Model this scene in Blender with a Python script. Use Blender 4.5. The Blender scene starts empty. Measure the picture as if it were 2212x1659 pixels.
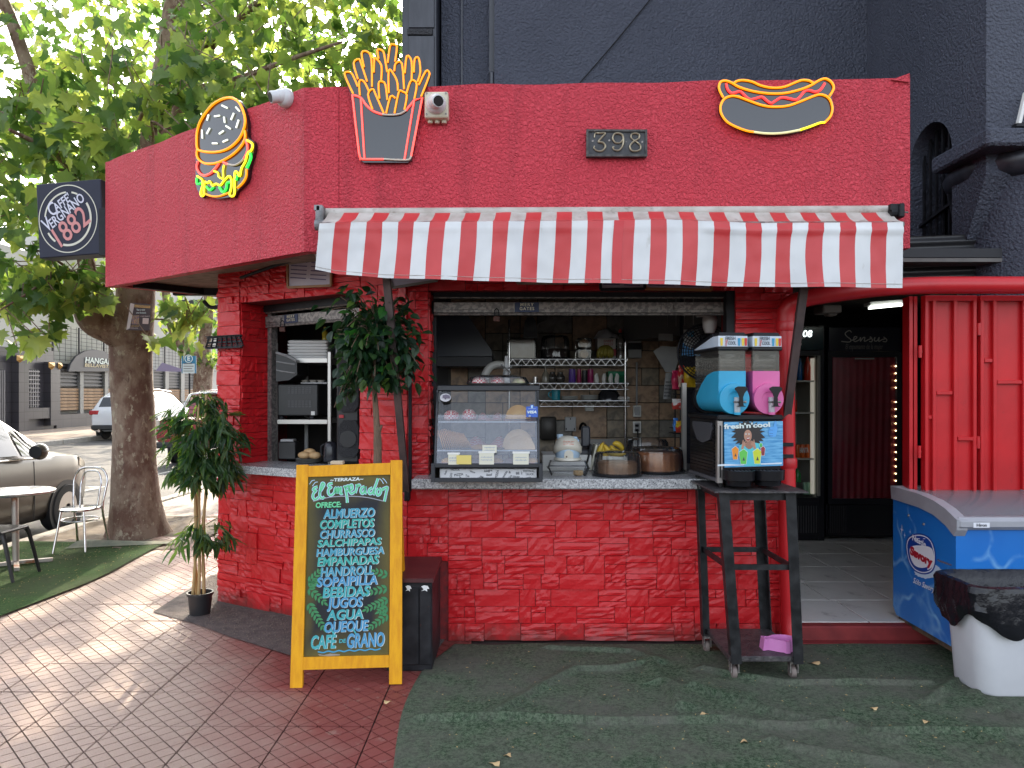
import bpy, bmesh, math, random
from mathutils import Vector, Matrix, noise
R = math.radians
V = Vector
random.seed(7)
scene = bpy.context.scene
col = scene.collection

# ------------------------------------------------------------------ camera
CAMH, F, CX, CY = 1.55, 1600.0, 1106.0, 850.0      # metres; photo measured on a 2212 x 1659 grid
cam_d = bpy.data.cameras.new('camera'); cam = bpy.data.objects.new('camera', cam_d); col.objects.link(cam)
cam.location = (0, 0, CAMH); cam.rotation_euler = (R(90), 0, 0)
cam_d.sensor_fit = 'HORIZONTAL'; cam_d.sensor_width = 36; cam_d.lens = 36 * F / 2212
cam_d.shift_y = (CY - 829.5) / 2212; cam_d.clip_start = 0.05; cam_d.clip_end = 900
scene.camera = cam
# ------------------------------------------------------------------ world, sun, exposure
SUN_EL, SUN_AZ = R(31), R(-9)                       # azimuth from +Y, negative = to the left
world = bpy.data.worlds.new('World'); scene.world = world; world.use_nodes = True
nt = world.node_tree; bg = nt.nodes['Background']
sky = nt.nodes.new('ShaderNodeTexSky'); sky.sky_type = 'NISHITA'; sky.sun_disc = False
sky.sun_elevation = SUN_EL; sky.sun_rotation = SUN_AZ
sky.altitude = 500; sky.air_density = 1.0; sky.dust_density = 5.0; sky.ozone_density = .6
hz = nt.nodes.new('ShaderNodeHueSaturation'); hz.inputs['Saturation'].default_value = .42          # thin white high cloud over the whole sky
nt.links.new(sky.outputs[0], hz.inputs['Color']); nt.links.new(hz.outputs[0], bg.inputs['Color']); bg.inputs['Strength'].default_value = 0.15
sd = bpy.data.lights.new('sun', 'SUN'); sd.energy = 2.0; sd.angle = R(0.6); sd.color = (1.0, 0.86, 0.66)
sun = bpy.data.objects.new('sun', sd); col.objects.link(sun)
to_sun = V((math.sin(SUN_AZ) * math.cos(SUN_EL), math.cos(SUN_AZ) * math.cos(SUN_EL), math.sin(SUN_EL)))
sun.rotation_euler = (-to_sun).to_track_quat('-Z', 'Y').to_euler(); sun.location = to_sun * 60
vs = scene.view_settings; vs.view_transform = 'Standard'; vs.look = 'None'; vs.gamma = 1; vs.use_curve_mapping = False
vs.exposure = 2.2
scene.cycles.max_bounces = 7; scene.cycles.diffuse_bounces = 4; scene.cycles.glossy_bounces = 3
scene.cycles.transparent_max_bounces = 16; scene.cycles.transmission_bounces = 5
scene.cycles.caustics_reflective = False; scene.cycles.caustics_refractive = False
scene.cycles.sample_clamp_indirect = 6
scene.cycles.use_denoising = True

# ------------------------------------------------------------------ pixel helpers (a pixel is only a direction)
CAMP = V((0, 0, CAMH))
def P(x, y, Y): return V(((x - CX) * Y / F, Y, CAMH - (y - CY) * Y / F))
def onplane(x, y, p0, n):
    d = V(((x - CX) / F, 1, -(y - CY) / F)); return CAMP + d * ((V(p0) - CAMP).dot(V(n)) / d.dot(V(n)))
def crop(x0, y0, x1, y1, w):
    s = (x1 - x0) / w
    return lambda cx, cy: ((x0 + cx * s) * 2212 / 2560, (y0 + cy * s) * 2212 / 2560)

# ------------------------------------------------------------------ materials
MATS = {}
def mat(name, c=(.5, .5, .5), rough=.5, metal=0.0, c2=None, nscale=8, nmix=(.35, .65), bump=0, bscale=60, bdetail=4,
        coat=0, emit=None, estr=0, spec=.5, dirt=None, dscale=3, dlo=.55, dhi=.75, sheen=0, stretch=None, bdist=.01):
    if name in MATS: return MATS[name]
    m = bpy.data.materials.new(name); m.use_nodes = True; t = m.node_tree; b = t.nodes['Principled BSDF']
    c = tuple(c) + (1,); b.inputs['Base Color'].default_value = c
    b.inputs['Roughness'].default_value = rough; b.inputs['Metallic'].default_value = metal
    b.inputs['Specular IOR Level'].default_value = spec
    b.inputs['Coat Weight'].default_value = coat; b.inputs['Coat Roughness'].default_value = .08
    m.diffuse_color = c
    tc = t.nodes.new('ShaderNodeTexCoord'); src = tc.outputs['Object']
    if stretch:
        mp = t.nodes.new('ShaderNodeMapping'); mp.inputs['Scale'].default_value = stretch
        t.links.new(src, mp.inputs['Vector']); src = mp.outputs[0]
    def nz(scale, detail=4, rgh=.55):
        n = t.nodes.new('ShaderNodeTexNoise'); n.inputs['Scale'].default_value = scale
        n.inputs['Detail'].default_value = detail; n.inputs['Roughness'].default_value = rgh
        t.links.new(src, n.inputs['Vector']); return n.outputs[0]
    def ramp(o, lo, hi):
        r = t.nodes.new('ShaderNodeMapRange'); r.inputs[1].default_value = lo; r.inputs[2].default_value = hi
        t.links.new(o, r.inputs[0]); return r.outputs[0]
    def mixc(f, a, bb):
        x = t.nodes.new('ShaderNodeMix'); x.data_type = 'RGBA'; t.links.new(f, x.inputs[0])
        for k, val in ((6, a), (7, bb)):
            if isinstance(val, tuple): x.inputs[k].default_value = val
            else: t.links.new(val, x.inputs[k])
        return x.outputs[2]
    out = c
    if c2: out = mixc(ramp(nz(nscale), *nmix), c, tuple(c2) + (1,))
    if dirt: out = mixc(ramp(nz(dscale, 8, .65), dlo, dhi), out, tuple(dirt) + (1,))
    if out is not c: t.links.new(out, b.inputs['Base Color'])
    if bump:
        bp = t.nodes.new('ShaderNodeBump'); bp.inputs['Strength'].default_value = bump; bp.inputs['Distance'].default_value = bdist
        t.links.new(nz(bscale, bdetail), bp.inputs['Height']); t.links.new(bp.outputs[0], b.inputs['Normal'])
    if emit:
        b.inputs['Emission Color'].default_value = tuple(emit) + (1,); b.inputs['Emission Strength'].default_value = estr
    MATS[name] = m; return m
def glass(name, tint=(1, 1, 1), refl=.10, rough=.02, haze=0.0, hazec=(.8, .85, .9), ior=1.45):
    if name in MATS: return MATS[name]
    m = bpy.data.materials.new(name); m.use_nodes = True; t = m.node_tree
    for n in list(t.nodes): t.nodes.remove(n)
    o = t.nodes.new('ShaderNodeOutputMaterial'); tr = t.nodes.new('ShaderNodeBsdfTransparent'); tr.inputs[0].default_value = tuple(tint) + (1,)
    gl = t.nodes.new('ShaderNodeBsdfGlossy'); gl.inputs['Roughness'].default_value = rough
    fr = t.nodes.new('ShaderNodeFresnel'); fr.inputs[0].default_value = ior
    mu = t.nodes.new('ShaderNodeMath'); mu.operation = 'MULTIPLY_ADD'; mu.inputs[1].default_value = 1.0; mu.inputs[2].default_value = refl
    mu.use_clamp = True
    t.links.new(fr.outputs[0], mu.inputs[0])
    mx = t.nodes.new('ShaderNodeMixShader'); t.links.new(mu.outputs[0], mx.inputs[0]); t.links.new(tr.outputs[0], mx.inputs[1]); t.links.new(gl.outputs[0], mx.inputs[2])
    last = mx
    if haze:
        df = t.nodes.new('ShaderNodeBsdfDiffuse'); df.inputs[0].default_value = tuple(hazec) + (1,)
        m2 = t.nodes.new('ShaderNodeMixShader'); m2.inputs[0].default_value = haze
        t.links.new(mx.outputs[0], m2.inputs[1]); t.links.new(df.outputs[0], m2.inputs[2]); last = m2
    t.links.new(last.outputs[0], o.inputs[0]); MATS[name] = m; return m
def leafmat(name, c, ct, rough=.45, var=.35):
    m = bpy.data.materials.new(name); m.use_nodes = True; t = m.node_tree; b = t.nodes['Principled BSDF']; o = t.nodes['Material Output']
    g = t.nodes.new('ShaderNodeNewGeometry'); hs = t.nodes.new('ShaderNodeHueSaturation'); hs.inputs['Color'].default_value = tuple(c) + (1,)
    mr = t.nodes.new('ShaderNodeMapRange'); mr.inputs[3].default_value = 1 - var; mr.inputs[4].default_value = 1 + var
    oi = t.nodes.new('ShaderNodeObjectInfo'); ad = t.nodes.new('ShaderNodeMath'); ad.operation = 'ADD'; fr = t.nodes.new('ShaderNodeMath'); fr.operation = 'FRACT'
    t.links.new(g.outputs['Random Per Island'], ad.inputs[0]); t.links.new(oi.outputs['Random'], ad.inputs[1]); t.links.new(ad.outputs[0], fr.inputs[0]); t.links.new(fr.outputs[0], mr.inputs[0]); t.links.new(mr.outputs[0], hs.inputs['Value']); hr = t.nodes.new('ShaderNodeMapRange'); hr.inputs[3].default_value = .535; hr.inputs[4].default_value = .455; t.links.new(fr.outputs[0], hr.inputs[0]); t.links.new(hr.outputs[0], hs.inputs['Hue'])
    t.links.new(hs.outputs[0], b.inputs['Base Color']); b.inputs['Roughness'].default_value = rough
    tl = t.nodes.new('ShaderNodeBsdfTranslucent'); h2 = t.nodes.new('ShaderNodeHueSaturation'); h2.inputs['Color'].default_value = tuple(ct) + (1,)
    t.links.new(mr.outputs[0], h2.inputs['Value']); t.links.new(hr.outputs[0], h2.inputs['Hue']); t.links.new(h2.outputs[0], tl.inputs[0])
    mx = t.nodes.new('ShaderNodeMixShader'); mx.inputs[0].default_value = .5
    t.links.new(b.outputs[0], mx.inputs[1]); t.links.new(tl.outputs[0], mx.inputs[2]); t.links.new(mx.outputs[0], o.inputs[0])
    return m

# ------------------------------------------------------------------ mesh builder
class MB:
    def __init__(s): s.v = []; s.f = []
    def add(s, vs, fs):
        k = len(s.v); s.v += [tuple(p) for p in vs]; s.f += [tuple(i + k for i in f) for f in fs]; return s
    def box(s, c, size, rot=None, ch=0):
        hx, hy, hz = size[0] / 2, size[1] / 2, size[2] / 2; c = V(c)
        if ch <= 0:
            vs = [V((x, y, z)) for x in (-hx, hx) for y in (-hy, hy) for z in (-hz, hz)]
            fs = [(0, 1, 3, 2), (4, 6, 7, 5), (0, 4, 5, 1), (2, 3, 7, 6), (0, 2, 6, 4), (1, 5, 7, 3)]
        else:
            ch = min(ch, hx * .95, hy * .95, hz * .95); vs = []; idx = {}
            for sx in (-1, 1):
                for sy in (-1, 1):
                    for sz in (-1, 1):
                        for ax in range(3):
                            p = [sx * (hx - ch), sy * (hy - ch), sz * (hz - ch)]; sg = (sx, sy, sz)
                            p[ax] = sg[ax] * (hx, hy, hz)[ax]; idx[(sx, sy, sz, ax)] = len(vs); vs.append(V(p))
            fs = []
            for ax in range(3):
                o = [k for k in range(3) if k != ax]
                for sg in (-1, 1):
                    q = []
                    for a, b in ((-1, -1), (1, -1), (1, 1), (-1, 1)):
                        t = [0, 0, 0]; t[ax] = sg; t[o[0]] = a; t[o[1]] = b; q.append(idx[(*t, ax)])
                    fl = sg > 0
                    if ax == 1: fl = not fl
                    fs.append(tuple(q if fl else q[::-1]))
            for ax in range(3):          # edge bevels along ax
                o = [k for k in range(3) if k != ax]
                for a in (-1, 1):
                    for b in (-1, 1):
                        q = []
                        for e, face in ((-1, o[0]), (1, o[0]), (1, o[1]), (-1, o[1])):
                            t = [0, 0, 0]; t[ax] = e; t[o[0]] = a; t[o[1]] = b; q.append(idx[(*t, face)])
                        fs.append(tuple(q))
            for sx in (-1, 1):
                for sy in (-1, 1):
                    for sz in (-1, 1): fs.append(tuple(idx[(sx, sy, sz, ax)] for ax in range(3)))
        if rot is not None: vs = [rot @ p for p in vs]
        return s.add([p + c for p in vs], fs)
    def b2(s, x0, x1, y0, y1, z0, z1, ch=0):
        return s.box(((x0 + x1) / 2, (y0 + y1) / 2, (z0 + z1) / 2), (abs(x1 - x0), abs(y1 - y0), abs(z1 - z0)), None, ch)
    def bar(s, a, b, w, h, up=(0, 0, 1), ch=0):
        a, b = V(a), V(b); d = b - a; L = d.length; z = d.normalized(); u = V(up)
        if abs(z.dot(u)) > .98: u = V((1, 0, 0))
        x = u.cross(z).normalized(); y = z.cross(x)
        return s.box((a + b) / 2, (w, h, L), Matrix((x, y, z)).transposed(), ch)
    def tube(s, pts, r, n=8, cap=True, closed=False):
        pts = [V(p) for p in pts]; rs = r if isinstance(r, (list, tuple)) else [r] * len(pts); N = len(pts); rings = []
        t0 = (pts[1] - pts[0]).normalized(); up = V((0, 0, 1)) if abs(t0.z) < .9 else V((1, 0, 0)); x = up.cross(t0).normalized()
        k = len(s.v)
        for i, p in enumerate(pts):
            if closed: t = (pts[(i + 1) % N] - pts[i - 1])
            else: t = pts[min(i + 1, N - 1)] - pts[max(i - 1, 0)]
            if t.length < 1e-9: t = t0
            t = t.normalized(); x = x - t * x.dot(t)
            if x.length < 1e-6: x = t.orthogonal()
            x.normalize(); y = t.cross(x)
            for j in range(n):
                a = 2 * math.pi * j / n; s.v.append(tuple(p + (x * math.cos(a) + y * math.sin(a)) * rs[i]))
        for i in range(N if closed else N - 1):
            i2 = (i + 1) % N
            for j in range(n):
                j2 = (j + 1) % n; s.f.append((k + i * n + j, k + i * n + j2, k + i2 * n + j2, k + i2 * n + j))
        if cap and not closed:
            s.f.append(tuple(k + j for j in range(n))[::-1]); s.f.append(tuple(k + (N - 1) * n + j for j in range(n)))
        return s
    def lathe(s, c, prof, n=24, axis=(0, 0, 1), sx=1, sy=1):
        c = V(c); z = V(axis).normalized(); x = V((1, 0, 0)) if abs(z.x) < .9 else V((0, 1, 0)); x = (x - z * x.dot(z)).normalized(); y = z.cross(x)
        k = len(s.v)
        for (r, h) in prof:
            for j in range(n):
                a = 2 * math.pi * j / n; s.v.append(tuple(c + x * (r * math.cos(a) * sx) + y * (r * math.sin(a) * sy) + z * h))
        for i in range(len(prof) - 1):
            for j in range(n):
                j2 = (j + 1) % n; s.f.append((k + i * n + j, k + i * n + j2, k + (i + 1) * n + j2, k + (i + 1) * n + j))
        if prof[0][0] > 1e-4: s.f.append(tuple(k + j for j in range(n))[::-1])
        if prof[-1][0] > 1e-4: s.f.append(tuple(k + (len(prof) - 1) * n + j for j in range(n)))
        return s
    def loft(s, rings, closed=True, cap=True):
        k = len(s.v); n = len(rings[0])
        for r in rings: s.v += [tuple(p) for p in r]
        for i in range(len(rings) - 1):
            for j in range(n if closed else n - 1):
                j2 = (j + 1) % n; s.f.append((k + i * n + j, k + i * n + j2, k + (i + 1) * n + j2, k + (i + 1) * n + j))
        if cap and closed:
            s.f.append(tuple(k + j for j in range(n))[::-1]); s.f.append(tuple(k + (len(rings) - 1) * n + j for j in range(n)))
        return s
    def prism(s, pts, n, th):        # polygon (3-D points) extruded back along -n by th
        pts = [V(p) for p in pts]; n = V(n).normalized(); N = len(pts); k = len(s.v)
        s.v += [tuple(p) for p in pts] + [tuple(p - n * th) for p in pts]
        s.f.append(tuple(k + i for i in range(N))); s.f.append(tuple(k + N + i for i in range(N))[::-1])
        for i in range(N): j = (i + 1) % N; s.f.append((k + i, k + N + i, k + N + j, k + j))
        return s
    def poly(s, pts): return s.add(pts, [tuple(range(len(pts)))])
    def grid(s, fn, nu, nv):
        k = len(s.v)
        for i in range(nu + 1):
            for j in range(nv + 1): s.v.append(tuple(fn(i / nu, j / nv)))
        for i in range(nu):
            for j in range(nv):
                a = k + i * (nv + 1) + j; s.f.append((a, a + nv + 1, a + nv + 2, a + 1))
        return s
    def sphere(s, c, r, n=12, m=8, sc=(1, 1, 1)):
        pr = [(max(1e-5, math.sin(math.pi * i / m)) * r, -math.cos(math.pi * i / m) * r * sc[2]) for i in range(m + 1)]
        return s.lathe(c, pr, n, sx=sc[0], sy=sc[1])
    def mesh(s, name, smooth=None, tri=False, org=None):
        me = bpy.data.meshes.new(name); o = V(org) if org is not None else V((0, 0, 0))
        me.from_pydata([(p[0] - o.x, p[1] - o.y, p[2] - o.z) for p in s.v], [], s.f)
        bm = bmesh.new(); bm.from_mesh(me)
        bmesh.ops.recalc_face_normals(bm, faces=bm.faces)
        if tri: bmesh.ops.triangulate(bm, faces=bm.faces)
        bm.to_mesh(me); bm.free()
        if smooth:
            for p in me.polygons: p.use_smooth = True
            me.set_sharp_from_angle(angle=R(smooth))
        return me
    def center(s):
        xs = list(zip(*s.v)); return V([(min(a) + max(a)) / 2 for a in xs])
WL = {}                               # world location of every object
def place(o, wl, parent=None):
    col.objects.link(o); WL[o.name] = V(wl)
    if parent is not None: o.parent = parent; o.location = V(wl) - WL[parent.name]
    else: o.location = wl
    return o
def part(name, mb, m, parent=None, smooth=None, tri=False, keep=False):
    c = mb.center(); me = mb.mesh(name, smooth, tri, c); me.materials.append(m)
    return place(bpy.data.objects.new(name, me), c, parent)
def tag(o, label, cat, group=None):
    o['label'] = label; o['category'] = cat
    if group: o['group'] = group
    return o
def thing(name, label, cat, loc, group=None):
    return tag(place(bpy.data.objects.new(name, None), V(loc)), label, cat, group)
def struct(name, mb, m, smooth=None, kind='structure', parent=None):
    o = part(name, mb, m, parent, smooth); o['kind'] = kind; return o
def inst(src, name, wl, parent=None, rot=None, scale=None):
    o = bpy.data.objects.new(name, src.data); place(o, wl, parent)
    if rot is not None: o.rotation_euler = rot
    if scale is not None: o.scale = scale
    return o
def single(name, mb, m, label, cat, group=None, smooth=None, tri=False):
    return tag(part(name, mb, m, None, smooth, tri), label, cat, group)
# ------------------------------------------------------------------ lettering
def frame(o, right, up):
    r = V(right).normalized(); u = V(up); u = (u - r * u.dot(r)).normalized(); n = r.cross(u)
    M = Matrix((r, u, n)).transposed().to_4x4(); M.translation = V(o); return M
FRONT = ((1, 0, 0), (0, 0, 1))
def textmesh(s, size=1, bold=0, shear=0, sx=1, ext=.001, align='CENTER', spacing=1):
    cu = bpy.data.curves.new('lettering', 'FONT'); cu.body = s; cu.size = size; cu.offset = bold; cu.shear = shear
    cu.align_x = align; cu.align_y = 'CENTER'; cu.extrude = ext; cu.space_character = spacing; cu.resolution_u = 3
    ob = bpy.data.objects.new('lettering', cu); col.objects.link(ob)
    dg = bpy.context.evaluated_depsgraph_get(); me = bpy.data.meshes.new_from_object(ob.evaluated_get(dg))
    bpy.data.objects.remove(ob); bpy.data.curves.remove(cu)
    me.materials.clear()
    if sx != 1: me.transform(Matrix.Diagonal((sx, 1, 1, 1)))
    return me
def lettering(name, s, M, size, m, parent=None, width=None, rot=0, off=.002, **k):
    me = textmesh(s, size, **k)
    if width:
        xs = [v.co.x for v in me.vertices]; w = max(xs) - min(xs); cxm = (max(xs) + min(xs)) / 2
        me.transform(Matrix.Diagonal((width / w, 1, 1, 1)) @ Matrix.Translation((-cxm, 0, 0)))
    T = M @ Matrix.Translation((0, 0, off)) @ Matrix.Rotation(rot, 4, 'Z')
    me.transform(T); me.materials.append(m)
    vs = [v.co.copy() for v in me.vertices]; c = sum(vs, V((0, 0, 0))) / max(1, len(vs)); me.transform(Matrix.Translation(-c))
    return place(bpy.data.objects.new(name, me), c, parent)
def flat(name, M, pts, m, parent=None, off=.001):      # flat printed shape, frame coordinates
    return part(name, MB().poly([M @ V((p[0], p[1], off)) for p in pts]), m, parent, tri=True)
def ell(cx, cy, rx, ry, n=24, a0=0, a1=360):
    return [(cx + rx * math.cos(R(a0 + (a1 - a0) * i / n)), cy + ry * math.sin(R(a0 + (a1 - a0) * i / n))) for i in range(n + (0 if a1 - a0 == 360 else 1))]
def smoothline(pts, n=6, closed=False):
    pts = [V(p) for p in pts]; N = len(pts); out = []
    for i in range(N if closed else N - 1):
        if closed: p0, p1, p2, p3 = pts[i - 1], pts[i], pts[(i + 1) % N], pts[(i + 2) % N]
        else: p0, p1, p2, p3 = pts[max(i - 1, 0)], pts[i], pts[i + 1], pts[min(i + 2, N - 1)]
        for k in range(n):
            t = k / n
            out.append(.5 * ((2 * p1) + (p2 - p0) * t + (2 * p0 - 5 * p1 + 4 * p2 - p3) * t * t + (3 * p1 - p0 - 3 * p2 + p3) * t ** 3))
    if not closed: out.append(pts[-1])
    return out
def stroke(mb, M, pts, w, off=.002, smooth=True):       # flat brush stroke in frame coordinates
    p = [V((a[0], a[1], 0)) for a in pts]; p = smoothline(p, 5) if smooth and len(p) > 2 else p
    L = []; Rr = []
    for i, q in enumerate(p):
        t = p[min(i + 1, len(p) - 1)] - p[max(i - 1, 0)]; nn = V((-t.y, t.x, 0)).normalized() * (w / 2)
        L.append(M @ (q + nn + V((0, 0, off)))); Rr.append(M @ (q - nn + V((0, 0, off))))
    k = len(mb.v); mb.v += [tuple(a) for a in L] + [tuple(a) for a in Rr]; n = len(p)
    for i in range(n - 1): mb.f.append((k + i, k + i + 1, k + n + i + 1, k + n + i))
    return mb
# ================================================================== ground, road, pavements
M_asph = mat('asphalt', (.055, .053, .052), .85, c2=(.095, .09, .085), nscale=1.2, bump=.35, bscale=260, dirt=(.20, .19, .18), dscale=140, dlo=.58, dhi=.7)
M_earth = mat('bare_earth', (.11, .082, .06), .95, c2=(.18, .14, .10), nscale=9, bump=.6, bscale=90)
M_kerb = mat('kerb_concrete', (.30, .28, .25), .9, c2=(.4, .37, .33), nscale=5, bump=.3, bscale=70, dirt=(.12, .1, .09), dscale=4)
struct('ground', MB().poly([(-400, -60, -.16), (400, -60, -.16), (400, 500, -.16), (-400, 500, -.16)]), M_asph)
struct('road', MB().poly([(-15, -30, -.125), (-5.2, -30, -.125), (-5.2, 300, -.125), (-15, 300, -.125)]), M_asph)
def nodemat(name):
    m = bpy.data.materials.new(name); m.use_nodes = True; MATS[name] = m; return m, m.node_tree, m.node_tree.nodes['Principled BSDF']
class NT:                              # tiny node wiring helper
    def __init__(s, t): s.t = t
    def n(s, typ, **k):
        x = s.t.nodes.new(typ)
        for a, b in k.items():
            if a.startswith('i'): x.inputs[int(a[1:])].default_value = b
            else: setattr(x, a, b)
        return x
    def l(s, a, b): s.t.links.new(a, b)
    def math(s, op, a, b=None, clamp=False):
        x = s.n('ShaderNodeMath', operation=op, use_clamp=clamp)
        for i, q in enumerate((a, b)):
            if q is None: continue
            if isinstance(q, (int, float)): x.inputs[i].default_value = q
            else: s.l(q, x.inputs[i])
        return x.outputs[0]
    def rng(s, o, a, b, c=0, d=1):
        x = s.n('ShaderNodeMapRange', i1=a, i2=b, i3=c, i4=d); s.l(o, x.inputs[0]); return x.outputs[0]
    def noise(s, vec, sc, det=4, rg=.55):
        x = s.n('ShaderNodeTexNoise'); x.inputs['Scale'].default_value = sc; x.inputs['Detail'].default_value = det; x.inputs['Roughness'].default_value = rg
        if vec is not None: s.l(vec, x.inputs['Vector'])
        return x.outputs[0]
    def mix(s, f, a, b):
        x = s.n('ShaderNodeMix', data_type='RGBA')
        if isinstance(f, (int, float)): x.inputs[0].default_value = f
        else: s.l(f, x.inputs[0])
        for k, q in ((6, a), (7, b)):
            if isinstance(q, tuple): x.inputs[k].default_value = q + (1,) if len(q) == 3 else q
            else: s.l(q, x.inputs[k])
        return x.outputs[2]
    def bump(s, h, st, dist, bsdf):
        x = s.n('ShaderNodeBump'); x.inputs['Strength'].default_value = st; x.inputs['Distance'].default_value = dist
        s.l(h, x.inputs['Height']); s.l(x.outputs[0], bsdf.inputs['Normal'])
# paving: worn pink concrete tile, red floor paint spreading out from the kiosk
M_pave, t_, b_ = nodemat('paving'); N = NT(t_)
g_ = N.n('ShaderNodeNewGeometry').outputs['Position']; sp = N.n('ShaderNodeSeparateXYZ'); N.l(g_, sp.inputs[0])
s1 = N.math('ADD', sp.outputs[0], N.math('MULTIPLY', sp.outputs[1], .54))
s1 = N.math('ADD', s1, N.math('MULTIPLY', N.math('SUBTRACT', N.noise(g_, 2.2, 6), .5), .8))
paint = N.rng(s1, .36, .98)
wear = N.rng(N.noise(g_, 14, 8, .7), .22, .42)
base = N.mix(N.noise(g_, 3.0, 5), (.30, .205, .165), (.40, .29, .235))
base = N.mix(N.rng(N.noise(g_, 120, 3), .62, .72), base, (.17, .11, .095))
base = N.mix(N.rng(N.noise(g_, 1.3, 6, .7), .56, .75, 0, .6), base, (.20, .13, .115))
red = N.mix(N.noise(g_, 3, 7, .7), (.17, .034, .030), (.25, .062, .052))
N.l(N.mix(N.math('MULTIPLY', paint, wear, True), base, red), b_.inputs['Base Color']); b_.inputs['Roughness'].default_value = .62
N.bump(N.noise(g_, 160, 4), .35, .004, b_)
M_groove = mat('paving_joint', (.035, .02, .018), .95, c2=(.06, .036, .03), nscale=30)
pav = MB().b2(-5.2, 14, -4, 60, -.16, -.013)
pavement = struct('pavement', pav, M_groove)
TS = .40
def clip_poly(poly, axis, lim, sgn):
    out = []
    for i, p in enumerate(poly):
        q = poly[(i + 1) % len(poly)]; a = (p[axis] - lim) * sgn; b = (q[axis] - lim) * sgn
        if a <= 0: out.append(p)
        if (a < 0 < b) or (b < 0 < a):
            t = a / (a - b); out.append((p[0] + (q[0] - p[0]) * t, p[1] + (q[1] - p[1]) * t))
    return out
tm = MB(); h = TS / 2 - .0038; st = TS / 4; d = st / 2 - .0042
for i in range(-5, 6):
    for j in range(-5, 6):
        cx, cy = (i + j) * st / 2, (i - j) * st / 2
        if abs(cx) > TS / 2 + st or abs(cy) > TS / 2 + st: continue
        pl = [(cx - d, cy), (cx, cy - d), (cx + d, cy), (cx, cy + d)]
        for ax in (0, 1):
            for sg in (1, -1): pl = clip_poly(pl, ax, h * sg, sg) if pl else pl
        if len(pl) < 3: continue
        a = abs(sum(pl[k][0] * pl[(k + 1) % len(pl)][1] - pl[(k + 1) % len(pl)][0] * pl[k][1] for k in range(len(pl)))) / 2
        if a < 1e-4: continue
        tm.prism([(p[0], p[1], .012) for p in pl], (0, 0, 1), .007)
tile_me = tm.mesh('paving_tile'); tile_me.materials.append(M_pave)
tile_src = bpy.data.objects.new('tile_src', tile_me)
for i in range(9):
    for j in range(24):
        x, y = -3.85 + TS * (i + .5), 2.25 + TS * (j + .5)
        if x > -.42 and y > 3.2: continue
        if x > -2.0 and y > 5.6: continue
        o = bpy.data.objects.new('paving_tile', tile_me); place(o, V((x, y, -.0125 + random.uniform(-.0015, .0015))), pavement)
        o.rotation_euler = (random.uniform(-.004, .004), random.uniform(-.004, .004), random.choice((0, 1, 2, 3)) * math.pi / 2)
# small-block paving carries on up the side street (too small to pick apart)
M_block, t_, b_ = nodemat('block_paving'); N = NT(t_)
g_ = N.n('ShaderNodeNewGeometry').outputs['Position']
bk = N.n('ShaderNodeTexBrick'); bk.inputs['Scale'].default_value = 1.0; bk.inputs['Brick Width'].default_value = .2; bk.inputs['Row Height'].default_value = .1
bk.inputs['Mortar Size'].default_value = .008; N.l(g_, bk.inputs['Vector'])
bk.inputs['Color1'].default_value = (.29, .235, .19, 1); bk.inputs['Color2'].default_value = (.25, .195, .165, 1); bk.inputs['Mortar'].default_value = (.14, .1, .09, 1)
N.l(N.mix(N.rng(N.noise(g_, 2, 6), .45, .7, 0, .5), bk.outputs[0], (.24, .19, .16)), b_.inputs['Base Color']); b_.inputs['Roughness'].default_value = .8
struct('side_pavement', MB().poly([(-5.0, 9.3, -.004), (-2.3, 9.3, -.004), (-2.3, 58, -.004), (-5.0, 58, -.004)]), M_block)
struct('tree_pit', MB().grid(lambda u, v: (-5.02 + 1.75 * u, 7.35 + 2.0 * v, .004 + .03 * noise.noise(V((u * 9, v * 9, 1)))), 30, 30), M_earth, 60)
struct('far_pavement', MB().b2(-24, -15, -30, 200, -.16, .02), M_block)
for k in range(34):
    y0 = 3.0 + k * 1.0
    part('kerb_stone', MB().b2(-5.2, -5.03, y0, y0 + .985, -.15, .012 + random.uniform(-.006, .006), .012), M_kerb, pavement)
fk = bpy.data.objects['far_pavement']
for k in range(26):
    y0 = 17 + k * 1.5; part('kerb_stone', MB().b2(-15.0, -14.82, y0, y0 + 1.48, -.15, .03, .02), M_kerb, fk)
# road paint
M_white = mat('road_paint', (.62, .6, .55), .8, dirt=(.12, .11, .1), dscale=8, dlo=.42, dhi=.6)
for (x0, x1, y0, y1) in ((-12.6, -7.3, 13.2, 13.32), (-7.4, -7.28, 8.0, 13.2), (-7.4, -7.28, 15, 24)):
    struct('lane_marking', MB().poly([(x0, y0, -.121), (x1, y0, -.121), (x1, y1, -.121), (x0, y1, -.121)]), M_white)
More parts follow.
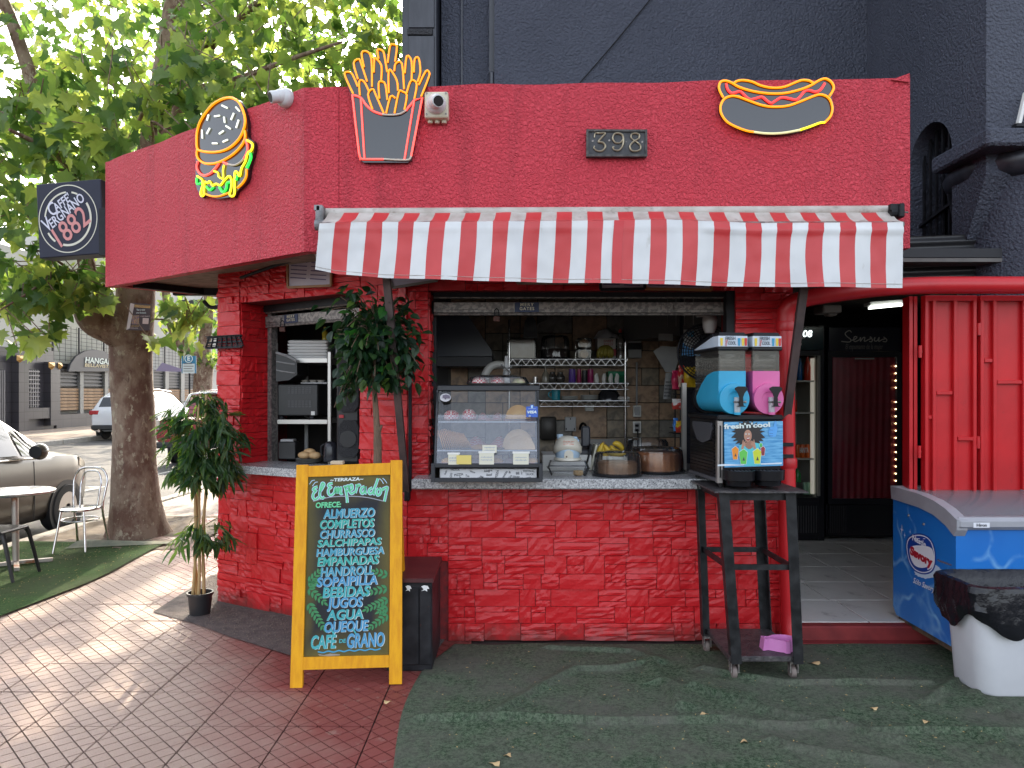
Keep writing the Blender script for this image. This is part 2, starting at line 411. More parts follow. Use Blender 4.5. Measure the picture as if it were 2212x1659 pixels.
# crumbly asphalt apron along the kiosk's slanted side
M_apron = mat('apron_asphalt', (.075, .062, .058), .95, c2=(.13, .105, .095), nscale=14, bump=.9, bscale=75, bdetail=6, dirt=(.32, .26, .2), dscale=60, dlo=.62, dhi=.7, bdist=.02)
AP = [(-2.25, 6.6), (-2.56, 6.3), (-2.54, 5.24), (-2.1, 4.95), (-1.80, 4.71), (-1.31, 4.37), (-.95, 4.22), (-.5, 4.15), (-.42, 4.66), (-.64, 4.68), (-2.15, 5.56)]
ap = MB()
ap.poly([(x, y, .006) for x, y in AP]); part('asphalt_apron', ap, M_apron, tri=True)['kind'] = 'structure'
gr = MB()
for k in range(1500):
    u = random.random(); seg = random.choice((0, 1, 1, 1, 2))
    if seg == 0: x, y = random.uniform(-2.54, -2.22), random.uniform(5.3, 6.4)
    elif seg == 1:
        t = random.random(); x = -2.2 + t * 1.5 - random.random() * .42 * .49; y = 5.5 - t * .87 - random.random() * .45
    else: x, y = random.uniform(-4.7, -3.5), random.uniform(8.3, 9.3)
    if seg != 2 and x + .54 * y < .62: continue
    r = random.uniform(.002, .007); a = random.random() * 6
    gr.add([(x + r * math.cos(a + q), y + r * math.sin(a + q) * .8, .005) for q in (0, 2.1, 4.2)] + [(x, y, .006 + r)], [(0, 1, 3), (1, 2, 3), (2, 0, 3)])
struct('gravel', gr, mat('gravel', (.12, .10, .085), .9, c2=(.22, .18, .14), nscale=50), kind='stuff')
# ================================================================== artificial turf
def turfmat(name, ca, cb, cd, wx):
    m, t, b = nodemat(name); N = NT(t); g = N.n('ShaderNodeNewGeometry').outputs['Position']
    c = N.mix(N.rng(N.noise(g, 55, 6, .9), .42, .58), ca, cb)
    c = N.mix(N.rng(N.noise(g, 1.6, 7, .75), .42, .62, 0, .85), c, cd)
    c = N.mix(N.rng(N.noise(g, 7, 5, .7), .58, .72, 0, .6), c, wx); c = N.mix(N.rng(N.noise(g, 26, 6, .85), .52, .64, 0, .7), c, wx)
    N.l(c, b.inputs['Base Color']); b.inputs['Roughness'].default_value = .9; b.inputs['Specular IOR Level'].default_value = .2
    b.inputs['Specular IOR Level'].default_value = .05
    N.bump(N.noise(g, 130, 4, .8), .9, .014, b); return m
M_turf = turfmat('mat_green', (.032, .062, .034), (.165, .215, .140), (.150, .146, .122), (.075, .080, .064))
M_turf2 = turfmat('lawn_green', (.026, .060, .020), (.080, .140, .048), (.070, .085, .045), (.024, .042, .018))
c6 = crop(900, 1560, 2560, 1920, 2212)
def gnd(cx, cy):
    x, y = c6(cx, cy); q = onplane(x, y, (0, 0, 0), (0, 0, 1)); return (q.x, q.y)
RID = [([(470, 305), (600, 230), (720, 160), (840, 160), (960, 140)], .016, .035), ([(975, 135), (1010, 210), (1060, 290)], .02, .05),
       ([(1110, 220), (1180, 245), (1250, 265), (1350, 300), (1450, 330), (1560, 350), (1640, 365), (1720, 390), (1800, 405)], .020, .025),
       ([(200, 330), (480, 320), (650, 330), (850, 340), (1000, 335), (1100, 335), (1240, 330), (1330, 350), (1450, 356), (1560, 350), (1600, 340)], .018, .028),
       ([(1680, 372), (1850, 368), (2000, 372), (2212, 375)], .016, .025), ([(1150, 160), (1300, 190), (1420, 210), (1650, 205), (1900, 210)], .015, .03),
       ([(1380, 405), (1450, 430), (1600, 455), (1750, 478)], .018, .03), ([(1990, 200), (1940, 235), (1895, 270)], .014, .03), ([(2050, 240), (2130, 300), (2212, 340)], .014, .03),
       ([(640, 90), (900, 100), (990, 140)], .014, .04), ([(2050, 385), (2130, 430), (2212, 470)], .016, .03)]
SEG = []
for pts, hh, w in RID:
    q = [gnd(*p) for p in pts]
    for a, b in zip(q, q[1:]): SEG.append((a, b, hh * 1.7, w * .8))
def turf_h(x, y):
    z = .012 + .006 * noise.noise(V((x * 1.7, y * 1.7, 3))) + .003 * noise.noise(V((x * 5, y * 5, 9)))
    for (a, b, hh, w) in SEG:
        dx, dy = b[0] - a[0], b[1] - a[1]; L2 = dx * dx + dy * dy
        t = ((x - a[0]) * dx + (y - a[1]) * dy) / L2
        t2 = min(1, max(0, t)); ex = x - a[0] - dx * t2; ey = y - a[1] - dy * t2
        d2 = ex * ex + ey * ey
        if d2 > .02: continue
        side = ey; dd = math.sqrt(d2)
        wv = w * (1.9 if side > 0 else .42)
        z = max(z, z * 0 + .012 + hh * math.exp(-(dd / wv) ** 2) + .004 * noise.noise(V((x * 5, y * 5, 9))))
    return z
def carpet(u, v):
    y = 1.9 + 2.66 * v; edge = -.50 + .035 * math.sin(y * 3) + (.10 * max(0, y - 4.2) / .35 if y > 4.2 else 0) - (.04 if y < 3 else 0)
    x = edge + (4.6 - edge) * u; zz = turf_h(x, y)
    if u == 0 or v == 1: zz = .0
    return (x, y + .012 * noise.noise(V((x * 4, 0, 0))) * v, zz)
tag(part('turf_mat', MB().grid(carpet, 260, 240), M_turf, None, 70), 'rumpled worn green artificial turf mat in front of the serving counter', 'turf mat')
def lawn(u, v):
    y = 3.2 + 4.45 * v; x = -5.02 + (1.52 + .05 * math.sin(y * 2.3) + (.25 * max(0, y - 7.0)) * 0) * u
    z = .014 + .008 * noise.noise(V((x * 2.5, y * 2.5, 1))) + .03 * math.exp(-((y - 7.55) / .1) ** 2) * (1 - u)
    return (x, y, z)
lw = thing('terrace_turf', 'green artificial turf strip under the steel table and chair by the kerb', 'turf mat', (-4.3, 5.4, 0))
part('turf_sheet', MB().grid(lawn, 30, 90), M_turf2, lw, 70)
part('folded_corner', MB().grid(lambda u, v: (-4.3 + .85 * u - .12 * v * (1 - u), 7.64 - .33 * v * (1 - .75 * u), .022 + .05 * math.sin(math.pi * min(1, v * 1.1)) * (1 - u)), 16, 8),
     mat('turf_back', (.16, .18, .14), .95, c2=(.24, .24, .18), nscale=12), lw, 60)
# litter: fluff on the lawn, dry leaf bits on the mat
lt = MB()
for k in range(900):
    if k < 650: x, y, s = random.uniform(-4.95, -3.55), random.uniform(4.2, 7.6), random.uniform(.004, .011)
    else: x, y, s = random.uniform(-.4, 3.2), random.uniform(3.0, 4.5), random.uniform(.003, .009)
    z = (.026 if k < 650 else turf_h(x, y) + .004); a = random.random() * 6
    lt.add([(x + s * math.cos(a), y + s * math.sin(a), z), (x + s * .4 * math.cos(a + 1.6), y + s * .4 * math.sin(a + 1.6), z + .003), (x - s * math.cos(a), y - s * math.sin(a), z), (x - s * .4 * math.cos(a + 1.6), y - s * .4 * math.sin(a + 1.6), z + .002)], [(0, 1, 2, 3)])
struct('dry_litter', lt, mat('dry_litter', (.55, .42, .17), .9, c2=(.4, .27, .12), nscale=30), kind='stuff')
M_dry = mat('dry_leaf', (.42, .27, .13), .8, c2=(.55, .4, .2), nscale=40)
for i, (cx, cy, s) in enumerate(((1514, 140, .034), (1147, 323, .02), (1713, 294, .018), (1280, 405, .018), (91, 271, .02), (492, 450, .017), (1886, 338, .017), (450, 478, .024))):
    x, y = gnd(cx, cy); z = (turf_h(x, y) if x > -.45 else .012) + .006; a = i * 1.3; lf = MB(); pts = []
    for k in range(10):
        q = 2 * math.pi * k / 10; rr = s * (1 + .25 * math.sin(3 * q + i)); pts.append((x + rr * math.cos(q + a), y + .6 * rr * math.sin(q + a), z + .006 * math.sin(2 * q)))
    lf.add(pts + [(x, y, z + .004)], [(k, (k + 1) % 10, 10) for k in range(10)])
    single('fallen_leaf', lf, M_dry, ['large curled brown leaf on the turf beside the rolling cart', 'small dry leaf on the rumpled turf mat'][i > 0] if i != 4 else 'dry leaf bit on the red painted paving below the menu board', 'leaf', 'dry leaves on the ground')
# ================================================================== the kiosk
RED = (.56, .010, .016)
M_stone, t_, b_ = nodemat('red_stone'); N = NT(t_)
g_ = N.n('ShaderNodeNewGeometry').outputs['Position']
cc = N.mix(N.noise(g_, 5, 5), (.50, .009, .014), (.62, .016, .022))
cc = N.mix(N.rng(N.noise(g_, 26, 7, .75), .64, .78, 0, .55), cc, (.24, .02, .02))
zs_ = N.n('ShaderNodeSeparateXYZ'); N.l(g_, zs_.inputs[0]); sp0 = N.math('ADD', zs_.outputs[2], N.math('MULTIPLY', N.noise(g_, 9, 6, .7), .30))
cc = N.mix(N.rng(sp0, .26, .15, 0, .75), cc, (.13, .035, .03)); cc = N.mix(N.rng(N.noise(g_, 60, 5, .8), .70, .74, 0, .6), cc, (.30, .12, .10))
N.l(cc, b_.inputs['Base Color']); b_.inputs['Roughness'].default_value = .40; b_.inputs['Specular IOR Level'].default_value = .4
mp = N.n('ShaderNodeMapping'); mp.inputs['Scale'].default_value = (1, 1, 1.7); N.l(g_, mp.inputs[0])
wv = N.n('ShaderNodeTexNoise'); wv.noise_type = 'RIDGED_MULTIFRACTAL'; wv.inputs['Scale'].default_value = 19; wv.inputs['Detail'].default_value = 5; N.l(mp.outputs[0], wv.inputs['Vector'])
N.bump(N.math('ADD', N.math('MULTIPLY', wv.outputs[0], .8), N.math('MULTIPLY', N.noise(g_, 55, 4), .6)), .22, .012, b_)
M_grout = mat('red_grout', (.22, .008, .010), .7, c2=(.10, .008, .009), nscale=30)
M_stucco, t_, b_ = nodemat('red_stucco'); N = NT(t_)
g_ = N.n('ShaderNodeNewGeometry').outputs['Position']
cc = N.mix(N.noise(g_, 2.5, 6, .6), (.64, .050, .072), (.72, .068, .098))  # pinker red: the sky's sheen is put into the base colour
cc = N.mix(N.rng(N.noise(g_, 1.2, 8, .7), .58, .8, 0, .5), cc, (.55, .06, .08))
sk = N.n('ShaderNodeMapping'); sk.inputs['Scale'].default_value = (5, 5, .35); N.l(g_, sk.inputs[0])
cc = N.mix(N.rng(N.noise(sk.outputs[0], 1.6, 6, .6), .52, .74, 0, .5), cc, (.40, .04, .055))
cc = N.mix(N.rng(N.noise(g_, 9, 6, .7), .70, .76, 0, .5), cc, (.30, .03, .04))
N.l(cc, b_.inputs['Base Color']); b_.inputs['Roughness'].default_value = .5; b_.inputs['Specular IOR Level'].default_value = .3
vo = N.n('ShaderNodeTexNoise'); vo.inputs['Scale'].default_value = 62; vo.inputs['Detail'].default_value = 4; vo.inputs['Distortion'].default_value = .7; N.l(g_, vo.inputs['Vector'])
N.bump(N.rng(vo.outputs[0], .34, .66), 1.0, .011, b_)
M_granite = mat('granite', (.30, .30, .31), .22, c2=(.56, .56, .56), nscale=95, nmix=(.44, .56), dirt=(.05, .05, .055), dscale=120, dlo=.56, dhi=.62)
M_black = mat('black_paint', (.008, .008, .010), .5, spec=.25, c2=(.016, .016, .02), nscale=20, bump=.1, bscale=80)
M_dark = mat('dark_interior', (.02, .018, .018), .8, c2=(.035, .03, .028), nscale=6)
M_steelg = mat('galvanised_steel', (.16, .145, .14), .55, .6, c2=(.30, .27, .25), nscale=45, nmix=(.45, .55))
kiosk = thing('snack_kiosk', 'red corner snack kiosk with rough stone cladding and deep stucco fascia', 'kiosk', (.3, 5.2, 0))
FW = 4.655
CA, CB = V((-.655, FW, 0)), V((-2.19, 5.525, 0)); CD = (CB - CA).normalized(); CL = (CB - CA).length; CN = V((-CD.y, CD.x, 0)) * -1
if CN.y > 0: CN = -CN                        # outward (towards camera)
def ch(t, z, o=0): return CA + CD * (CL * t) + V((0, 0, z)) + CN * o
fw = MB()
fw.b2(-.655, 1.40, FW, FW + .2, 0, .978); fw.b2(-.655, -.525, FW, FW + .3, .978, 2.5); fw.b2(1.40, 1.76, FW, FW + .3, 0, 2.5); fw.b2(-.525, 1.40, FW, FW + .3, 2.195, 2.5)
front_wall = part('front_wall', fw, M_grout, kiosk)
cw = MB()
def chbox(t0, t1, z0, z1, dep=.3): cw.loft([[ch(t0, z0), ch(t1, z0), ch(t1, z0, -dep), ch(t0, z0, -dep)], [ch(t0, z1), ch(t1, z1), ch(t1, z1, -dep), ch(t0, z1, -dep)]])
T0, T1 = .218, .862
chbox(-.0, 1, 0, .985); chbox(0, T0, .985, 2.5); chbox(T1, 1, .985, 2.5); chbox(T0, T1, 2.21, 2.5)
cham_wall = part('slanted_wall', cw, M_grout, kiosk)
part('side_wall', MB().b2(-2.19, -1.95, 5.53, 6.6, 0, 2.5), M_grout, kiosk)
# --- split-face stones
rs = random.Random(11); STONES = []
def clad(wall, O, U, NRM, w, h, hole=None, keepout=None):
    O, U, NRM = V(O), V(U).normalized(), V(NRM).normalized(); z = 0
    while z < h - .012:
        hb = min(rs.uniform(.095, .125), h - z)
        if h - z - hb < .03: hb = h - z
        x = 0
        while x < w - .005:
            cwid = min(rs.uniform(.13, .30), w - x)
            if w - x - cwid < .06: cwid = w - x
            k = rs.random(); cells = []
            if k < .22: cells = [(x, x + cwid, z, z + hb)]
            elif k < .55:
                a = rs.uniform(.3, .7) * hb; b = rs.uniform(.3, .7) * cwid
                cells = [(x, x + cwid, z, z + a), (x, x + b, z + a, z + hb), (x + b, x + cwid, z + a, z + hb)] if rs.random() < .5 else [(x, x + b, z, z + a), (x + b, x + cwid, z, z + a), (x, x + cwid, z + a, z + hb)]
            elif k < .8:
                a = rs.uniform(.25, .4) * hb; b = rs.uniform(.6, .75) * hb; cells = [(x, x + cwid, z, z + a), (x, x + cwid, z + a, z + b), (x, x + cwid, z + b, z + hb)]
            else:
                b = rs.uniform(.35, .6) * cwid; a = rs.uniform(.35, .65) * hb; cells = [(x, x + b, z, z + hb), (x + b, x + cwid, z, z + a), (x + b, x + cwid, z + a, z + hb)]
            for (a0, a1, c0, c1) in cells:
                if a1 - a0 < .012 or c1 - c0 < .012: continue
                if hole and a0 < hole[1] and a1 > hole[0] and c0 < hole[3] and c1 > hole[2]: continue
                STONES.append((wall, O, U, NRM, a0 + .0018, a1 - .0018, c0 + .0018, c1 - .0018))
            x += cwid
        z += hb
def stone_mb(mb, S):
    wall, O, U, NRM, a0, a1, c0, c1 = S; dep = rs.uniform(.005, .020); nu = 5 if a1 - a0 > .09 else 3; nv = 3 if c1 - c0 > .045 else 2; k = len(mb.v)
    tl = rs.uniform(-.006, .006); tv = rs.uniform(-.007, .003)
    for i in range(nu + 1):
        for j in range(nv + 1):
            u, v = i / nu, j / nv; e = (i in (0, nu)) or (j in (0, nv))
            dd = dep + tl * (u - .5) + tv * (v - .5) + rs.uniform(-.0035, .0035) - (.002 if e else 0)
            uu = u + (rs.uniform(-.25, .25) / nu if 0 < i < nu else 0)
            mb.v.append(tuple(O + U * (a0 + (a1 - a0) * uu) + V((0, 0, c0 + (c1 - c0) * v)) + NRM * max(.003, dd)))
    for i in range(nu):
        for j in range(nv):
            a = k + i * (nv + 1) + j; mb.f.append((a, a + nv + 1, a + nv + 2, a + 1))
    rim = [k + i * (nv + 1) for i in range(nu + 1)] + [k + nu * (nv + 1) + j for j in range(1, nv + 1)] + [k + i * (nv + 1) + nv for i in range(nu - 1, -1, -1)] + [k + j for j in range(nv - 1, 0, -1)]
    k2 = len(mb.v)
    for r in rim: p = V(mb.v[r]); mb.v.append(tuple(p - NRM * ((p - O).dot(NRM) + .004)))
    for i in range(len(rim)): j = (i + 1) % len(rim); mb.f.append((rim[i], rim[j], k2 + j, k2 + i))
FN = (0, -1, 0)
clad(front_wall, (-.40, FW, .0), (1, 0, 0), FN, 2.16, .975)
clad(front_wall, (-.655, FW, .5), (1, 0, 0), FN, .255, .475)
clad(front_wall, (-.655, FW, .98), (1, 0, 0), FN, .13, 1.52)
clad(front_wall, (1.40, FW, .98), (1, 0, 0), FN, .36, 1.52)
clad(front_wall, (-.525, FW, 2.195), (1, 0, 0), FN, 1.925, .28)
clad(front_wall, (-.525, FW, 1.04), (0, 1, 0), (1, 0, 0), .26, 1.15)
clad(front_wall, (1.76, FW + .02, .1), (0, 1, 0), (1, 0, 0), .26, 2.3)
clad(cham_wall, ch(0, 0), CD, CN, CL, .975)
clad(cham_wall, ch(0, .985), CD, CN, CL * T0, 1.5)
clad(cham_wall, ch(T1, 1.04), CD, CN, CL * (1 - T1), 1.45)
clad(cham_wall, ch(T0, 2.21), CD, CN, CL * (T1 - T0), .28)
clad(cham_wall, ch(T1, 1.04, 0), -CN, -CD, .28, 1.17)
def vis(S):
    wall, O, U, NRM, a0, a1, c0, c1 = S; c = O + U * ((a0 + a1) / 2); ar = (a1 - a0) * (c1 - c0)
    return ar * abs(NRM.dot((CAMP - c).normalized())) / (c - CAMP).length_squared
order = sorted(STONES, key=vis, reverse=True)
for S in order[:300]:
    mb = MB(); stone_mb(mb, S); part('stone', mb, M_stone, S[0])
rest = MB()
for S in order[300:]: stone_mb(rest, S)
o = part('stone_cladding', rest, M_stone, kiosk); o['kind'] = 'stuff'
# --- counter and ledge
part('counter_slab', MB().b2(-.60, 1.47, 4.42, 4.98, .978, 1.039, .006), M_granite, kiosk)
sl = MB(); sl.loft([[ch(T0 - .05, z, .10), ch(T1 + .02, z, .12), ch(T1 + .0, z, -.28), ch(T0, z, -.28)] for z in (.985, 1.04)]); part('window_ledge', sl, M_granite, kiosk)
# --- fascia
FZ0, FZ1 = 2.385, 3.36
F0, F1, F2 = V((-1.224, 4.36, 0)), V((2.30, 4.28, 0)), V((-3.14, 5.72, 0))
def fascia(name, A, B, z0a, z0b, z1a, z1b, th=.07):
    mb = MB(); n = V((B - A).to_tuple()); n = V((n.y, -n.x, 0)).normalized()
    if n.y > 0: n = -n
    def q(o, z): return None
    K = 40; rings = []
    for i in range(K + 1):
        t = i / K; p = A.lerp(B, t); wob = .012 * noise.noise(V((p.x * 3, p.y * 3, 5))) * (1 if 0 < i < K else 0)
        z0 = z0a + (z0b - z0a) * t; z1 = z1a + (z1b - z1a) * t + wob
        rings.append([p + V((0, 0, z0)), p + V((0, 0, z1)), p + V((0, 0, z1)) - n * th, p + V((0, 0, z0)) - n * th])
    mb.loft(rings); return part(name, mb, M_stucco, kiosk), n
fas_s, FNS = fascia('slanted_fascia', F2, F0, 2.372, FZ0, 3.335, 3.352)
SEAM = F0.lerp(F1, .058)
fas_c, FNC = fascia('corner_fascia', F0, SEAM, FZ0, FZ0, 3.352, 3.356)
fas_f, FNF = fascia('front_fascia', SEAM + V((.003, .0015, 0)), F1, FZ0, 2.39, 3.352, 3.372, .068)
def ffront(x, y, o=.0): return onplane(x, y, F0 + FNF * o, FNF)
def fslant(x, y, o=.0): return onplane(x, y, F0 + FNS * o, FNS)
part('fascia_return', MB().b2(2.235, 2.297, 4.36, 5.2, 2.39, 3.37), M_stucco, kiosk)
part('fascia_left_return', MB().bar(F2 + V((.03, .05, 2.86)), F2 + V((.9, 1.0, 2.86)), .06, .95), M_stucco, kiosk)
part('loose_flashing', MB().add([ffront(1925, 172, .01), ffront(1965, 158, .01), ffront(1966, 178, .01), ffront(1945, 180, -.05), ffront(1930, 176, -.1)], [(0, 1, 2), (0, 2, 3), (0, 3, 4)]), M_stucco, kiosk)
M_soff = mat('soffit_boards', (.34, .29, .24), .8, c2=(.2, .16, .13), nscale=5, stretch=(2, 14, 1), dirt=(.06, .05, .045), dscale=4, dlo=.5, dhi=.66)
sof = MB(); zz = 2.44
sof.poly([F2 + V((.1, .05, zz)), F0 + V((.03, .06, zz)), V((F1.x - .05, F1.y + .07, zz)), V((2.25, 5.0, zz)), V((1.8, 5.0, zz)), V((-.6, 4.9, zz)), V((-2.1, 5.7, zz)), V((-2.2, 6.6, zz)), V((-2.9, 6.6, zz))])
part('soffit', sof, M_soff, kiosk, tri=True)
part('soffit_beam', MB().bar(F2 + V((.28, .55, 2.41)), V((-2.2, 6.3, 2.41)), .06, .06).bar(F2 + V((.16, .12, 2.41)), F2 + V((.9, 1.0, 2.41)), .05, .05), M_black, kiosk)
part('soffit_conduit', MB().tube([P(520, 600, 5.3), P(600, 572, 5.1), P(640, 560, 5.0)], .012, 6), M_black, kiosk)
part('soffit_conduit', MB().tube(smoothline([P(440, 650, 5.9), P(455, 664, 5.9), P(475, 660, 5.85), P(482, 640, 5.8)], 5), .016, 6), M_black, kiosk)
rf = MB(); rf.poly([F2 + V((.1, .1, 3.2)), F0 + V((.05, .08, 3.2)), V((F1.x - .05, F1.y + .08, 3.2)), V((2.25, 6.5, 3.2)), V((-2.3, 6.5, 3.2))])
part('roof', rf, mat('roof_felt', (.1, .1, .1), .9), kiosk)
# --- interior shell
sh = MB()
sh.b2(-2.0, 1.70, 6.42, 6.5, 0, 2.5); sh.b2(1.70, 1.757, 4.96, 6.5, 0, 2.5)
ipl = [(-.5, 4.93), (1.69, 4.93), (1.69, 6.41), (-1.94, 6.41), (-1.94, 5.78), (-.62, 4.97)]
for z in (.09, 2.50): sh.prism([(x, y, z) for x, y in ipl], (0, 0, 1), .04)
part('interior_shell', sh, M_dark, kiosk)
# tiled back wall of the kitchen: each tile its own piece
KT = [mat('slate_tile_%d' % i, c, .5, c2=c2, nscale=14, bump=.25, bscale=30, dirt=(.06, .05, .04), dscale=9, dlo=.5, dhi=.75) for i, (c, c2) in enumerate((
    ((.42, .27, .16), (.25, .16, .10)), ((.33, .26, .18), (.18, .15, .11)), ((.46, .30, .18), (.30, .18, .11)), ((.22, .20, .17), (.13, .12, .10))))]
part('tile_bed', MB().b2(-.55, 1.70, 6.405, 6.418, .1, 2.5), mat('tile_grout', (.05, .045, .04), .9), kiosk)
ktm = {}
rt = random.Random(3); TW = .15
occ = set()
for j in range(16):
    for i in range(15):
        if (i, j) in occ: continue
        w = 2 if rt.random() < .45 and (i + 1, j) not in occ and i < 14 else 1
        hh = 2 if w == 2 and rt.random() < .3 and (i, j + 1) not in occ and (i + 1, j + 1) not in occ else 1
        for a in range(w):
            for b in range(hh): occ.add((i + a, j + b))
        key = (w, hh, rt.randrange(4))
        if key not in ktm:
            me = MB().box((0, 0, 0), (TW * w - .006, .012, TW * hh - .006), None, .003).mesh('wall_tile'); me.materials.append(KT[key[2]]); ktm[key] = me
        o = bpy.data.objects.new('wall_tile', ktm[key]); place(o, V((-.53 + TW * (i + w / 2), 6.400 + rt.uniform(-.0015, .0015), .12 + TW * (j + hh / 2))), kiosk)
# --- roller shutters
def shutter(name, a, b, z1, depth_dir, txt):
    a, b = V(a), V(b); d = (b - a).normalized(); L = (b - a).length; r = name
    root = part('roller_shutter', MB().bar(a + V((0, 0, z1 + .015)), b + V((0, 0, z1 + .015)), .05, .11), M_black, kiosk)
    for k in range(2):
        z = z1 - .010 - .026 * k; part('shutter_slat', MB().tube([a + V((0, 0, z)), b + V((0, 0, z))], .0145, 8), M_steelg, root, 40)
    zb = z1 - .105
    part('bottom_rail', MB().bar(a + V((0, 0, zb)), b + V((0, 0, zb)), .02, .068, ch=.003), M_steelg, root)
    part('bottom_lip', MB().tube([a + V((0, 0, zb - .042)), b + V((0, 0, zb - .042))], .009, 8), M_steelg, root)
    n = V((d.y, -d.x, 0)); n = n if n.y < 0 else -n
    def at(t, dz, o=.014): return a + d * (L * t) + V((0, 0, zb + dz)) + n * o
    m_pl = mat('shutter_plate_blue', (.012, .02, .06), .4, .3); m_gold = mat('shutter_plate_letter', (.45, .40, .30), .4, .5)
    t = txt
    M = frame(at(t, 0), d if d.x > 0 else -d, (0, 0, 1))
    part('name_plate', MB().box(at(t, 0, .013), (.155, .003, .062), frame((0, 0, 0), d if d.x > 0 else -d, (0, 0, 1)).to_3x3() @ Matrix.Rotation(R(-90), 3, 'X')), m_pl, root)
    lettering('plate_lettering', 'MERY', M @ Matrix.Translation((0, .016, 0)), .03, m_gold, root, off=.003, spacing=1.25, bold=.0004)
    lettering('plate_lettering', 'GATES', M @ Matrix.Translation((0, -.010, 0)), .028, m_gold, root, off=.003, spacing=1.2, bold=.0004)
    tb = .03 if d.x > 0 else .9
    for tt in ((.0, .2), (.80, 1.0)) if name == 'f' else ((.80, 1.0),):
        part('bolt', MB().bar(at(tt[0] + .02, .0, .016), at(tt[1] - .02, .0, .016), .012, .03), M_steelg, root)
    lk = .215 if name == 'f' else .80
    pl = part('padlock', MB().box(at(lk, -.075, .02), (.042, .02, .034), None, .004), mat('rusty_padlock', (.14, .05, .035), .7, .3, c2=(.07, .035, .03), nscale=40), root)
    part('shackle', MB().tube([at(lk, -.06, .02) + V((-.014, 0, 0)), at(lk, -.02, .02) + V((-.013, 0, 0)), at(lk, -.008, .02), at(lk, -.02, .02) + V((.013, 0, 0)), at(lk, -.06, .02) + V((.014, 0, 0))], .004, 6), M_black, pl)
    return root
s1 = shutter('f', (-.50, 4.74, 0), (1.37, 4.74, 0), 2.205, None, .318)
shutter('c', ch(T0 + .01, 0, -.10), ch(T1 - .01, 0, -.22), 2.20, None, .72)
part('shutter_guide', MB().b2(-.522, -.49, 4.80, 4.84, 1.04, 2.2), M_black, kiosk); part('shutter_guide', MB().b2(1.35, 1.40, 4.66, 4.74, 1.04, 2.2), M_black, kiosk)
gz = MB(); gz.loft([[ch(T1 - .012, z, -.23), ch(T1 - .035, z, -.23), ch(T1 - .035, z, -.29), ch(T1 - .012, z, -.29)] for z in (1.04, 2.2)]); part('shutter_guide', gz, M_steelg, kiosk)
# --- red rain pipe: along above the gate, elbow, down the pier
M_pipe = mat('red_pipe', (.58, .016, .022), .38, c2=(.48, .012, .018), nscale=3, dirt=(.10, .012, .012), dscale=9, dlo=.66, dhi=.8)
pp = smoothline([P(1706, 1385, 4.53), P(1700, 1100, 4.53), P(1697, 760, 4.53), P(1697, 690, 4.53), P(1702, 664, 4.52), P(1722, 650, 4.51), P(1790, 636, 4.5), P(1960, 618, 4.48), P(2212, 616, 4.46), P(2500, 616, 4.46)], 6)
pp[0] = P(1712, 1384, 4.50); rr = [.052] * len(pp); rr[0] = .062
rp = part('rain_pipe', MB().tube(pp, rr, 16), M_pipe, kiosk, 50)
for p in (P(1697, 705, 4.53), P(1700, 1000, 4.53)): part('pipe_socket', MB().lathe(p, [(.056, -.03), (.059, -.02), (.059, .02), (.056, .03)], 16), M_pipe, rp, 40)
for py in (960, 985): part('pipe_clip', MB().box(P(1700, py, 4.485), (.07, .03, .022)), M_black, rp)
# --- doorway beside the counter
M_ftile = mat('floor_tile', (.74, .72, .68), .3, c2=(.66, .64, .60), nscale=4, dirt=(.12, .10, .09), dscale=5, dlo=.58, dhi=.75)
dw = MB(); dw.b2(1.76, 4.3, 8.2, 8.3, 0, 2.6); dw.b2(4.2, 4.3, 4.8, 8.3, 0, 2.6); dw.b2(1.70, 1.765, 6.51, 8.3, 0, 2.6); dw.b2(1.76, 4.3, 4.95, 8.3, 2.46, 2.52)
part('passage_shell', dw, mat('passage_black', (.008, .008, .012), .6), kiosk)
part('door_step', MB().b2(1.77, 4.0, 4.62, 4.99, 0, .096, .008).b2(1.77, 4.0, 4.56, 4.62, 0, .012), mat('step_paint', (.17, .018, .02), .65, c2=(.26, .03, .03), nscale=6, dirt=(.5, .42, .38), dscale=10, dlo=.70, dhi=.74), kiosk)
for i in range(5):
    for j in range(7):
        x, y = 1.83 + .44 * (i + .5), 4.70 + .5 * (j + .5)
        part('floor_tile', MB().box((x - (.04 if j % 2 else 0), y, .09), (.434, .494, .02), None, .003), M_ftile, kiosk)
part('passage_ceiling', MB().b2(1.77, 4.2, 4.95, 8.2, 2.43, 2.455), mat('ceiling_boards', (.16, .15, .14), .8, c2=(.1, .095, .09), nscale=6), kiosk)
# ================================================================== black building behind
M_bst, t_, b_ = nodemat('black_stucco'); N = NT(t_)
g_ = N.n('ShaderNodeNewGeometry').outputs['Position']
N.l(N.mix(N.noise(g_, 1.5, 7, .65), (.048, .053, .075), (.088, .096, .128)), b_.inputs['Base Color']); b_.inputs['Roughness'].default_value = .48
vo = N.n('ShaderNodeTexNoise'); vo.inputs['Scale'].default_value = 52; vo.inputs['Detail'].default_value = 5; vo.inputs['Distortion'].default_value = .3; N.l(g_, vo.inputs['Vector'])
N.bump(N.rng(vo.outputs[0], .32, .68), .9, .014, b_); b_.inputs['Specular IOR Level'].default_value = .35
M_bsm = mat('black_smooth', (.02, .022, .03), .35, c2=(.045, .048, .06), nscale=4, stretch=(3, 3, .6), bump=.08, bscale=14)
bb = thing('black_building', 'tall black stucco building rising behind the red kiosk', 'building', (3, 8, 0))
part('main_wall', MB().b2(-.156, 3.14, 6.55, 7.2, 2.56, 15), M_bst, bb)
part('recessed_wall', MB().b2(-.64, -.16, 6.72, 7.2, 2.56, 15), M_bst, bb)
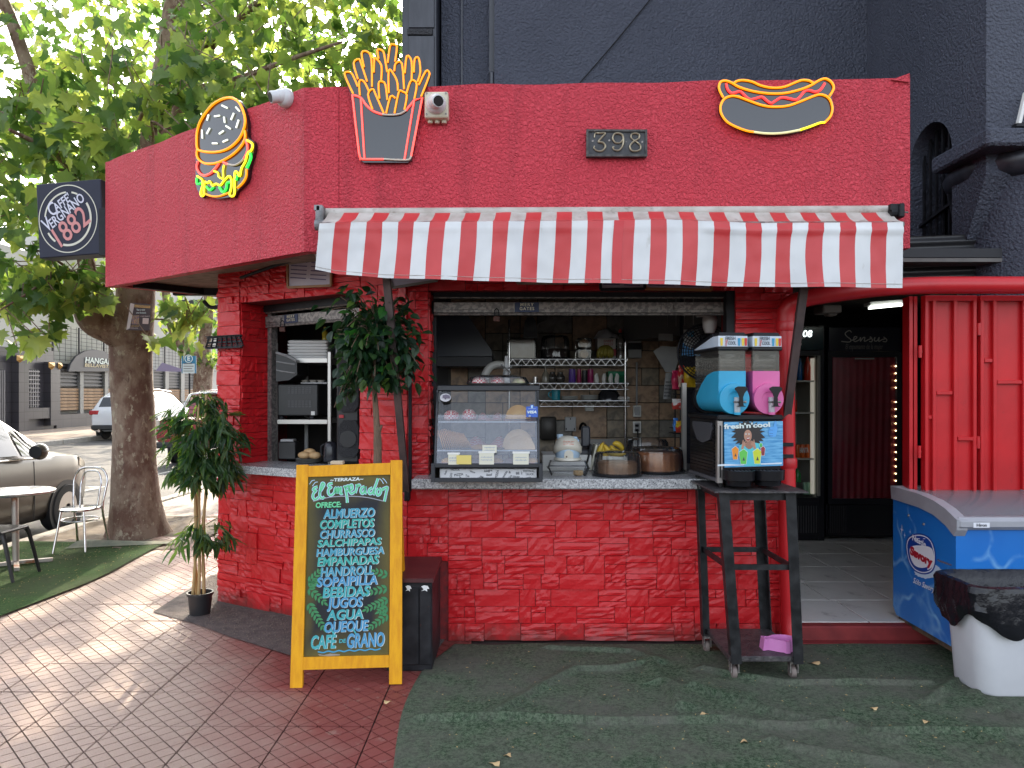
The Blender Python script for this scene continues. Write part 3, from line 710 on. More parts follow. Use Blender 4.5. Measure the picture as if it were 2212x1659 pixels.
part('wall_strip', MB().b2(-.46, -.447, 6.70, 6.72, 2.56, 15).b2(-.205, -.158, 6.66, 6.72, 2.56, 15), M_bsm, bb)
cm = part('metal_column', MB().b2(-.955, -.66, 6.45, 7.2, 2.56, 15), M_bsm, bb)
part('column_panel', MB().b2(-.90, -.675, 6.437, 6.45, 2.56, 4.66, .004).b2(-.90, -.675, 6.437, 6.45, 4.73, 7, .004), M_bsm, cm)
part('column_weld', MB().b2(-.91, -.69, 6.43, 6.45, 4.665, 4.722, .006), mat('weld_black', (.02, .02, .024), .6, bump=1.0, bscale=60, bdist=.02), cm)
part('building_mass', MB().b2(-.9, 9, 7.25, 16, 2.56, 15), M_bst, bb)
SX = 3.136; ac, ar_, sp_ = 5.565, .285, 3.29
sw = MB()
def sidep(pts): sw.prism([(SX, y, z) for y, z in pts], (-1, 0, 0), .25)
sidep([(4.9, 3.2), (4.9, 15), (6.56, 15), (6.56, 3.9), (4.9 + .0, 3.9)][:0] or [(4.9, 3.6), (6.549, 3.6), (6.549, 15), (4.9, 15)])
sidep([(ac + ar_, 2.5), (6.549, 2.5), (6.549, 3.6), (ac + ar_, 3.6)]); sidep([(4.9, 3.0), (ac - ar_, 2.3), (ac - ar_, 3.6), (4.9, 3.6)])
AN = 14
for i in range(AN):
    a, b = math.pi * i / AN, math.pi * (i + 1) / AN
    sidep([(ac + ar_ * math.cos(a), sp_ + ar_ * math.sin(a)), (ac + ar_ * math.cos(a), 3.6), (ac + ar_ * math.cos(b), 3.6), (ac + ar_ * math.cos(b), sp_ + ar_ * math.sin(b))])
part('side_wall', sw, M_bst, bb)
part('corner_block', MB().b2(3.39, 9, 4.9, 7.2, 3.25, 15).b2(3.137, 3.39, 4.899, 5.0, 3.25, 15), M_bst, bb)
part('capital_slab', MB().b2(3.03, 9, 4.72, 5.36, 3.135, 3.248, .015), M_bst, bb)
part('pillar_ring', MB().lathe((3.62, 5.2, 3.06), [(.43, -.07), (.50, -.03), (.52, .03), (.50, .075)], 40), M_bsm, bb, 50)
part('round_pillar', MB().lathe((3.62, 5.2, 0), [(.43, 0), (.425, 3.05)], 48), M_bst, bb, 50)
ag = part('arch_backing', MB().b2(3.5, 3.52, 4.95, 6.2, 2.2, 3.7), mat('arch_dark', (.006, .006, .008), .6), bb)
gz = MB()
for k in range(7): y = 5.31 + k * .085; part('railing_bar', MB().b2(SX + .10, SX + .118, y, y + .018, 2.5, 3.6), M_black, bb)
part('railing_rail', MB().bar((SX + .09, 5.25, 2.98), (SX + .09, 5.9, 2.86), .03, .02).bar((SX + .02, 5.25, 2.72), (SX + .02, 5.35, 2.99), .03, .015), M_black, bb)
part('railing_foot', MB().b2(SX + .06, SX + .09, 5.36, 5.44, 2.59, 2.62).b2(SX + .06, SX + .09, 5.6, 5.7, 2.57, 2.60), M_steelg, bb)
part('corrugated_sheet', MB().grid(lambda u, v: (2.28 + .98 * u, 5.12 + .008 * math.sin(v * 4.4 * 2 * math.pi), 2.33 + .30 * v + .035 * (u - .3) ), 4, 60), mat('black_sheet', (.018, .018, .02), .42, bump=.2, bscale=40), bb, 60)
part('cable', MB().tube([P(1245, 188, 6.53), P(1330, 90, 6.53), P(1412, -10, 6.53), P(1500, -110, 6.53)], .006, 6), M_black, bb)
part('wall_lamp', MB().box(P(1062, 172, 6.6), (.05, .08, .13), None, .015), M_bsm, bb)
wp = part('pole', MB().bar(P(2200, 268, 4.86), P(2216, 200, 4.86), .03, .02), mat('white_plastic', (.75, .74, .70), .45), bb)
part('pole_foot', MB().box(P(2202, 272, 4.86), (.07, .05, .02)), M_black, wp)
# ================================================================== red folding gate
M_gate = mat('gate_red', (.60, .014, .02), .36, c2=(.46, .012, .017), nscale=2.5, bump=.12, bscale=9, dirt=(.22, .015, .017), dscale=7, dlo=.60, dhi=.80, spec=.35)
c7 = crop(1900, 680, 2560, 1340, 1659)
gate = thing('folding_gate', 'red sheet metal folding gate with raised bars beside the doorway', 'gate', (2.95, 4.68, .1))
GY = 4.66
def gx(cx): return P(*c7(cx, 0), GY).x
def gzz(cy): return P(*c7(0, cy), GY).z
ZT, ZB = gzz(150), .11
for li, (x0, x1, vb, hb) in enumerate(((1025, 1352, (1028, 1076, 1208, 1330), ((1100, 1200, 760), (1045, 1070, 912), (1235, 1330, 1047))),
                                      (1372, 1900, (1376, 1456, 1640, 1780), ((1400, 1450, 557), (1480, 1635, 692), (1660, 1780, 900))))):
    leaf = part('gate_leaf', MB().b2(gx(x0), gx(x1), GY + .005, GY + .025, ZB, ZT), M_gate, gate)
    for v_ in vb: part('gate_bar', MB().b2(gx(v_ - 2), gx(v_ + 20), GY - .022, GY + .006, ZB, ZT, .003), M_gate, leaf)
    for (a, b, cy) in hb: part('gate_bar', MB().b2(gx(a), gx(b), GY - .020, GY + .006, gzz(cy + 12), gzz(cy - 12), .003), M_gate, leaf)
    part('gate_bar', MB().b2(gx(x0), gx(x1), GY - .0215, GY + .006, ZT - .035, ZT, .003), M_gate, leaf)
el = part('gate_leaf', MB().b2(gx(985), gx(1005), GY + .03, GY + .10, ZB, ZT), M_gate, gate)
el2 = part('gate_leaf', MB().bar((gx(960), GY + .02, (ZT + ZB) / 2 + .0), (gx(975), GY + .13, (ZT + ZB) / 2), ZT - ZB, .02, up=(1, 0, 0)), M_gate, gate)
for (cx, cy) in ((1005, 500), (1000, 1130), (1375, 360), (1370, 1070)):
    part('hinge', MB().tube([P(*c7(cx, cy - 38), GY - .02), P(*c7(cx, cy + 38), GY - .02)], .011, 8).tube([P(*c7(cx, cy - 6), GY - .02), P(*c7(cx, cy + 6), GY - .02)], .013, 8), M_gate, gate, 40)
# ================================================================== awning
M_aw = mat('awning_white', (.70, .71, .71), .5, c2=(.62, .63, .64), nscale=5, dirt=(.42, .40, .36), dscale=7, dlo=.64, dhi=.8, stretch=(1, 1, .5))
M_ar = mat('awning_red', (.50, .028, .032), .42, c2=(.57, .045, .048), nscale=4)
M_awd = mat('awning_white_dirty', (.52, .49, .45), .6, c2=(.38, .34, .30), nscale=9, dirt=(.2, .17, .14), dscale=14, dlo=.58, dhi=.75)
aw = thing('awning', 'red and white striped roll-out awning with deep valance over the counter', 'awning', (.5, 4.2, 2.2))
NS = 37; YB, YR = 4.12, 4.275
def interp(t, ks):
    for (a, va), (b, vb) in zip(ks, ks[1:]):
        if t <= b: return va + (vb - va) * (t - a) / (b - a)
    return ks[-1][1]
def vtop(u): return interp(u, ((0, 483), (.05, 480), (.3, 478), (.5, 476), (.6, 474), (.75, 482), (1, 480)))
def vbot(u): return interp(u, ((0, 580), (.04, 591), (.12, 600), (.25, 606), (.5, 612), (.75, 619), (1, 622)))
def val(u, v):
    xt = 690 + (1951 - 690) * u; xb = 678 + (1950 - 678) * u
    s = math.sin(math.pi * min(1, v * 1.0))
    wv = (7 * math.sin(u * 15.5 + .6) * (u > .5) * min(1, (u - .5) * 4) + 2.5 * math.sin(u * 40)) * math.sin(math.pi * v) * .9
    x = xt + (xb - xt) * v - wv * .8; y = vtop(u) + (vbot(u) - vtop(u)) * v
    q = P(x, y, YB)
    dy = (.022 * math.sin(u * 19 + .4) + .010 * math.sin(u * 47 + v)) * v * (1 - .35 * v) - .012 * math.exp(-((v - .12) / .05) ** 2) * (1 if u > .66 else .3) + .004 * noise.noise(V((u * 60, v * 4, 2)))
    if u < .06: dy += .05 * (1 - u / .06) * v * .3
    k = (YB + dy) / YB
    return V((q.x, YB + dy, q.z))
def topc(u, v):
    a = P(712 + (1923 - 712) * u, 456 + 1.5 * math.sin(u * 9), YR); b = val(u, 0); q = a.lerp(b, v)
    return q + V((0, 0, -.012 * math.sin(math.pi * v) + .004 * noise.noise(V((u * 30, v * 3, 7)))))
def striped(name, fn, nv, m0, m1, parent):
    mb = MB(); mb.grid(fn, NS * 4, nv); c = mb.center(); me = mb.mesh(name, 60, False, c); me.materials.append(m0); me.materials.append(m1)
    nf = len(me.polygons)
    for i, p in enumerate(me.polygons): p.material_index = (i // nv // 4) % 2
    o = bpy.data.objects.new(name, me); return place(o, c, parent)
striped('valance', val, 22, M_aw, M_ar, aw); striped('canopy_cloth', topc, 6, M_awd, M_ar, aw)
vh = MB(); vh.tube([val(i / 60, .94) + V((0, -.0015, 0)) for i in range(61)], .0012, 4); part('hem_seam', vh, M_awd, aw)
part('seam_patch', MB().grid(lambda u, v: val(.505 + .017 * u, v) + V((0, -.003, 0)), 2, 14), mat('awning_patch', (.52, .012, .018), .35), aw, 60)
part('roller', MB().tube([P(700, 462, YR + .02), P(1935, 456, YR + .02)], .033, 12), M_awd, aw, 50)
part('front_bar', MB().tube([P(690, 487, YB + .03), P(1950, 486, YB + .03)], .02, 10), M_steelg, aw, 50)
M_arm = mat('awning_arm', (.05, .035, .035), .55, c2=(.09, .06, .055), nscale=10)
part('arm', MB().bar(P(826, 500, 4.15), P(878, 1062, 4.61), .042, .026), M_arm, aw)
part('arm', MB().bar(P(1752, 500, 4.15), P(1688, 985, 4.58), .046, .028), M_arm, aw)
for (x, y, yy) in ((880, 1066, 4.62), (1688, 990, 4.6)): part('arm_pivot', MB().box(P(x, y, yy), (.035, .05, .09), None, .005), M_black, aw)
part('wall_channel', MB().bar(P(886, 800, 4.635), P(886, 1060, 4.635), .024, .02), M_black, aw)
lb = part('end_bracket', MB().box(P(694, 468, 4.26), (.045, .10, .115), None, .008).box(P(688, 452, 4.25), (.03, .08, .03)).lathe(P(693, 486, 4.22), [(.032, -.03), (.032, .03)], 12, axis=(1, 0, 0)), mat('cast_grey', (.28, .28, .29), .5, .5, c2=(.12, .12, .12), nscale=12), aw)
rb = part('end_bracket', MB().box(P(1940, 458, 4.25), (.03, .10, .08), None, .006).tube([P(1922, 460, 4.24), P(1944, 460, 4.24)], .027, 12).box(P(1930, 448, 4.23), (.045, .03, .035)), M_black, aw)
part('crank_eye', MB().tube([P(1945, 458, 4.23), P(1962, 459, 4.2)], .005, 6), M_steelg, aw)
# ================================================================== neon signs
def neon(c, e): return mat(c, e, .4, emit=e, estr=.62)
N_or = mat('neon_orange', (.9, .35, .02), .35, emit=(1, .235, .0), estr=.30); N_rd = mat('neon_red', (.9, .05, .05), .35, emit=(1, .035, .035), estr=.42)
N_yl = mat('neon_yellow', (.9, .8, .05), .35, emit=(1, .80, .01), estr=.40); N_gn = mat('neon_green', (.1, .9, .1), .35, emit=(.01, .85, .06), estr=.38)
N_pk = mat('neon_coral', (.95, .15, .12), .35, emit=(1, .06, .045), estr=.42); N_off = mat('neon_unlit', (.62, .55, .45), .45); N_wh = mat('neon_white', (.8, .85, .75), .4, emit=(.8, .85, .7), estr=.28)
M_acr = mat('black_acrylic', (.008, .008, .01), .06, spec=.8)
def sign(root, cr, surf, off):
    def q(p, o=off): x, y = cr(*p); return surf(x, y, o)
    def tube(pts, m, r, name='neon_tube', closed=False, sm=5):
        pp = [q(p) for p in pts]; pp = smoothline(pp, sm, closed) if sm else pp
        part(name, MB().tube(pp, r, 8, closed=closed), m, root, 60)
    def back(pts, n, th=.022, sm=5):
        pp = [q(p, off - .008) for p in pts]; pp = smoothline(pp, sm, True) if sm else pp
        part('backing', MB().prism(pp, n, th), M_acr, root, tri=True)
    return q, tube, back
cb = crop(470, 220, 660, 510, 1087)
bs = thing('burger_sign', 'neon hamburger sign with sesame bun and green lettuce on black backing', 'neon sign', fslant(485, 430))
q, tube, back = sign(bs, cb, fslant, .035)
back([(120, 620), (180, 430), (320, 250), (450, 160), (600, 125), (720, 170), (810, 320), (850, 500), (860, 700), (940, 770), (945, 880), (900, 1060), (870, 1180), (840, 1330), (700, 1480), (660, 1560), (600, 1560), (430, 1580), (250, 1540), (190, 1570), (160, 1510), (110, 1370), (110, 1100), (115, 850)], FNS)
tube([(135, 870), (122, 740), (135, 600), (190, 450), (320, 270), (440, 180), (560, 140), (650, 150), (730, 210), (790, 330), (818, 470), (790, 610), (720, 740), (600, 850), (470, 905), (330, 918), (210, 905)], N_or, .0078, closed=True)
tube([(130, 880), (125, 960), (160, 1030), (250, 1080), (380, 1078), (500, 1035), (640, 950), (760, 830), (815, 720), (812, 610)], N_or, .0075)
tube([(140, 1050), (125, 1140), (170, 1220), (240, 1250), (320, 1220), (390, 1150), (440, 1080)], N_pk, .0072); tube([(820, 730), (850, 830), (845, 920), (800, 1010)], N_pk, .007)
tube([(800, 1010), (740, 1070), (660, 1105), (570, 1090)], N_off, .007); tube([(570, 1090), (500, 1060)], N_pk, .007, sm=0)
tube([(130, 1260), (200, 1310), (210, 1380), (180, 1500), (195, 1545), (225, 1520), (235, 1350), (280, 1360), (310, 1335), (350, 1395), (400, 1370), (460, 1390), (520, 1320), (590, 1260), (625, 1330), (615, 1440), (595, 1520), (630, 1550), (665, 1510), (665, 1350), (670, 1210), (700, 1200), (740, 1260), (765, 1150), (820, 1050), (850, 940), (910, 880), (920, 800), (840, 745)], N_yl, .0066, sm=4)
tube([(515, 1100), (500, 1180), (500, 1290), (440, 1270), (425, 1210), (370, 1190)], N_yl, .006, sm=3)
tube([(885, 930), (900, 990), (870, 1080), (840, 1140)], N_gn, .0085); tube([(450, 1420), (500, 1490), (545, 1440), (560, 1360), (610, 1345)], N_gn, .0075); tube([(260, 1410), (310, 1460), (360, 1420)], N_gn, .007); tube([(120, 1290), (130, 1370), (190, 1360)], N_gn, .0065); tube([(705, 1250), (685, 1320)], N_gn, .008, sm=0)
tube([(835, 1160), (830, 1270), (780, 1360), (710, 1425)], N_or, .0075); tube([(240, 1510), (330, 1545), (440, 1548), (580, 1500)], N_or, .006)
for a, b in (((485, 250), (560, 285)), ((685, 275), (735, 330)), ((295, 380), (270, 465)), ((380, 405), (450, 395)), ((515, 415), (525, 495)), ((655, 360), (615, 455)), ((725, 455), (688, 570)), ((310, 575), (268, 655)), ((545, 545), (605, 582)), ((505, 615), (448, 655)), ((565, 740), (500, 770)), ((350, 792), (415, 792)), ((198, 600), (205, 720))):
    part('sesame_tube', MB().tube([q(a), q(b)], .0058, 8), N_wh, bs, 60)
cf = crop(840, 90, 1130, 420, 1458)
fs = thing('fries_sign', 'neon french fries sign with orange sticks in a red carton', 'neon sign', ffront(838, 350))
q, tube, back = sign(fs, cf, ffront, .035)
back([(90, 480), (130, 430), (210, 480), (205, 330), (280, 275), (310, 290), (310, 190), (400, 175), (460, 280), (510, 270), (500, 150), (590, 170), (650, 250), (660, 110), (720, 90), (780, 130), (770, 300), (850, 320), (870, 230), (940, 260), (980, 270), (1040, 260), (1070, 420), (1150, 420), (1190, 480), (1100, 760), (950, 1560), (900, 1590), (350, 1590), (290, 1550), (190, 740)], FNF, sm=0)
for pts in ([(215, 725), (110, 490), (150, 450), (205, 480), (272, 632)], [(275, 540), (222, 340), (290, 290), (320, 360), (390, 570)], [(352, 390), (322, 215), (390, 195), (445, 290), (452, 636)], [(475, 455), (482, 290), (495, 275), (570, 370), (568, 555)],
            [(535, 285), (522, 170), (590, 190), (612, 270), (642, 450)], [(650, 335), (680, 125), (720, 105), (765, 135), (742, 320)], [(733, 440), (750, 345), (828, 345), (855, 665)], [(865, 465), (890, 250), (950, 320), (950, 550)], [(978, 455), (990, 290), (1040, 280), (1060, 450), (1025, 575)],
            [(1040, 615), (1130, 440), (1172, 460), (1165, 520), (1070, 760)], [(300, 745), (292, 570), (350, 570), (410, 685)], [(458, 920), (402, 735), (460, 665), (500, 740), (600, 970)], [(545, 785), (535, 600), (570, 570), (620, 610), (645, 800)],
            [(663, 715), (660, 460), (690, 430), (765, 560), (778, 685)], [(630, 970), (685, 760), (745, 780)], [(735, 970), (790, 705), (840, 700), (890, 745), (860, 925)], [(888, 715), (930, 580), (970, 555), (1015, 610), (985, 790)]):
    tube(pts, N_or, .0054, sm=3)
tube([(205, 740), (290, 1480), (320, 1540), (360, 1548), (600, 1548)], N_pk, .006, sm=2); tube([(600, 1548), (880, 1560), (930, 1540), (945, 1510)], N_off, .006, sm=2)
tube([(945, 1510), (1085, 775), (985, 805), (880, 935)], N_pk, .006, sm=0); tube([(880, 935), (800, 980), (680, 993), (580, 985)], N_off, .006); tube([(580, 985), (470, 945), (380, 870), (310, 775), (205, 740)], N_pk, .006, sm=3)
tube([(312, 785), (358, 1545)], N_pk, .0056, sm=0); tube([(982, 810), (860, 1560)], N_pk, .0056, sm=0)
chd = crop(1780, 180, 2100, 350, 2212)
hs = thing('hot_dog_sign', 'neon hot dog sign with red mustard squiggle on black backing', 'neon sign', ffront(1678, 290))
q, tube, back = sign(hs, chd, ffront, .035)
back([(95, 260), (150, 150), (240, 125), (370, 150), (520, 115), (700, 150), (900, 250), (1100, 270), (1300, 240), (1500, 130), (1650, 110), (1780, 160), (1950, 90), (2080, 150), (2130, 280), (2070, 430), (2115, 620), (2060, 770), (1900, 880), (1600, 1010), (1300, 1075), (1000, 1085), (700, 1050), (450, 970), (250, 850), (140, 720), (125, 560), (180, 440)], FNF, sm=3)
tube([(195, 440), (140, 340), (120, 250), (150, 170), (230, 150), (330, 180), (470, 260), (700, 330), (980, 370), (1250, 365), (1500, 310), (1700, 235), (1850, 145), (1960, 115), (2060, 170), (2105, 260), (2080, 340), (2030, 415)], N_or, .0068)
tube([(385, 185), (450, 150), (560, 142), (700, 170), (850, 235), (1050, 272), (1250, 255), (1450, 175), (1560, 140), (1680, 150), (1755, 195)], N_or, .0066)
tube([(245, 200), (270, 300), (340, 365), (430, 345), (490, 335), (560, 400), (650, 472), (760, 455), (860, 430), (930, 480), (1020, 540), (1100, 495), (1200, 440), (1320, 455), (1440, 478), (1510, 440), (1600, 335), (1680, 315), (1790, 345), (1880, 300), (1950, 195)], N_rd, .0068, sm=3)
tube([(1950, 870), (2050, 760), (2080, 620), (2040, 480), (1960, 410), (1850, 390), (1720, 430), (1500, 520), (1300, 585), (1060, 602), (850, 570), (600, 480), (450, 425), (330, 415), (220, 460), (160, 550), (145, 640), (170, 740), (260, 860), (420, 950), (600, 1015), (720, 1035)], N_or, .0068)
tube([(720, 1035), (900, 1058), (1100, 1062), (1300, 1042), (1520, 1000)], mat('neon_pale', (.7, .68, .4), .4, emit=(.7, .65, .3), estr=.15), .0066); tube([(1520, 1000), (1700, 940), (1860, 880), (1950, 870)], N_yl, .0064)
# ================================================================== house number, cameras, brackets
pn = crop(1000, 0, 1780, 560, 2212)
hn = thing('house_number', 'black wooden plaque with brass numerals 398 on the red fascia', 'house number', ffront(1332, 338))
M_brass = mat('brass_numeral', (.55, .47, .33), .4, .7, c2=(.42, .36, .26), nscale=30)
def pq(x, y, o): return ffront(*pn(x, y), o)
part('backing', MB().prism([pq(1322, 920, .03), pq(1752, 922, .03), pq(1750, 1110, .03), pq(1322, 1110, .03)], FNF, .03), mat('black_wood', (.02, .02, .024), .55, c2=(.06, .06, .065), nscale=20, dirt=(.3, .27, .22), dscale=24, dlo=.66, dhi=.72), hn)
fr = MB()
for a, b in (((1322, 926), (1752, 928)), ((1322, 1104), (1750, 1104)), ((1328, 920), (1328, 1110)), ((1745, 920), (1745, 1110))): fr.bar(pq(*a, .034), pq(*b, .034), .014, .012)
part('frame', fr, mat('worn_frame', (.10, .095, .09), .7, c2=(.03, .03, .03), nscale=25, dirt=(.35, .28, .2), dscale=30, dlo=.6, dhi=.68), hn)
def ser(pts, w0, w1, m=M_brass, name='numeral'):
    pp = smoothline([pq(x, y, .036) for x, y in pts], 6); n = len(pp)
    rr = [w0 + (w1 - w0) * math.sin(math.pi * i / (n - 1)) for i in range(n)]; return MB().tube(pp, rr, 6)
n3 = ser([(1378, 975), (1385, 945), (1420, 945), (1455, 944), (1430, 975), (1408, 1005), (1440, 1012), (1456, 1040), (1435, 1068), (1400, 1070), (1375, 1050), (1380, 1035)], .004, .0062); part('numeral', n3, M_brass, hn, 60)
n9 = ser([(1582, 985), (1560, 1012), (1525, 1010), (1508, 980), (1520, 950), (1550, 945), (1578, 960), (1584, 1000), (1575, 1040), (1550, 1066), (1520, 1062), (1508, 1045), (1518, 1040)], .004, .0062); part('numeral', n9, M_brass, hn, 60)
n8 = ser([(1668, 1000), (1640, 978), (1642, 952), (1668, 945), (1695, 955), (1692, 982), (1655, 1005), (1630, 1035), (1640, 1065), (1670, 1072), (1702, 1060), (1704, 1032), (1680, 1008), (1655, 992)], .004, .006); part('numeral', n8, M_brass, hn, 60)
for p in ((1366, 1000), (1483, 996), (1717, 1006)): part('screw', MB().lathe(pq(*p, .031), [(.006, -.002), (.006, .003)], 8, axis=FNF), M_steelg, hn)
M_camw = mat('camera_white', (.62, .62, .63), .35); M_lens = mat('lens_black', (.01, .008, .012), .06)
M_ivory = mat('ivory_box', (.62, .58, .44), .45, c2=(.55, .50, .38), nscale=6)
def dome(name, label, c, n, look, box=None):
    r = thing(name, label, 'camera', c); n = V(n); lk = V(look).normalized(); c = V(c)
    if box:
        M = frame(c, (V((0, 0, 1)).cross(n)), (0, 0, 1)); rot = M.to_3x3()
        part('junction_box', MB().box(c - n * .02, (.135, .15, .07), rot, .006), M_ivory, r)
        for sx in (-1, 1):
            for sy in (-1, 1): part('screw', MB().lathe(c + rot @ V((sx * .056, sy * .06 + .004, .016)), [(.006, 0), (.006, .003)], 8, axis=n), M_steelg, r)
        for sx in (-.04, 0, .04): part('gland', MB().lathe(c - n * .03 + V((sx, 0, -.08)), [(.014, -.012), (.016, .01)], 8), M_ivory, r)
    b = part('housing', MB().lathe(c, [(.055, .0), (.058, .02), (.052, .045), (.03, .06)], 20, axis=n), M_camw, r, 50)
    e = c + n * .05
    part('eyeball', MB().sphere(e, .043, 16, 10), M_camw, r, 60)
    part('barrel', MB().lathe(e, [(.036, .01), (.036, .062), (.033, .066)], 20, axis=lk), M_camw, r, 40)
    part('lens', MB().lathe(e, [(.029, .0615), (.029, .0675)], 20, axis=lk), M_lens, r)
dome('security_camera', 'white dome security camera mounted on an ivory junction box beside the fries sign', ffront(943, 228, .055), FNF, (.35, -.9, -.25), True)
dome('security_camera', 'white dome security camera on the slanted fascia between burger and fries signs', fslant(622, 214, .0), FNS, (-.8, -.55, -.3))
tvb = crop(320, 740, 560, 980, 1659)
cb5 = crop(520, 640, 1120, 1240, 1659)
br = thing('wall_bracket', 'black perforated steel wall bracket on the red corner pillar', 'bracket', ch(.99, 1.62))
zt = [onplane(*tvb(1372, 660), ch(.9, 0, .03), CN), onplane(*cb5(245, 540), ch(.9, 0, .03), CN)]
A_, B_ = onplane(447, 727, ch(.9, 0, .04), CN), onplane(523, 727, ch(.9, 0, .04), CN); bw = (B_ - A_).length; hh_ = onplane(480, 725, ch(.9, 0, .04), CN).z - onplane(480, 752, ch(.9, 0, .04), CN).z
zc = onplane(480, 739, ch(.9, 0, .04), CN).z
Ab, Bb = V((A_.x, A_.y, zc)), V((B_.x, B_.y, zc)); dB = (Bb - Ab).normalized()
part('rail', MB().bar(Ab, Bb, .005, hh_ * .17), M_black, br)
for s_ in (-1, 1):
    part('rail', MB().bar(Ab + V((0, 0, s_ * hh_ * .41)), Bb + V((0, 0, s_ * hh_ * .41)), 0.006, hh_ * .20).bar(Ab + V((0, 0, s_ * hh_ * .5)) + CN * .008, Bb + V((0, 0, s_ * hh_ * .5)) + CN * .008, .02, .004), M_black, br)
    part('rail', MB().bar(Ab + V((0, 0, s_ * hh_ * .22)), Bb + V((0, 0, s_ * hh_ * .22)), .004, hh_ * .08), M_black, br)
for k in range(8):
    p = Ab + dB * (bw * (k + .1) / 7.2); tl = (k - 3.5) * .004
    part('web', MB().bar(p + V((tl, 0, -hh_ * .42)), p + V((-tl, 0, hh_ * .42)), .022, .005), M_black, br)
# ================================================================== café lightbox
cc_ = crop(70, 440, 280, 660, 1584); YC = 5.78
ls = thing('cafe_lightbox', 'square dark blue café lightbox sign with round cream emblem', 'sign', P(150, 560, YC))
kC = (210 / 1584) * (2212 / 2560) * YC / F
MC = frame(P(*cc_(757, 808), YC), (1, -.12, .05), (0, 0, 1))
M_navy = mat('sign_navy', (.014, .016, .034), .4, c2=(.018, .02, .04), nscale=3, spec=.25)
part('case', MB().box(MC.translation + MC.to_3x3() @ V((.012, 0, -.075)), (1320 * kC, 1405 * kC, .15), MC.to_3x3(), .006), M_navy, ls)
part('bracket', MB().b2(-3.19, -3.10, 5.72, 5.80, 2.62, 2.98), M_black, ls)
M_cream = mat('sign_cream', (.62, .60, .50), .5); M_lil = mat('sign_white', (.62, .62, .72), .5); M_pink = mat('sign_pink', (.60, .24, .23), .5)
def ring(r, w, a0, a1, name='emblem_ring', m=M_cream):
    mb = MB(); n = max(6, int((a1 - a0) / 5))
    po = ell(0, 0, (r + w / 2) * kC, (r + w / 2) * kC * 1.07, n, a0, a1 if a1 - a0 < 360 else a0 + 359.9); pi_ = ell(0, 0, (r - w / 2) * kC, (r - w / 2) * kC * 1.07, n, a0, a1 if a1 - a0 < 360 else a0 + 359.9)
    for i in range(len(po) - 1): mb.poly([MC @ V((*po[i], .003)), MC @ V((*po[i + 1], .003)), MC @ V((*pi_[i + 1], .003)), MC @ V((*pi_[i], .003))])
    part(name, mb, m, ls)
ring(592, 18, 0, 360); ring(465, 40, -105, 33); ring(470, 30, 92, 172); ring(470, 30, 63, 78); ring(470, 36, 208, 234)
def cl(s, x, y, size, rot, m, width, **k): lettering('emblem_lettering', s, MC @ Matrix.Translation(((x - 757) * kC, -(y - 808) * kC, 0)), size * kC, m, ls, width=width * kC, rot=R(rot), off=.003, bold=.0016, shear=.1, **k)
cl('AFFE\'', 655, 500, 235, 33, M_lil, 400); cl('C', 455, 610, 360, 33, M_lil, 170); cl('ERGNANO', 740, 660, 260, 35, M_lil, 850); cl('V', 335, 890, 380, 33, M_lil, 150)
cl('1882', 815, 975, 560, 35, M_pink, 780)
# ================================================================== framed notices
M_paper = mat('paper_lilac', (.46, .40, .50), .6, c2=(.52, .47, .54), nscale=5); M_wood = mat('frame_wood', (.24, .11, .04), .5, c2=(.32, .16, .07), nscale=12); M_ink = mat('ink_purple', (.12, .09, .20), .6)
def notice(label, corners, m_fr, lines=0, fw_=.012, ink=None):
    a, b, c, d = [V(p) for p in corners]; n = (b - a).cross(d - a).normalized(); n = n if n.y < 0 else -n
    r = thing('framed_notice', label, 'picture frame', (a + c) / 2)
    part('sheet', MB().prism([a, b, c, d], n, .006), M_paper, r)
    f = MB()
    for p, q2 in ((a, b), (b, c), (c, d), (d, a)): f.bar(p + n * .004, q2 + n * .004, .016, fw_, up=n)
    part('frame', f, m_fr, r)
    if lines:
        M = frame((a + c) / 2, b - a, a - d); w = (b - a).length; h_ = (a - d).length; il = MB()
        for k in range(lines):
            y = h_ * (.38 - .62 * k / max(1, lines - 1)); 
            for (x0, x1) in ((-.42, -.05), (.04, .40)): il.poly([M @ V((w * x0, y, .003)), M @ V((w * x1, y, .003)), M @ V((w * x1, y - .007, .003)), M @ V((w * x0, y - .007, .003))])
        part('print', il, ink or M_ink, r)
nz_ = ch(.5, 0, .035)
notice('lilac printed notice in thin wooden frame under the fascia, above the side window', [onplane(622, 552, nz_, CN), onplane(717, 556, nz_, CN), onplane(716, 617, nz_, CN), onplane(623, 621, nz_, CN)], M_wood, 6)
FWY = 4.615
notice('crooked grey frame tucked under the awning above the ficus crown', [P(838, 592, FWY), P(942, 584, FWY), P(945, 606, FWY), P(848, 622, FWY)], mat('frame_dirty', (.22, .2, .18), .7), 0, .014)
notice('long notice in pale wooden frame above the roller shutter plate', [P(1115, 592, FWY), P(1270, 592, FWY), P(1268, 612, FWY), P(1117, 612, FWY)], mat('frame_pale', (.30, .24, .18), .6), 0)
notice('certificate in thick black frame above the shutter', [P(1296, 585, FWY), P(1393, 588, FWY), P(1392, 624, FWY), P(1297, 626, FWY)], M_black, 5, .02)
notice('wide certificate in orange-brown wooden frame above the shutter', [P(1392, 588, FWY), P(1536, 592, FWY), P(1536, 627, FWY), P(1394, 624, FWY)], mat('frame_orange', (.34, .15, .05), .5), 2, .018)
fl = thing('floodlight', 'small grey floodlight under the slanted fascia above the side window', 'lamp', fslant(620, 570, -.12))
part('lamp_body', MB().box(fslant(560, 590, -.15) + V((.45, -.1, .12)), (.12, .06, .05), Matrix.Rotation(R(-25), 3, 'Z') @ Matrix.Rotation(R(30), 3, 'X'), .006), M_steelg, fl)
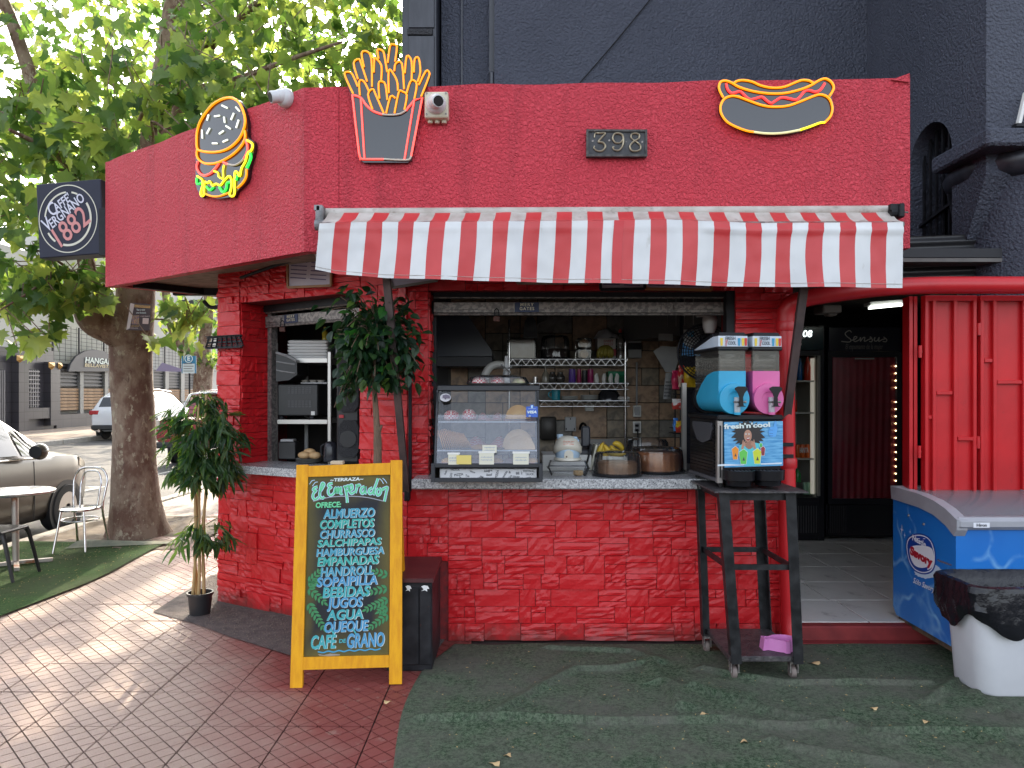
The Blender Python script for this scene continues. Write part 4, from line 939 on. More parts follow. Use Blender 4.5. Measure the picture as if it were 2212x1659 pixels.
part('lamp_glass', MB().box(fslant(560, 590, -.15) + V((.445, -.13, .095)), (.10, .02, .03), Matrix.Rotation(R(-25), 3, 'Z') @ Matrix.Rotation(R(30), 3, 'X')), mat('lamp_glass', (.5, .5, .52), .2), fl)
# ================================================================== foliage helper
def leaf_mesh(name, outline, fold=.15, curl=.2):
    mb = MB(); n = len(outline); L = max(p[1] for p in outline)
    mid = [(0, p * L, -curl * L * (p) ** 2) for p in (0, .33, .66, 1)]
    pts = [(x, y, fold * abs(x) - curl * L * (y / L) ** 2) for x, y in outline]
    mb.add(pts + [(0, L * .45, -curl * L * .2)], [(i, (i + 1) % n, n) for i in range(n)]); return mb
def half(pts): return pts + [(-x, y) for x, y in reversed(pts) if x > 1e-6]
LF_FICUS = half([(0, 0), (.20, .16), (.30, .38), (.26, .62), (.12, .86), (0, 1)])
LF_BAMB = half([(0, 0), (.085, .15), (.11, .38), (.08, .68), (.03, .9), (0, 1)])
LF_PLANE = half([(0, 0), (.16, .03), (.40, -.06), (.36, .14), (.62, .26), (.42, .34), (.58, .58), (.32, .56), (.22, .66), (.17, .82), (0, 1.05)])
def foliage(root, leaves, outline, m, n_parts, fold=.15, curl=.2, crown='foliage', leafname='leaf'):
    base = leaf_mesh(leafname, outline, fold, curl); me = base.mesh(leafname); me.materials.append(m)
    leaves = sorted(leaves, key=lambda l: (l[0] - CAMP).length / l[2]); big = MB()
    inview = [l for l in leaves if l[0].y > .5 and -1150 < (l[0].x * F / l[0].y) < 1150 and abs(CY - 829.5 + (l[0].z - CAMH) * F / l[0].y) < 900]
    chosen = set(id(l) for l in inview[:n_parts])
    for l in leaves:
        p, d, s = l[0], l[1].normalized(), l[2]
        x = d.cross(V((0, 0, 1))); x = x.normalized() if x.length > .05 else V((1, 0, 0))
        roll = l[3] if len(l) > 3 else random.uniform(-.9, .9)
        x = Matrix.Rotation(roll, 3, d) @ x; z = x.cross(d); M3 = Matrix((x, d, z)).transposed()
        if id(l) in chosen:
            o = bpy.data.objects.new(leafname, me); place(o, p, root); o.rotation_euler = M3.to_euler(); o.scale = (s, s, s)
        else: big.add([p + M3 @ (V(q) * s) for q in base.v], base.f)
    if big.v: o = part(crown, big, m, root); o['kind'] = 'stuff'
# ================================================================== menu A-board
cbd = crop(640, 1120, 1120, 1760, 1244)
bBL, bBR, bTL = V((-1.171, 3.905, 0)), V((-.587, 3.949, 0)), P(640.4, 1004.5, 4.15)
bN = (bBR - bBL).cross(bTL - bBL).normalized()
def bp(x, y, o=0): return onplane(*cbd(x, y), bBL + bN * o, bN)
MBD = frame(bp(600, 770), bBR - bBL, bTL - bBL); MBDi = MBD.inverted()
def bl(x, y): q = MBDi @ bp(x, y); return (q.x, q.y)
M_yel = mat('yellow_wood', (.76, .36, .006), .5, c2=(.64, .27, .005), spec=.25, nscale=3, stretch=(14, 14, 1.2), bump=.25, bscale=30, dirt=(.30, .14, .02), dscale=5, dlo=.66, dhi=.8)
mb_ = thing('menu_board', 'yellow framed chalk style menu board leaning open on the red paving', 'menu board', (-.88, 4.0, 0))
for pts in ([(262, 110), (338, 108), (300, 1553), (220, 1556)], [(872, 80), (947, 78), (945, 1530), (862, 1532)]): part('stile', MB().prism([bp(*p, .012) for p in pts], bN, .034), M_yel, mb_)
for pts in ([(339, 116), (871, 96), (869, 172), (337, 187)], [(303, 1356), (861, 1342), (861, 1421), (301, 1438)]): part('rail', MB().prism([bp(*p, .010) for p in pts], bN, .030), M_yel, mb_)
M_pan, t_, b_ = nodemat('board_panel'); N = NT(t_)
tc = N.n('ShaderNodeTexCoord').outputs['Generated']; sp = N.n('ShaderNodeSeparateXYZ'); N.l(tc, sp.inputs[0])
ex = N.math('ABSOLUTE', N.math('SUBTRACT', sp.outputs[0], .5)); ez = N.math('ABSOLUTE', N.math('SUBTRACT', sp.outputs[2], .5))
e = N.math('MAXIMUM', N.math('MULTIPLY', ex, 1.0), N.math('SUBTRACT', N.math('MULTIPLY', ez, 1.0), .03)); e = N.math('ADD', e, N.math('MULTIPLY', N.math('SUBTRACT', N.noise(tc, 4, 4), .5), .16))
N.l(N.mix(N.rng(e, .30, .50), (.012, .013, .017), (.13, .105, .02)), b_.inputs['Base Color']); b_.inputs['Roughness'].default_value = .4; b_.inputs['Specular IOR Level'].default_value = .2
pan = part('panel', MB().prism([bp(332, 185, -.006), bp(870, 170, -.006), bp(860, 1346, -.006), bp(306, 1358, -.006)], bN, .008), M_pan, mb_)
M_teal = [mat('paint_teal_%d' % i, c, .45) for i, c in enumerate(((.045, .28, .40), (.03, .33, .36), (.02, .34, .30), (.05, .26, .46)))]
M_hi = mat('paint_white', (.66, .74, .72), .5); M_gr = mat('paint_green', (.12, .56, .27), .5); M_pb = mat('paint_blue', (.03, .27, .46), .5); M_pale = mat('paint_paleblue', (.42, .62, .78), .5)
def bt(s, x, y, w, h, m, hi=True, shear=.12, rot=1.5, bold=.006):
    c = bl(x, y); l0, l1 = bl(x - w / 2, y), bl(x + w / 2, y); W = l1[0] - l0[0]; H = abs(bl(x, y - h / 2)[1] - bl(x, y + h / 2)[1])
    M = MBD @ Matrix.Translation((c[0], c[1], 0))
    if hi: lettering('menu_lettering', s, M @ Matrix.Translation((.0028, -.0024, 0)), H / .70, M_hi, pan, width=W, rot=R(rot), off=-.0052, bold=H * .03, shear=shear, ext=.0003)
    lettering('menu_lettering', s, M, H / .70, m, pan, width=W, rot=R(rot), off=-.0042, bold=H * .05, shear=shear, ext=.0003)
for i, (s, x, y, w, h) in enumerate((('ALMUERZO', 602, 425, 335, 56), ('COMPLETOS', 590, 493, 352, 54), ('CHURRASCO', 592, 557, 355, 50), ('SALCHIPAPAS', 605, 613, 415, 44), ('HAMBURGUESA', 610, 673, 440, 46), ('EMPANADAS', 597, 733, 400, 54),
                                     ('HANDROLL', 590, 800, 345, 56), ('SOPAIPILLA', 590, 865, 395, 58), ('BEBIDAS', 585, 935, 308, 64), ('JUGOS', 575, 1005, 232, 62), ('AGUA', 575, 1083, 238, 62), ('OUEOUE', 585, 1160, 288, 66), ('CAFÉ', 437, 1262, 165, 84), ('GRANO', 710, 1250, 245, 88))):
    bt(s, x, y, w, h, M_teal[(i * 2 + (i > 6)) % 4])
bt('DE', 560, 1252, 46, 24, M_teal[1], False); bt('~TERRAZA~', 588, 204, 215, 20, M_hi, False, .1); bt('OFRECE:', 468, 370, 165, 34, M_gr, False, .05)
cbs = crop(760, 1180, 1010, 1440, 1595); bs2 = lambda x, y: (lambda q_: (q_.x, q_.y))(MBDi @ onplane(*cbs(x, y), bBL, bN))
SCR = ([(215, 235), (165, 250), (145, 285), (190, 297), (150, 340), (140, 400), (175, 440), (230, 400)], [(245, 330), (290, 260), (318, 195), (285, 178), (258, 280), (250, 380), (290, 418), (325, 390)], [(455, 178), (400, 190), (385, 225), (430, 242), (388, 280), (390, 345), (430, 372), (480, 330)],
  [(480, 335), (500, 245), (500, 340)], [(500, 330), (540, 245), (540, 345)], [(540, 330), (585, 245), (585, 345), (612, 335)], [(635, 250), (652, 235), (680, 380), (690, 490)], [(655, 262), (700, 215), (715, 270), (672, 322)], [(722, 300), (772, 262), (758, 202), (725, 232), (722, 300), (760, 345), (805, 312)],
  [(815, 335), (842, 240), (836, 192)], [(838, 240), (878, 202), (890, 230)], [(965, 232), (920, 250), (905, 310), (935, 345), (970, 290), (978, 230), (975, 320), (1000, 340)], [(1090, 250), (1040, 280), (1035, 330), (1065, 345), (1110, 290), (1180, 100)], [(1120, 270), (1110, 340), (1132, 350)], [(1190, 260), (1155, 300), (1170, 368), (1210, 350), (1225, 290), (1195, 258)], [(1250, 252), (1262, 300)], [(1250, 272), (1328, 242), (1310, 330), (1280, 470)])
for nm_, w_, o_, m_ in (('menu_script_edge', .0165, -.0050, M_pale), ('menu_script', .0095, -.0044, M_gr)):
    sc0 = MB()
    for q_ in SCR: stroke(sc0, MBD, [bs2(*p) for p in q_], w_, o_)
    part(nm_, sc0, m_, pan)['kind'] = 'stuff'
qt = MB()
for x in (478, 622): stroke(qt, MBD, [bl(x, 1172), bl(x + 14, 1186), bl(x + 24, 1204)], .008, -.0038)
part('menu_strokes', qt, M_teal[1], pan)['kind'] = 'stuff'
st_ = MB()
for k in range(2):
    stroke(st_, MBD, [bl(345 + 20 * k, 235 + 12 * k), bl(362 + 20 * k, 212 + 12 * k), bl(380 + 20 * k, 208 + 12 * k)], .004, -.0036); stroke(st_, MBD, [bl(800 + 20 * k, 198 - 3 * k), bl(815 + 20 * k, 212 - 3 * k), bl(826 + 22 * k, 232 - 4 * k)], .004, -.0036)
part('menu_strokes', st_, M_pale, pan)
sw_ = MB(); stroke(sw_, MBD, [bl(x, y) for x, y in ((370, 345), (480, 318), (600, 312), (720, 320), (830, 345))], .0045, -.0045); part('menu_swash', sw_, mat('paint_grey', (.30, .32, .36), .5), pan)
uw = MB(); stroke(uw, MBD, [bl(x, 1322 - (x - 400) * .05 + (6 if k % 2 else -2)) for k, x in enumerate(range(400, 812, 34))], .007, -.0036); part('menu_underline', uw, M_pb, pan)
pl_ = part('peeled_patch', MB().poly([MBD @ V((*bl(x, y), -.0050)) for x, y in ((400, 1335), (440, 1342), (480, 1332), (545, 1338), (540, 1345), (470, 1350), (410, 1346))]), mat('board_bare', (.28, .24, .2), .7), pan, tri=True)
# painted laurel sprays
lv, lo = MB(), MB(); M_lau = mat('paint_leaf', (.025, .20, .06), .5); M_lou = mat('paint_leaf_line', (.012, .05, .02), .6)
def pleaf(x, y, ang, L, w):
    c = V((*bl(x, y), 0)); d = V((math.cos(R(ang)), math.sin(R(ang)), 0)); n = V((-d.y, d.x, 0)); k = L * .00085
    def ring(s_): return [MBD @ (c + d * (k * a) + n * (k * b * w) + V((0, 0, s_))) for a, b in ((0, 0), (.25, .38), (.55, .42), (.85, .2), (1, 0), (.85, -.2), (.55, -.42), (.25, -.38))]
    lo.poly([MBD @ (c + d * (k * a) + n * (k * b * w) + V((0, 0, -.0049))) for a, b in ((-.06, 0), (.23, .46), (.55, .50), (.88, .26), (1.08, 0), (.88, -.26), (.55, -.50), (.23, -.46))]); lv.poly(ring(-.0046))
for (x0, y0, x1, y1, sg) in ((335, 880, 410, 800, 1), (332, 905, 440, 1000, 1), (335, 1000, 435, 1165, 1), (332, 900, 385, 870, 1), (862, 830, 775, 800, -1), (860, 905, 740, 935, -1), (862, 975, 715, 1045, -1), (862, 1075, 745, 1160, -1), (860, 1030, 800, 1060, -1)):
    n_ = max(3, int(math.hypot(x1 - x0, y1 - y0) / 27)); base = math.degrees(math.atan2(-(y1 - y0), x1 - x0))
    for k in range(n_):
        t = (k + .4) / n_; x, y = x0 + (x1 - x0) * t, y0 + (y1 - y0) * t
        for da in (-42, 42): pleaf(x, y, base + da, 40 * (1.1 - .35 * t), .5)
    pleaf(x1, y1, base, 34, .5)
part('laurel_outline', lo, M_lou, pan)['kind'] = 'stuff'; part('laurel_print', lv, M_lau, pan)['kind'] = 'stuff'
for s_, x in ((0, -1.12), (1, -.62)): part('back_leg', MB().bar((x, 4.34, 0.0), (x - .03, 4.20, 1.13), .05, .025), M_yel, mb_)
part('back_brace', MB().bar((-1.10, 4.32, .13), (-.63, 4.32, .13), .02, .05), M_yel, mb_)
tr_ = part('card_holder', MB().box(bp(520, 92, -.02) + V((0, .03, -.005)), (.07, .05, .02), None, .003), mat('card_wood', (.5, .42, .3), .6), mb_)
# ================================================================== black cabinet
bx_ = thing('steel_cabinet', 'low black steel cabinet with rusty red lid between menu board and wall', 'cabinet', (-.56, 4.38, 0))
M_cab = mat('cabinet_black', (.008, .008, .010), .45, spec=.25, c2=(.03, .03, .034), nscale=8, dirt=(.16, .03, .02), dscale=26, dlo=.66, dhi=.72)
part('body', MB().b2(-.70, -.445, 4.13, 4.60, 0, .50, .006), M_cab, bx_)
part('door', MB().b2(-.69, -.52, 4.118, 4.13, .04, .47, .004).b2(-.515, -.45, 4.118, 4.13, .04, .47, .004), M_cab, bx_)
part('lid', MB().loft([[(-.71, 4.10, z), (-.435, 4.10, z), (-.435, 4.61, z2), (-.71, 4.61, z2)] for z, z2 in ((.503, .503), (.525, .535))]), mat('cabinet_lid', (.055, .012, .014), .45, c2=(.09, .02, .02), nscale=6, dirt=(.25, .2, .18), dscale=30, dlo=.70, dhi=.76), bx_)
for x, w in ((-.592, .034), (-.505, .046)): part('torn_sticker', MB().poly([(x + a * w, 4.1165, .452 + b * .032) for a, b in ((0, 0), (.3, .3), (0, .8), (.35, 1), (.8, .9), (1, .4), (.7, .35), (.75, -.1), (.45, .15))]), mat('sticker_white', (.75, .75, .74), .6), bx_, tri=True)
# ================================================================== ficus
M_bark = mat('ficus_bark', (.20, .13, .085), .85, c2=(.12, .08, .055), nscale=12, stretch=(6, 6, .8), bump=.8, bscale=16, bdist=.02)
fc = thing('artificial_ficus', 'artificial ficus tree with dark glossy leaves standing behind the menu board', 'potted tree', (-.83, 4.47, 0))
part('pot', MB().lathe((-.84, 4.47, 0), [(.085, 0), (.11, .20), (.12, .20), (.12, .225), (.10, .225), (.095, .19)], 24), mat('pot_black', (.018, .018, .02), .4), fc, 40)
part('trunk', MB().tube(smoothline([(-.84, 4.47, .18), (-.845, 4.465, .6), (-.815, 4.46, 1.0), (-.808, 4.455, 1.25), (-.818, 4.45, 1.45), (-.83, 4.45, 1.7), (-.80, 4.45, 1.95)], 4), [.024, .024, .023, .023, .022, .022, .021, .021, .022, .024, .026, .024, .026, .022, .02, .018, .018, .016, .015, .015, .014, .012, .011, .01, .008][:25], 10).tube([(-.812, 4.455, 1.30), (-.78, 4.44, 1.36)], [.018, .006], 6), M_bark, fc, 60)
M_fl = leafmat('ficus_leaf', (.020, .058, .026), (.03, .085, .018), .35, .45); M_fl2 = leafmat('ficus_leaf_young', (.06, .16, .03), (.12, .30, .03), .35, .3)
rf_ = random.Random(5); fl_, fl2_ = [], []; tw = MB()
ctr = P(812, 748, 4.42)
twigs = []
for k in range(135):
    a = rf_.uniform(0, 2 * math.pi); el_ = rf_.uniform(-.9, 1.0); rr_ = rf_.uniform(.45, 1.0)
    p = ctr + V((.27 * rr_ * math.cos(a) * math.cos(el_), .20 * rr_ * math.sin(a) * math.cos(el_), .36 * rr_ * math.sin(el_) + .02))
    if k < 10: p = P(*[(705, 672), (735, 640), (722, 880), (745, 870), (905, 790), (915, 770), (895, 830), (800, 620), (740, 850), (860, 650)][k], 4.36)
    b0 = ctr + V((0, 0, -.12 + .25 * rf_.random())); mid = b0.lerp(p, .55) + V((0, 0, .06))
    tw.tube(smoothline([b0, mid, p], 4), .0028, 5); dirp = (p - mid).normalized()
    for j in range(9):
        t = rf_.uniform(.35, 1.05); q = b0.lerp(p, t) + V((rf_.uniform(-.045, .045), rf_.uniform(-.045, .045), rf_.uniform(-.05, .05)))
        dd = dirp * .4 + V((rf_.uniform(-1, 1), rf_.uniform(-1, .6), rf_.uniform(-1.3, .3))); (fl2_ if rf_.random() < .12 else fl_).append((q, dd, rf_.uniform(.058, .092)))
part('twigs', tw, M_bark, fc, 60)['kind'] = 'stuff'
foliage(fc, fl_, LF_FICUS, M_fl, 240, .25, .18); foliage(fc, fl2_, LF_FICUS, M_fl2, 60, .25, .18, 'young_foliage')
# ================================================================== bamboo in a pot
bo = V((-2.19, 5.20, 0))
bmb = thing('artificial_bamboo', 'artificial bamboo plant with three canes in a small black pot by the corner', 'potted plant', bo)
part('pot', MB().lathe(bo, [(.062, 0), (.068, .005), (.082, .14), (.090, .14), (.090, .158), (.080, .158), (.076, .12)], 24), mat('pot_black'), bmb, 40)
part('soil', MB().lathe(bo, [(.001, .125), (.077, .125)], 20), mat('pot_soil', (.16, .14, .12), .95, bump=.6, bscale=80), bmb)
M_cane = mat('bamboo_cane', (.48, .33, .15), .42, c2=(.38, .25, .11), nscale=6, stretch=(1, 1, .4), dirt=(.22, .13, .06), dscale=8, dlo=.66, dhi=.8)
tops = [P(430, 850, 5.15), P(442, 852, 5.2), P(452, 900, 5.22), P(424, 930, 5.17)]
for i, (bx0, by0, tp) in enumerate(((-.045, -.02, tops[0]), (-.01, -.03, tops[1]), (.02, -.01, tops[2]), (-.03, .02, tops[3]))):
    a = bo + V((bx0, by0, .11)); n_ = 7; cane = MB(); pts, rr_ = [], []
    for k in range(n_ * 4 + 1):
        t = k / (n_ * 4); pts.append(a.lerp(tp, t) + V((.012 * math.sin(t * 7 + i), 0, 0))); rr_.append(.0112 * (1 - .25 * t) + (.0022 if k % 4 == 0 else 0))
    cane.tube(pts, rr_, 10); part('cane', cane, M_cane, bmb, 60)
M_bl = leafmat('bamboo_leaf', (.032, .085, .03), (.12, .26, .03), .4, .5)
rb_ = random.Random(9); bl_ = []; btw = MB()
def clump(cx, cy, Y, n, sx, sz, sl):
    c0 = P(cx, cy, Y)
    for k in range(n):
        a = rb_.uniform(0, 6.28); p = c0 + V((sx * 1.22 * math.cos(a) * rb_.random() ** .5, .16 * rb_.uniform(-1, 1), sz * math.sin(a) * rb_.random() ** .5)); b0 = V((-2.19 + (p.x + 2.19) * .25, 5.19, p.z + rb_.uniform(-.03, .08)))
        btw.tube(smoothline([b0, b0.lerp(p, .6) + V((0, 0, .04)), p], 3), .0022, 4)
        for j in range(8):
            t = rb_.uniform(.4, 1.1); q = b0.lerp(p, t) + V((rb_.uniform(-.02, .02), rb_.uniform(-.03, .03), rb_.uniform(-.02, .02)))
            bl_.append((q, (p - b0).normalized() * .55 + V((rb_.uniform(-.7, .7), rb_.uniform(-.8, .4), rb_.uniform(-1.0, .15))), rb_.uniform(.075, .135) * sl))
clump(432, 905, 5.15, 20, .17, .12, 1.05); clump(392, 955, 5.10, 24, .11, .18, 1.05); clump(465, 960, 5.12, 28, .14, .18, 1.05); clump(435, 1015, 5.1, 26, .18, .13, 1.05); clump(485, 1020, 5.12, 12, .08, .11, 1.05)
clump(415, 1170, 5.1, 10, .10, .11, 1); clump(475, 1160, 5.1, 9, .10, .09, 1); clump(440, 868, 5.18, 8, .08, .05, 1)
part('twigs', btw, mat('bamboo_twig', (.07, .12, .03), .6), bmb, 60)['kind'] = 'stuff'; foliage(bmb, bl_, LF_BAMB, M_bl, 300, .3, .3)
# ================================================================== rolling cart
ct = thing('rolling_cart', 'black angle iron cart on casters carrying the slush machine', 'cart', (1.35, 4.2, 0))
M_cart = mat('cart_black', (.007, .007, .008), .45, spec=.25, c2=(.028, .028, .03), nscale=14, dirt=(.12, .11, .1), dscale=34, dlo=.70, dhi=.76)
M_plate = mat('tread_plate', (.05, .046, .05), .5, .4, c2=(.10, .09, .09), nscale=18, bump=.9, bscale=60, dirt=(.20, .17, .17), dscale=8, dlo=.6, dhi=.8)
zt_ = 1.022; LEG = {}
for nme, (xt, yt, xb, yb) in {'fl': (1.135, 3.99, 1.205, 3.99), 'fr': (1.4925, 3.99, 1.535, 3.99), 'bl': (1.13, 4.44, 1.165, 4.44), 'br': (1.478, 4.44, 1.524, 4.44)}.items():
    a, b = V((xb, yb, .10)), V((xt, yt, zt_)); LEG[nme] = (a, b)
    fx = 1 if nme[1] == 'l' else -1; fy = 1 if nme[0] == 'f' else -1
    part('leg', MB().bar(a + V((0, -.022 * fy, 0)), b + V((0, -.022 * fy, 0)), .006, .055, up=(1, 0, 0)).bar(a + V((-.024 * fx, .004 * fy, 0)), b + V((-.024 * fx, .004 * fy, 0)), .05, .006, up=(1, 0, 0)), M_cart, ct)
def at_leg(n_, z): a, b = LEG[n_]; return a.lerp(b, (z - a.z) / (b.z - a.z))
for p, q2 in (('fl', 'fr'), ('bl', 'br'), ('fl', 'bl'), ('fr', 'br')):
    for z in (.615, .995): part('crossbar', MB().bar(at_leg(p, z), at_leg(q2, z), .012, .04 if z > .9 else .03), M_cart, ct)
part('top_plate', MB().add([(1.075, 3.93, 1.022), (1.57, 3.92, 1.022), (1.555, 4.58, 1.024), (1.065, 4.50, 1.024), (1.075, 3.93, 1.031), (1.57, 3.92, 1.031), (1.555, 4.58, 1.033), (1.065, 4.50, 1.033)], [(0, 1, 2, 3), (4, 7, 6, 5), (0, 4, 5, 1), (1, 5, 6, 2), (2, 6, 7, 3), (3, 7, 4, 0)]), M_plate, ct)
part('bottom_plate', MB().b2(1.17, 1.555, 3.985, 4.46, .105, .135, .004), M_plate, ct)
M_wheel = mat('caster_rubber', (.16, .12, .11), .7, c2=(.22, .18, .16), nscale=20)
for i, (x, y) in enumerate(((1.205, 4.02), (1.525, 4.02), (1.165, 4.43), (1.52, 4.43))):
    w = part('caster', MB().box((x, y, .098), (.05, .06, .012)).box((x - .02, y, .07), (.006, .04, .06)).box((x + .02, y, .07), (.006, .04, .06)), M_steelg, ct)
    part('wheel', MB().lathe((x - .013, y + .012, .037), [(.012, -.001), (.034, .0), (.037, .005), (.037, .021), (.034, .026), (.012, .027)], 20, axis=(1, 0, 0)), M_wheel, w, 40)
bw_ = thing('pet_bowl', 'pink plastic fish shaped pet bowl on the lower cart shelf', 'bowl', (1.49, 4.09, .136))
M_pinkp = mat('pink_plastic', (.62, .22, .50), .4)
fishy = [(1.0, 0), (.94, .42), (.62, .78), (.2, .92), (-.3, .84), (-.62, .52), (-.86, .34), (-1.22, .52), (-1.22, -.50), (-.86, -.34), (-.62, -.52), (-.3, -.84), (-.05, -.95), (.05, -1.25), (.32, -1.22), (.36, -.95), (.7, -.72), (.94, -.42)]
def bowl_ring(s_, z, k=1): return [(1.485 + .085 * s_ * x, 4.10 + .062 * s_ * y, z) for x, y in fishy]
part('bowl', MB().loft([bowl_ring(1.02, .137), bowl_ring(.94, .200), bowl_ring(.84, .200), bowl_ring(.80, .160)]), M_pinkp, bw_, 50, True)
# ================================================================== slush machine
cs = crop(1680, 780, 2040, 1240, 1298); YAW = R(5)
sO = V((1.125, 4.05, 0)); sr = V((math.cos(YAW), math.sin(YAW), 0)); sb = V((-math.sin(YAW), math.cos(YAW), 0)); W_ = .364
def SL(x, y, z): return sO + sr * x + sb * y + V((0, 0, z))
RS = Matrix((sr, sb, V((0, 0, 1)))).transposed()
sm = thing('slush_machine', 'twin tank slush machine with blue and pink slush on the black cart', 'slush machine', SL(.18, .25, 1.033))
M_pla = mat('machine_black', (.007, .007, .009), .3, spec=.3); M_plm = mat('machine_grey', (.06, .06, .068), .4)
def sbox(mb, x0, x1, y0, y1, z0, z1, chh=.004): return mb.box(SL((x0 + x1) / 2, (y0 + y1) / 2, (z0 + z1) / 2), (x1 - x0, y1 - y0, z1 - z0), RS, chh)
part('body', sbox(MB(), .012, W_, .012, .50, 1.06, 1.405), M_pla, sm)
part('corner_trim', sbox(MB(), -.002, .028, -.004, .03, 1.058, 1.402, .003), mat('brushed_trim', (.34, .32, .31), .3, .8), sm)
part('trim_slot', sbox(MB(), .009, .017, -.007, 0, 1.09, 1.375, .001), M_pla, sm)
for k in range(15): z = 1.10 + k * .019; part('side_slat', sbox(MB(), .002, .016, .07, .47 - (.1 if k > 9 else 0), z, z + .010, .001), M_pla, sm)
part('side_panel', sbox(MB(), .0, .014, .04, .49, 1.065, 1.085, .001), M_plm, sm)
part('vent_shield', MB().prism([SL(-.003, y, z) for y, z in ((.10, 1.385), (.40, 1.385), (.42, 1.36), (.33, 1.28), (.24, 1.265), (.12, 1.29), (.08, 1.35))], -sr, .01), M_plm, sm)
for i, (x, y) in enumerate(((.04, .06), (W_ - .04, .06), (.04, .44), (W_ - .04, .44))): part('foot', MB().lathe(SL(x, y, 1.032), [(.014, 0), (.014, .02), (.02, .03)], 12), M_pla, sm)
part('deck', sbox(MB(), -.004, W_ + .004, -.014, .50, 1.402, 1.432, .008), M_pla, sm)
for x0 in (.03, .195):
    tr = part('drip_tray', MB().loft([[SL(x0 + .08 + .082 * math.cos(a) * s_, -.02 - .085 * max(0, math.sin(a)) * s_ + (.02 if math.sin(a) < 0 else 0), z) for a in [2 * math.pi * k / 24 for k in range(24)]] for z, s_ in ((1.050, .80), (1.078, .84), (1.081, 1.04), (1.134, 1.06), (1.134, .96), (1.110, .94))]), M_pla, sm, 40)
    for k in range(7): part('grate_bar', MB().bar(SL(x0 + .02 + .02 * k, -.075 + .01 * abs(k - 3), 1.126), SL(x0 + .02 + .02 * k, -.012, 1.130), .006, .004), M_plm, tr)
M_tank = glass('tank_clear', (.93, .92, .90), .02, .05, .05, (.45, .42, .38)); M_blue = mat('slush_blue', (.022, .31, .52), .38, c2=(.03, .36, .58), nscale=5); M_pks = mat('slush_pink', (.60, .10, .30), .38, c2=(.66, .14, .35), nscale=5)
M_band = mat('lid_print', (.55, .60, .66), .35, c2=(.48, .56, .66), nscale=6); M_txt = mat('print_dark', (.05, .055, .07), .5); M_rdp = mat('print_red', (.55, .03, .03), .5); M_ylp = mat('print_yellow', (.7, .5, .04), .5)
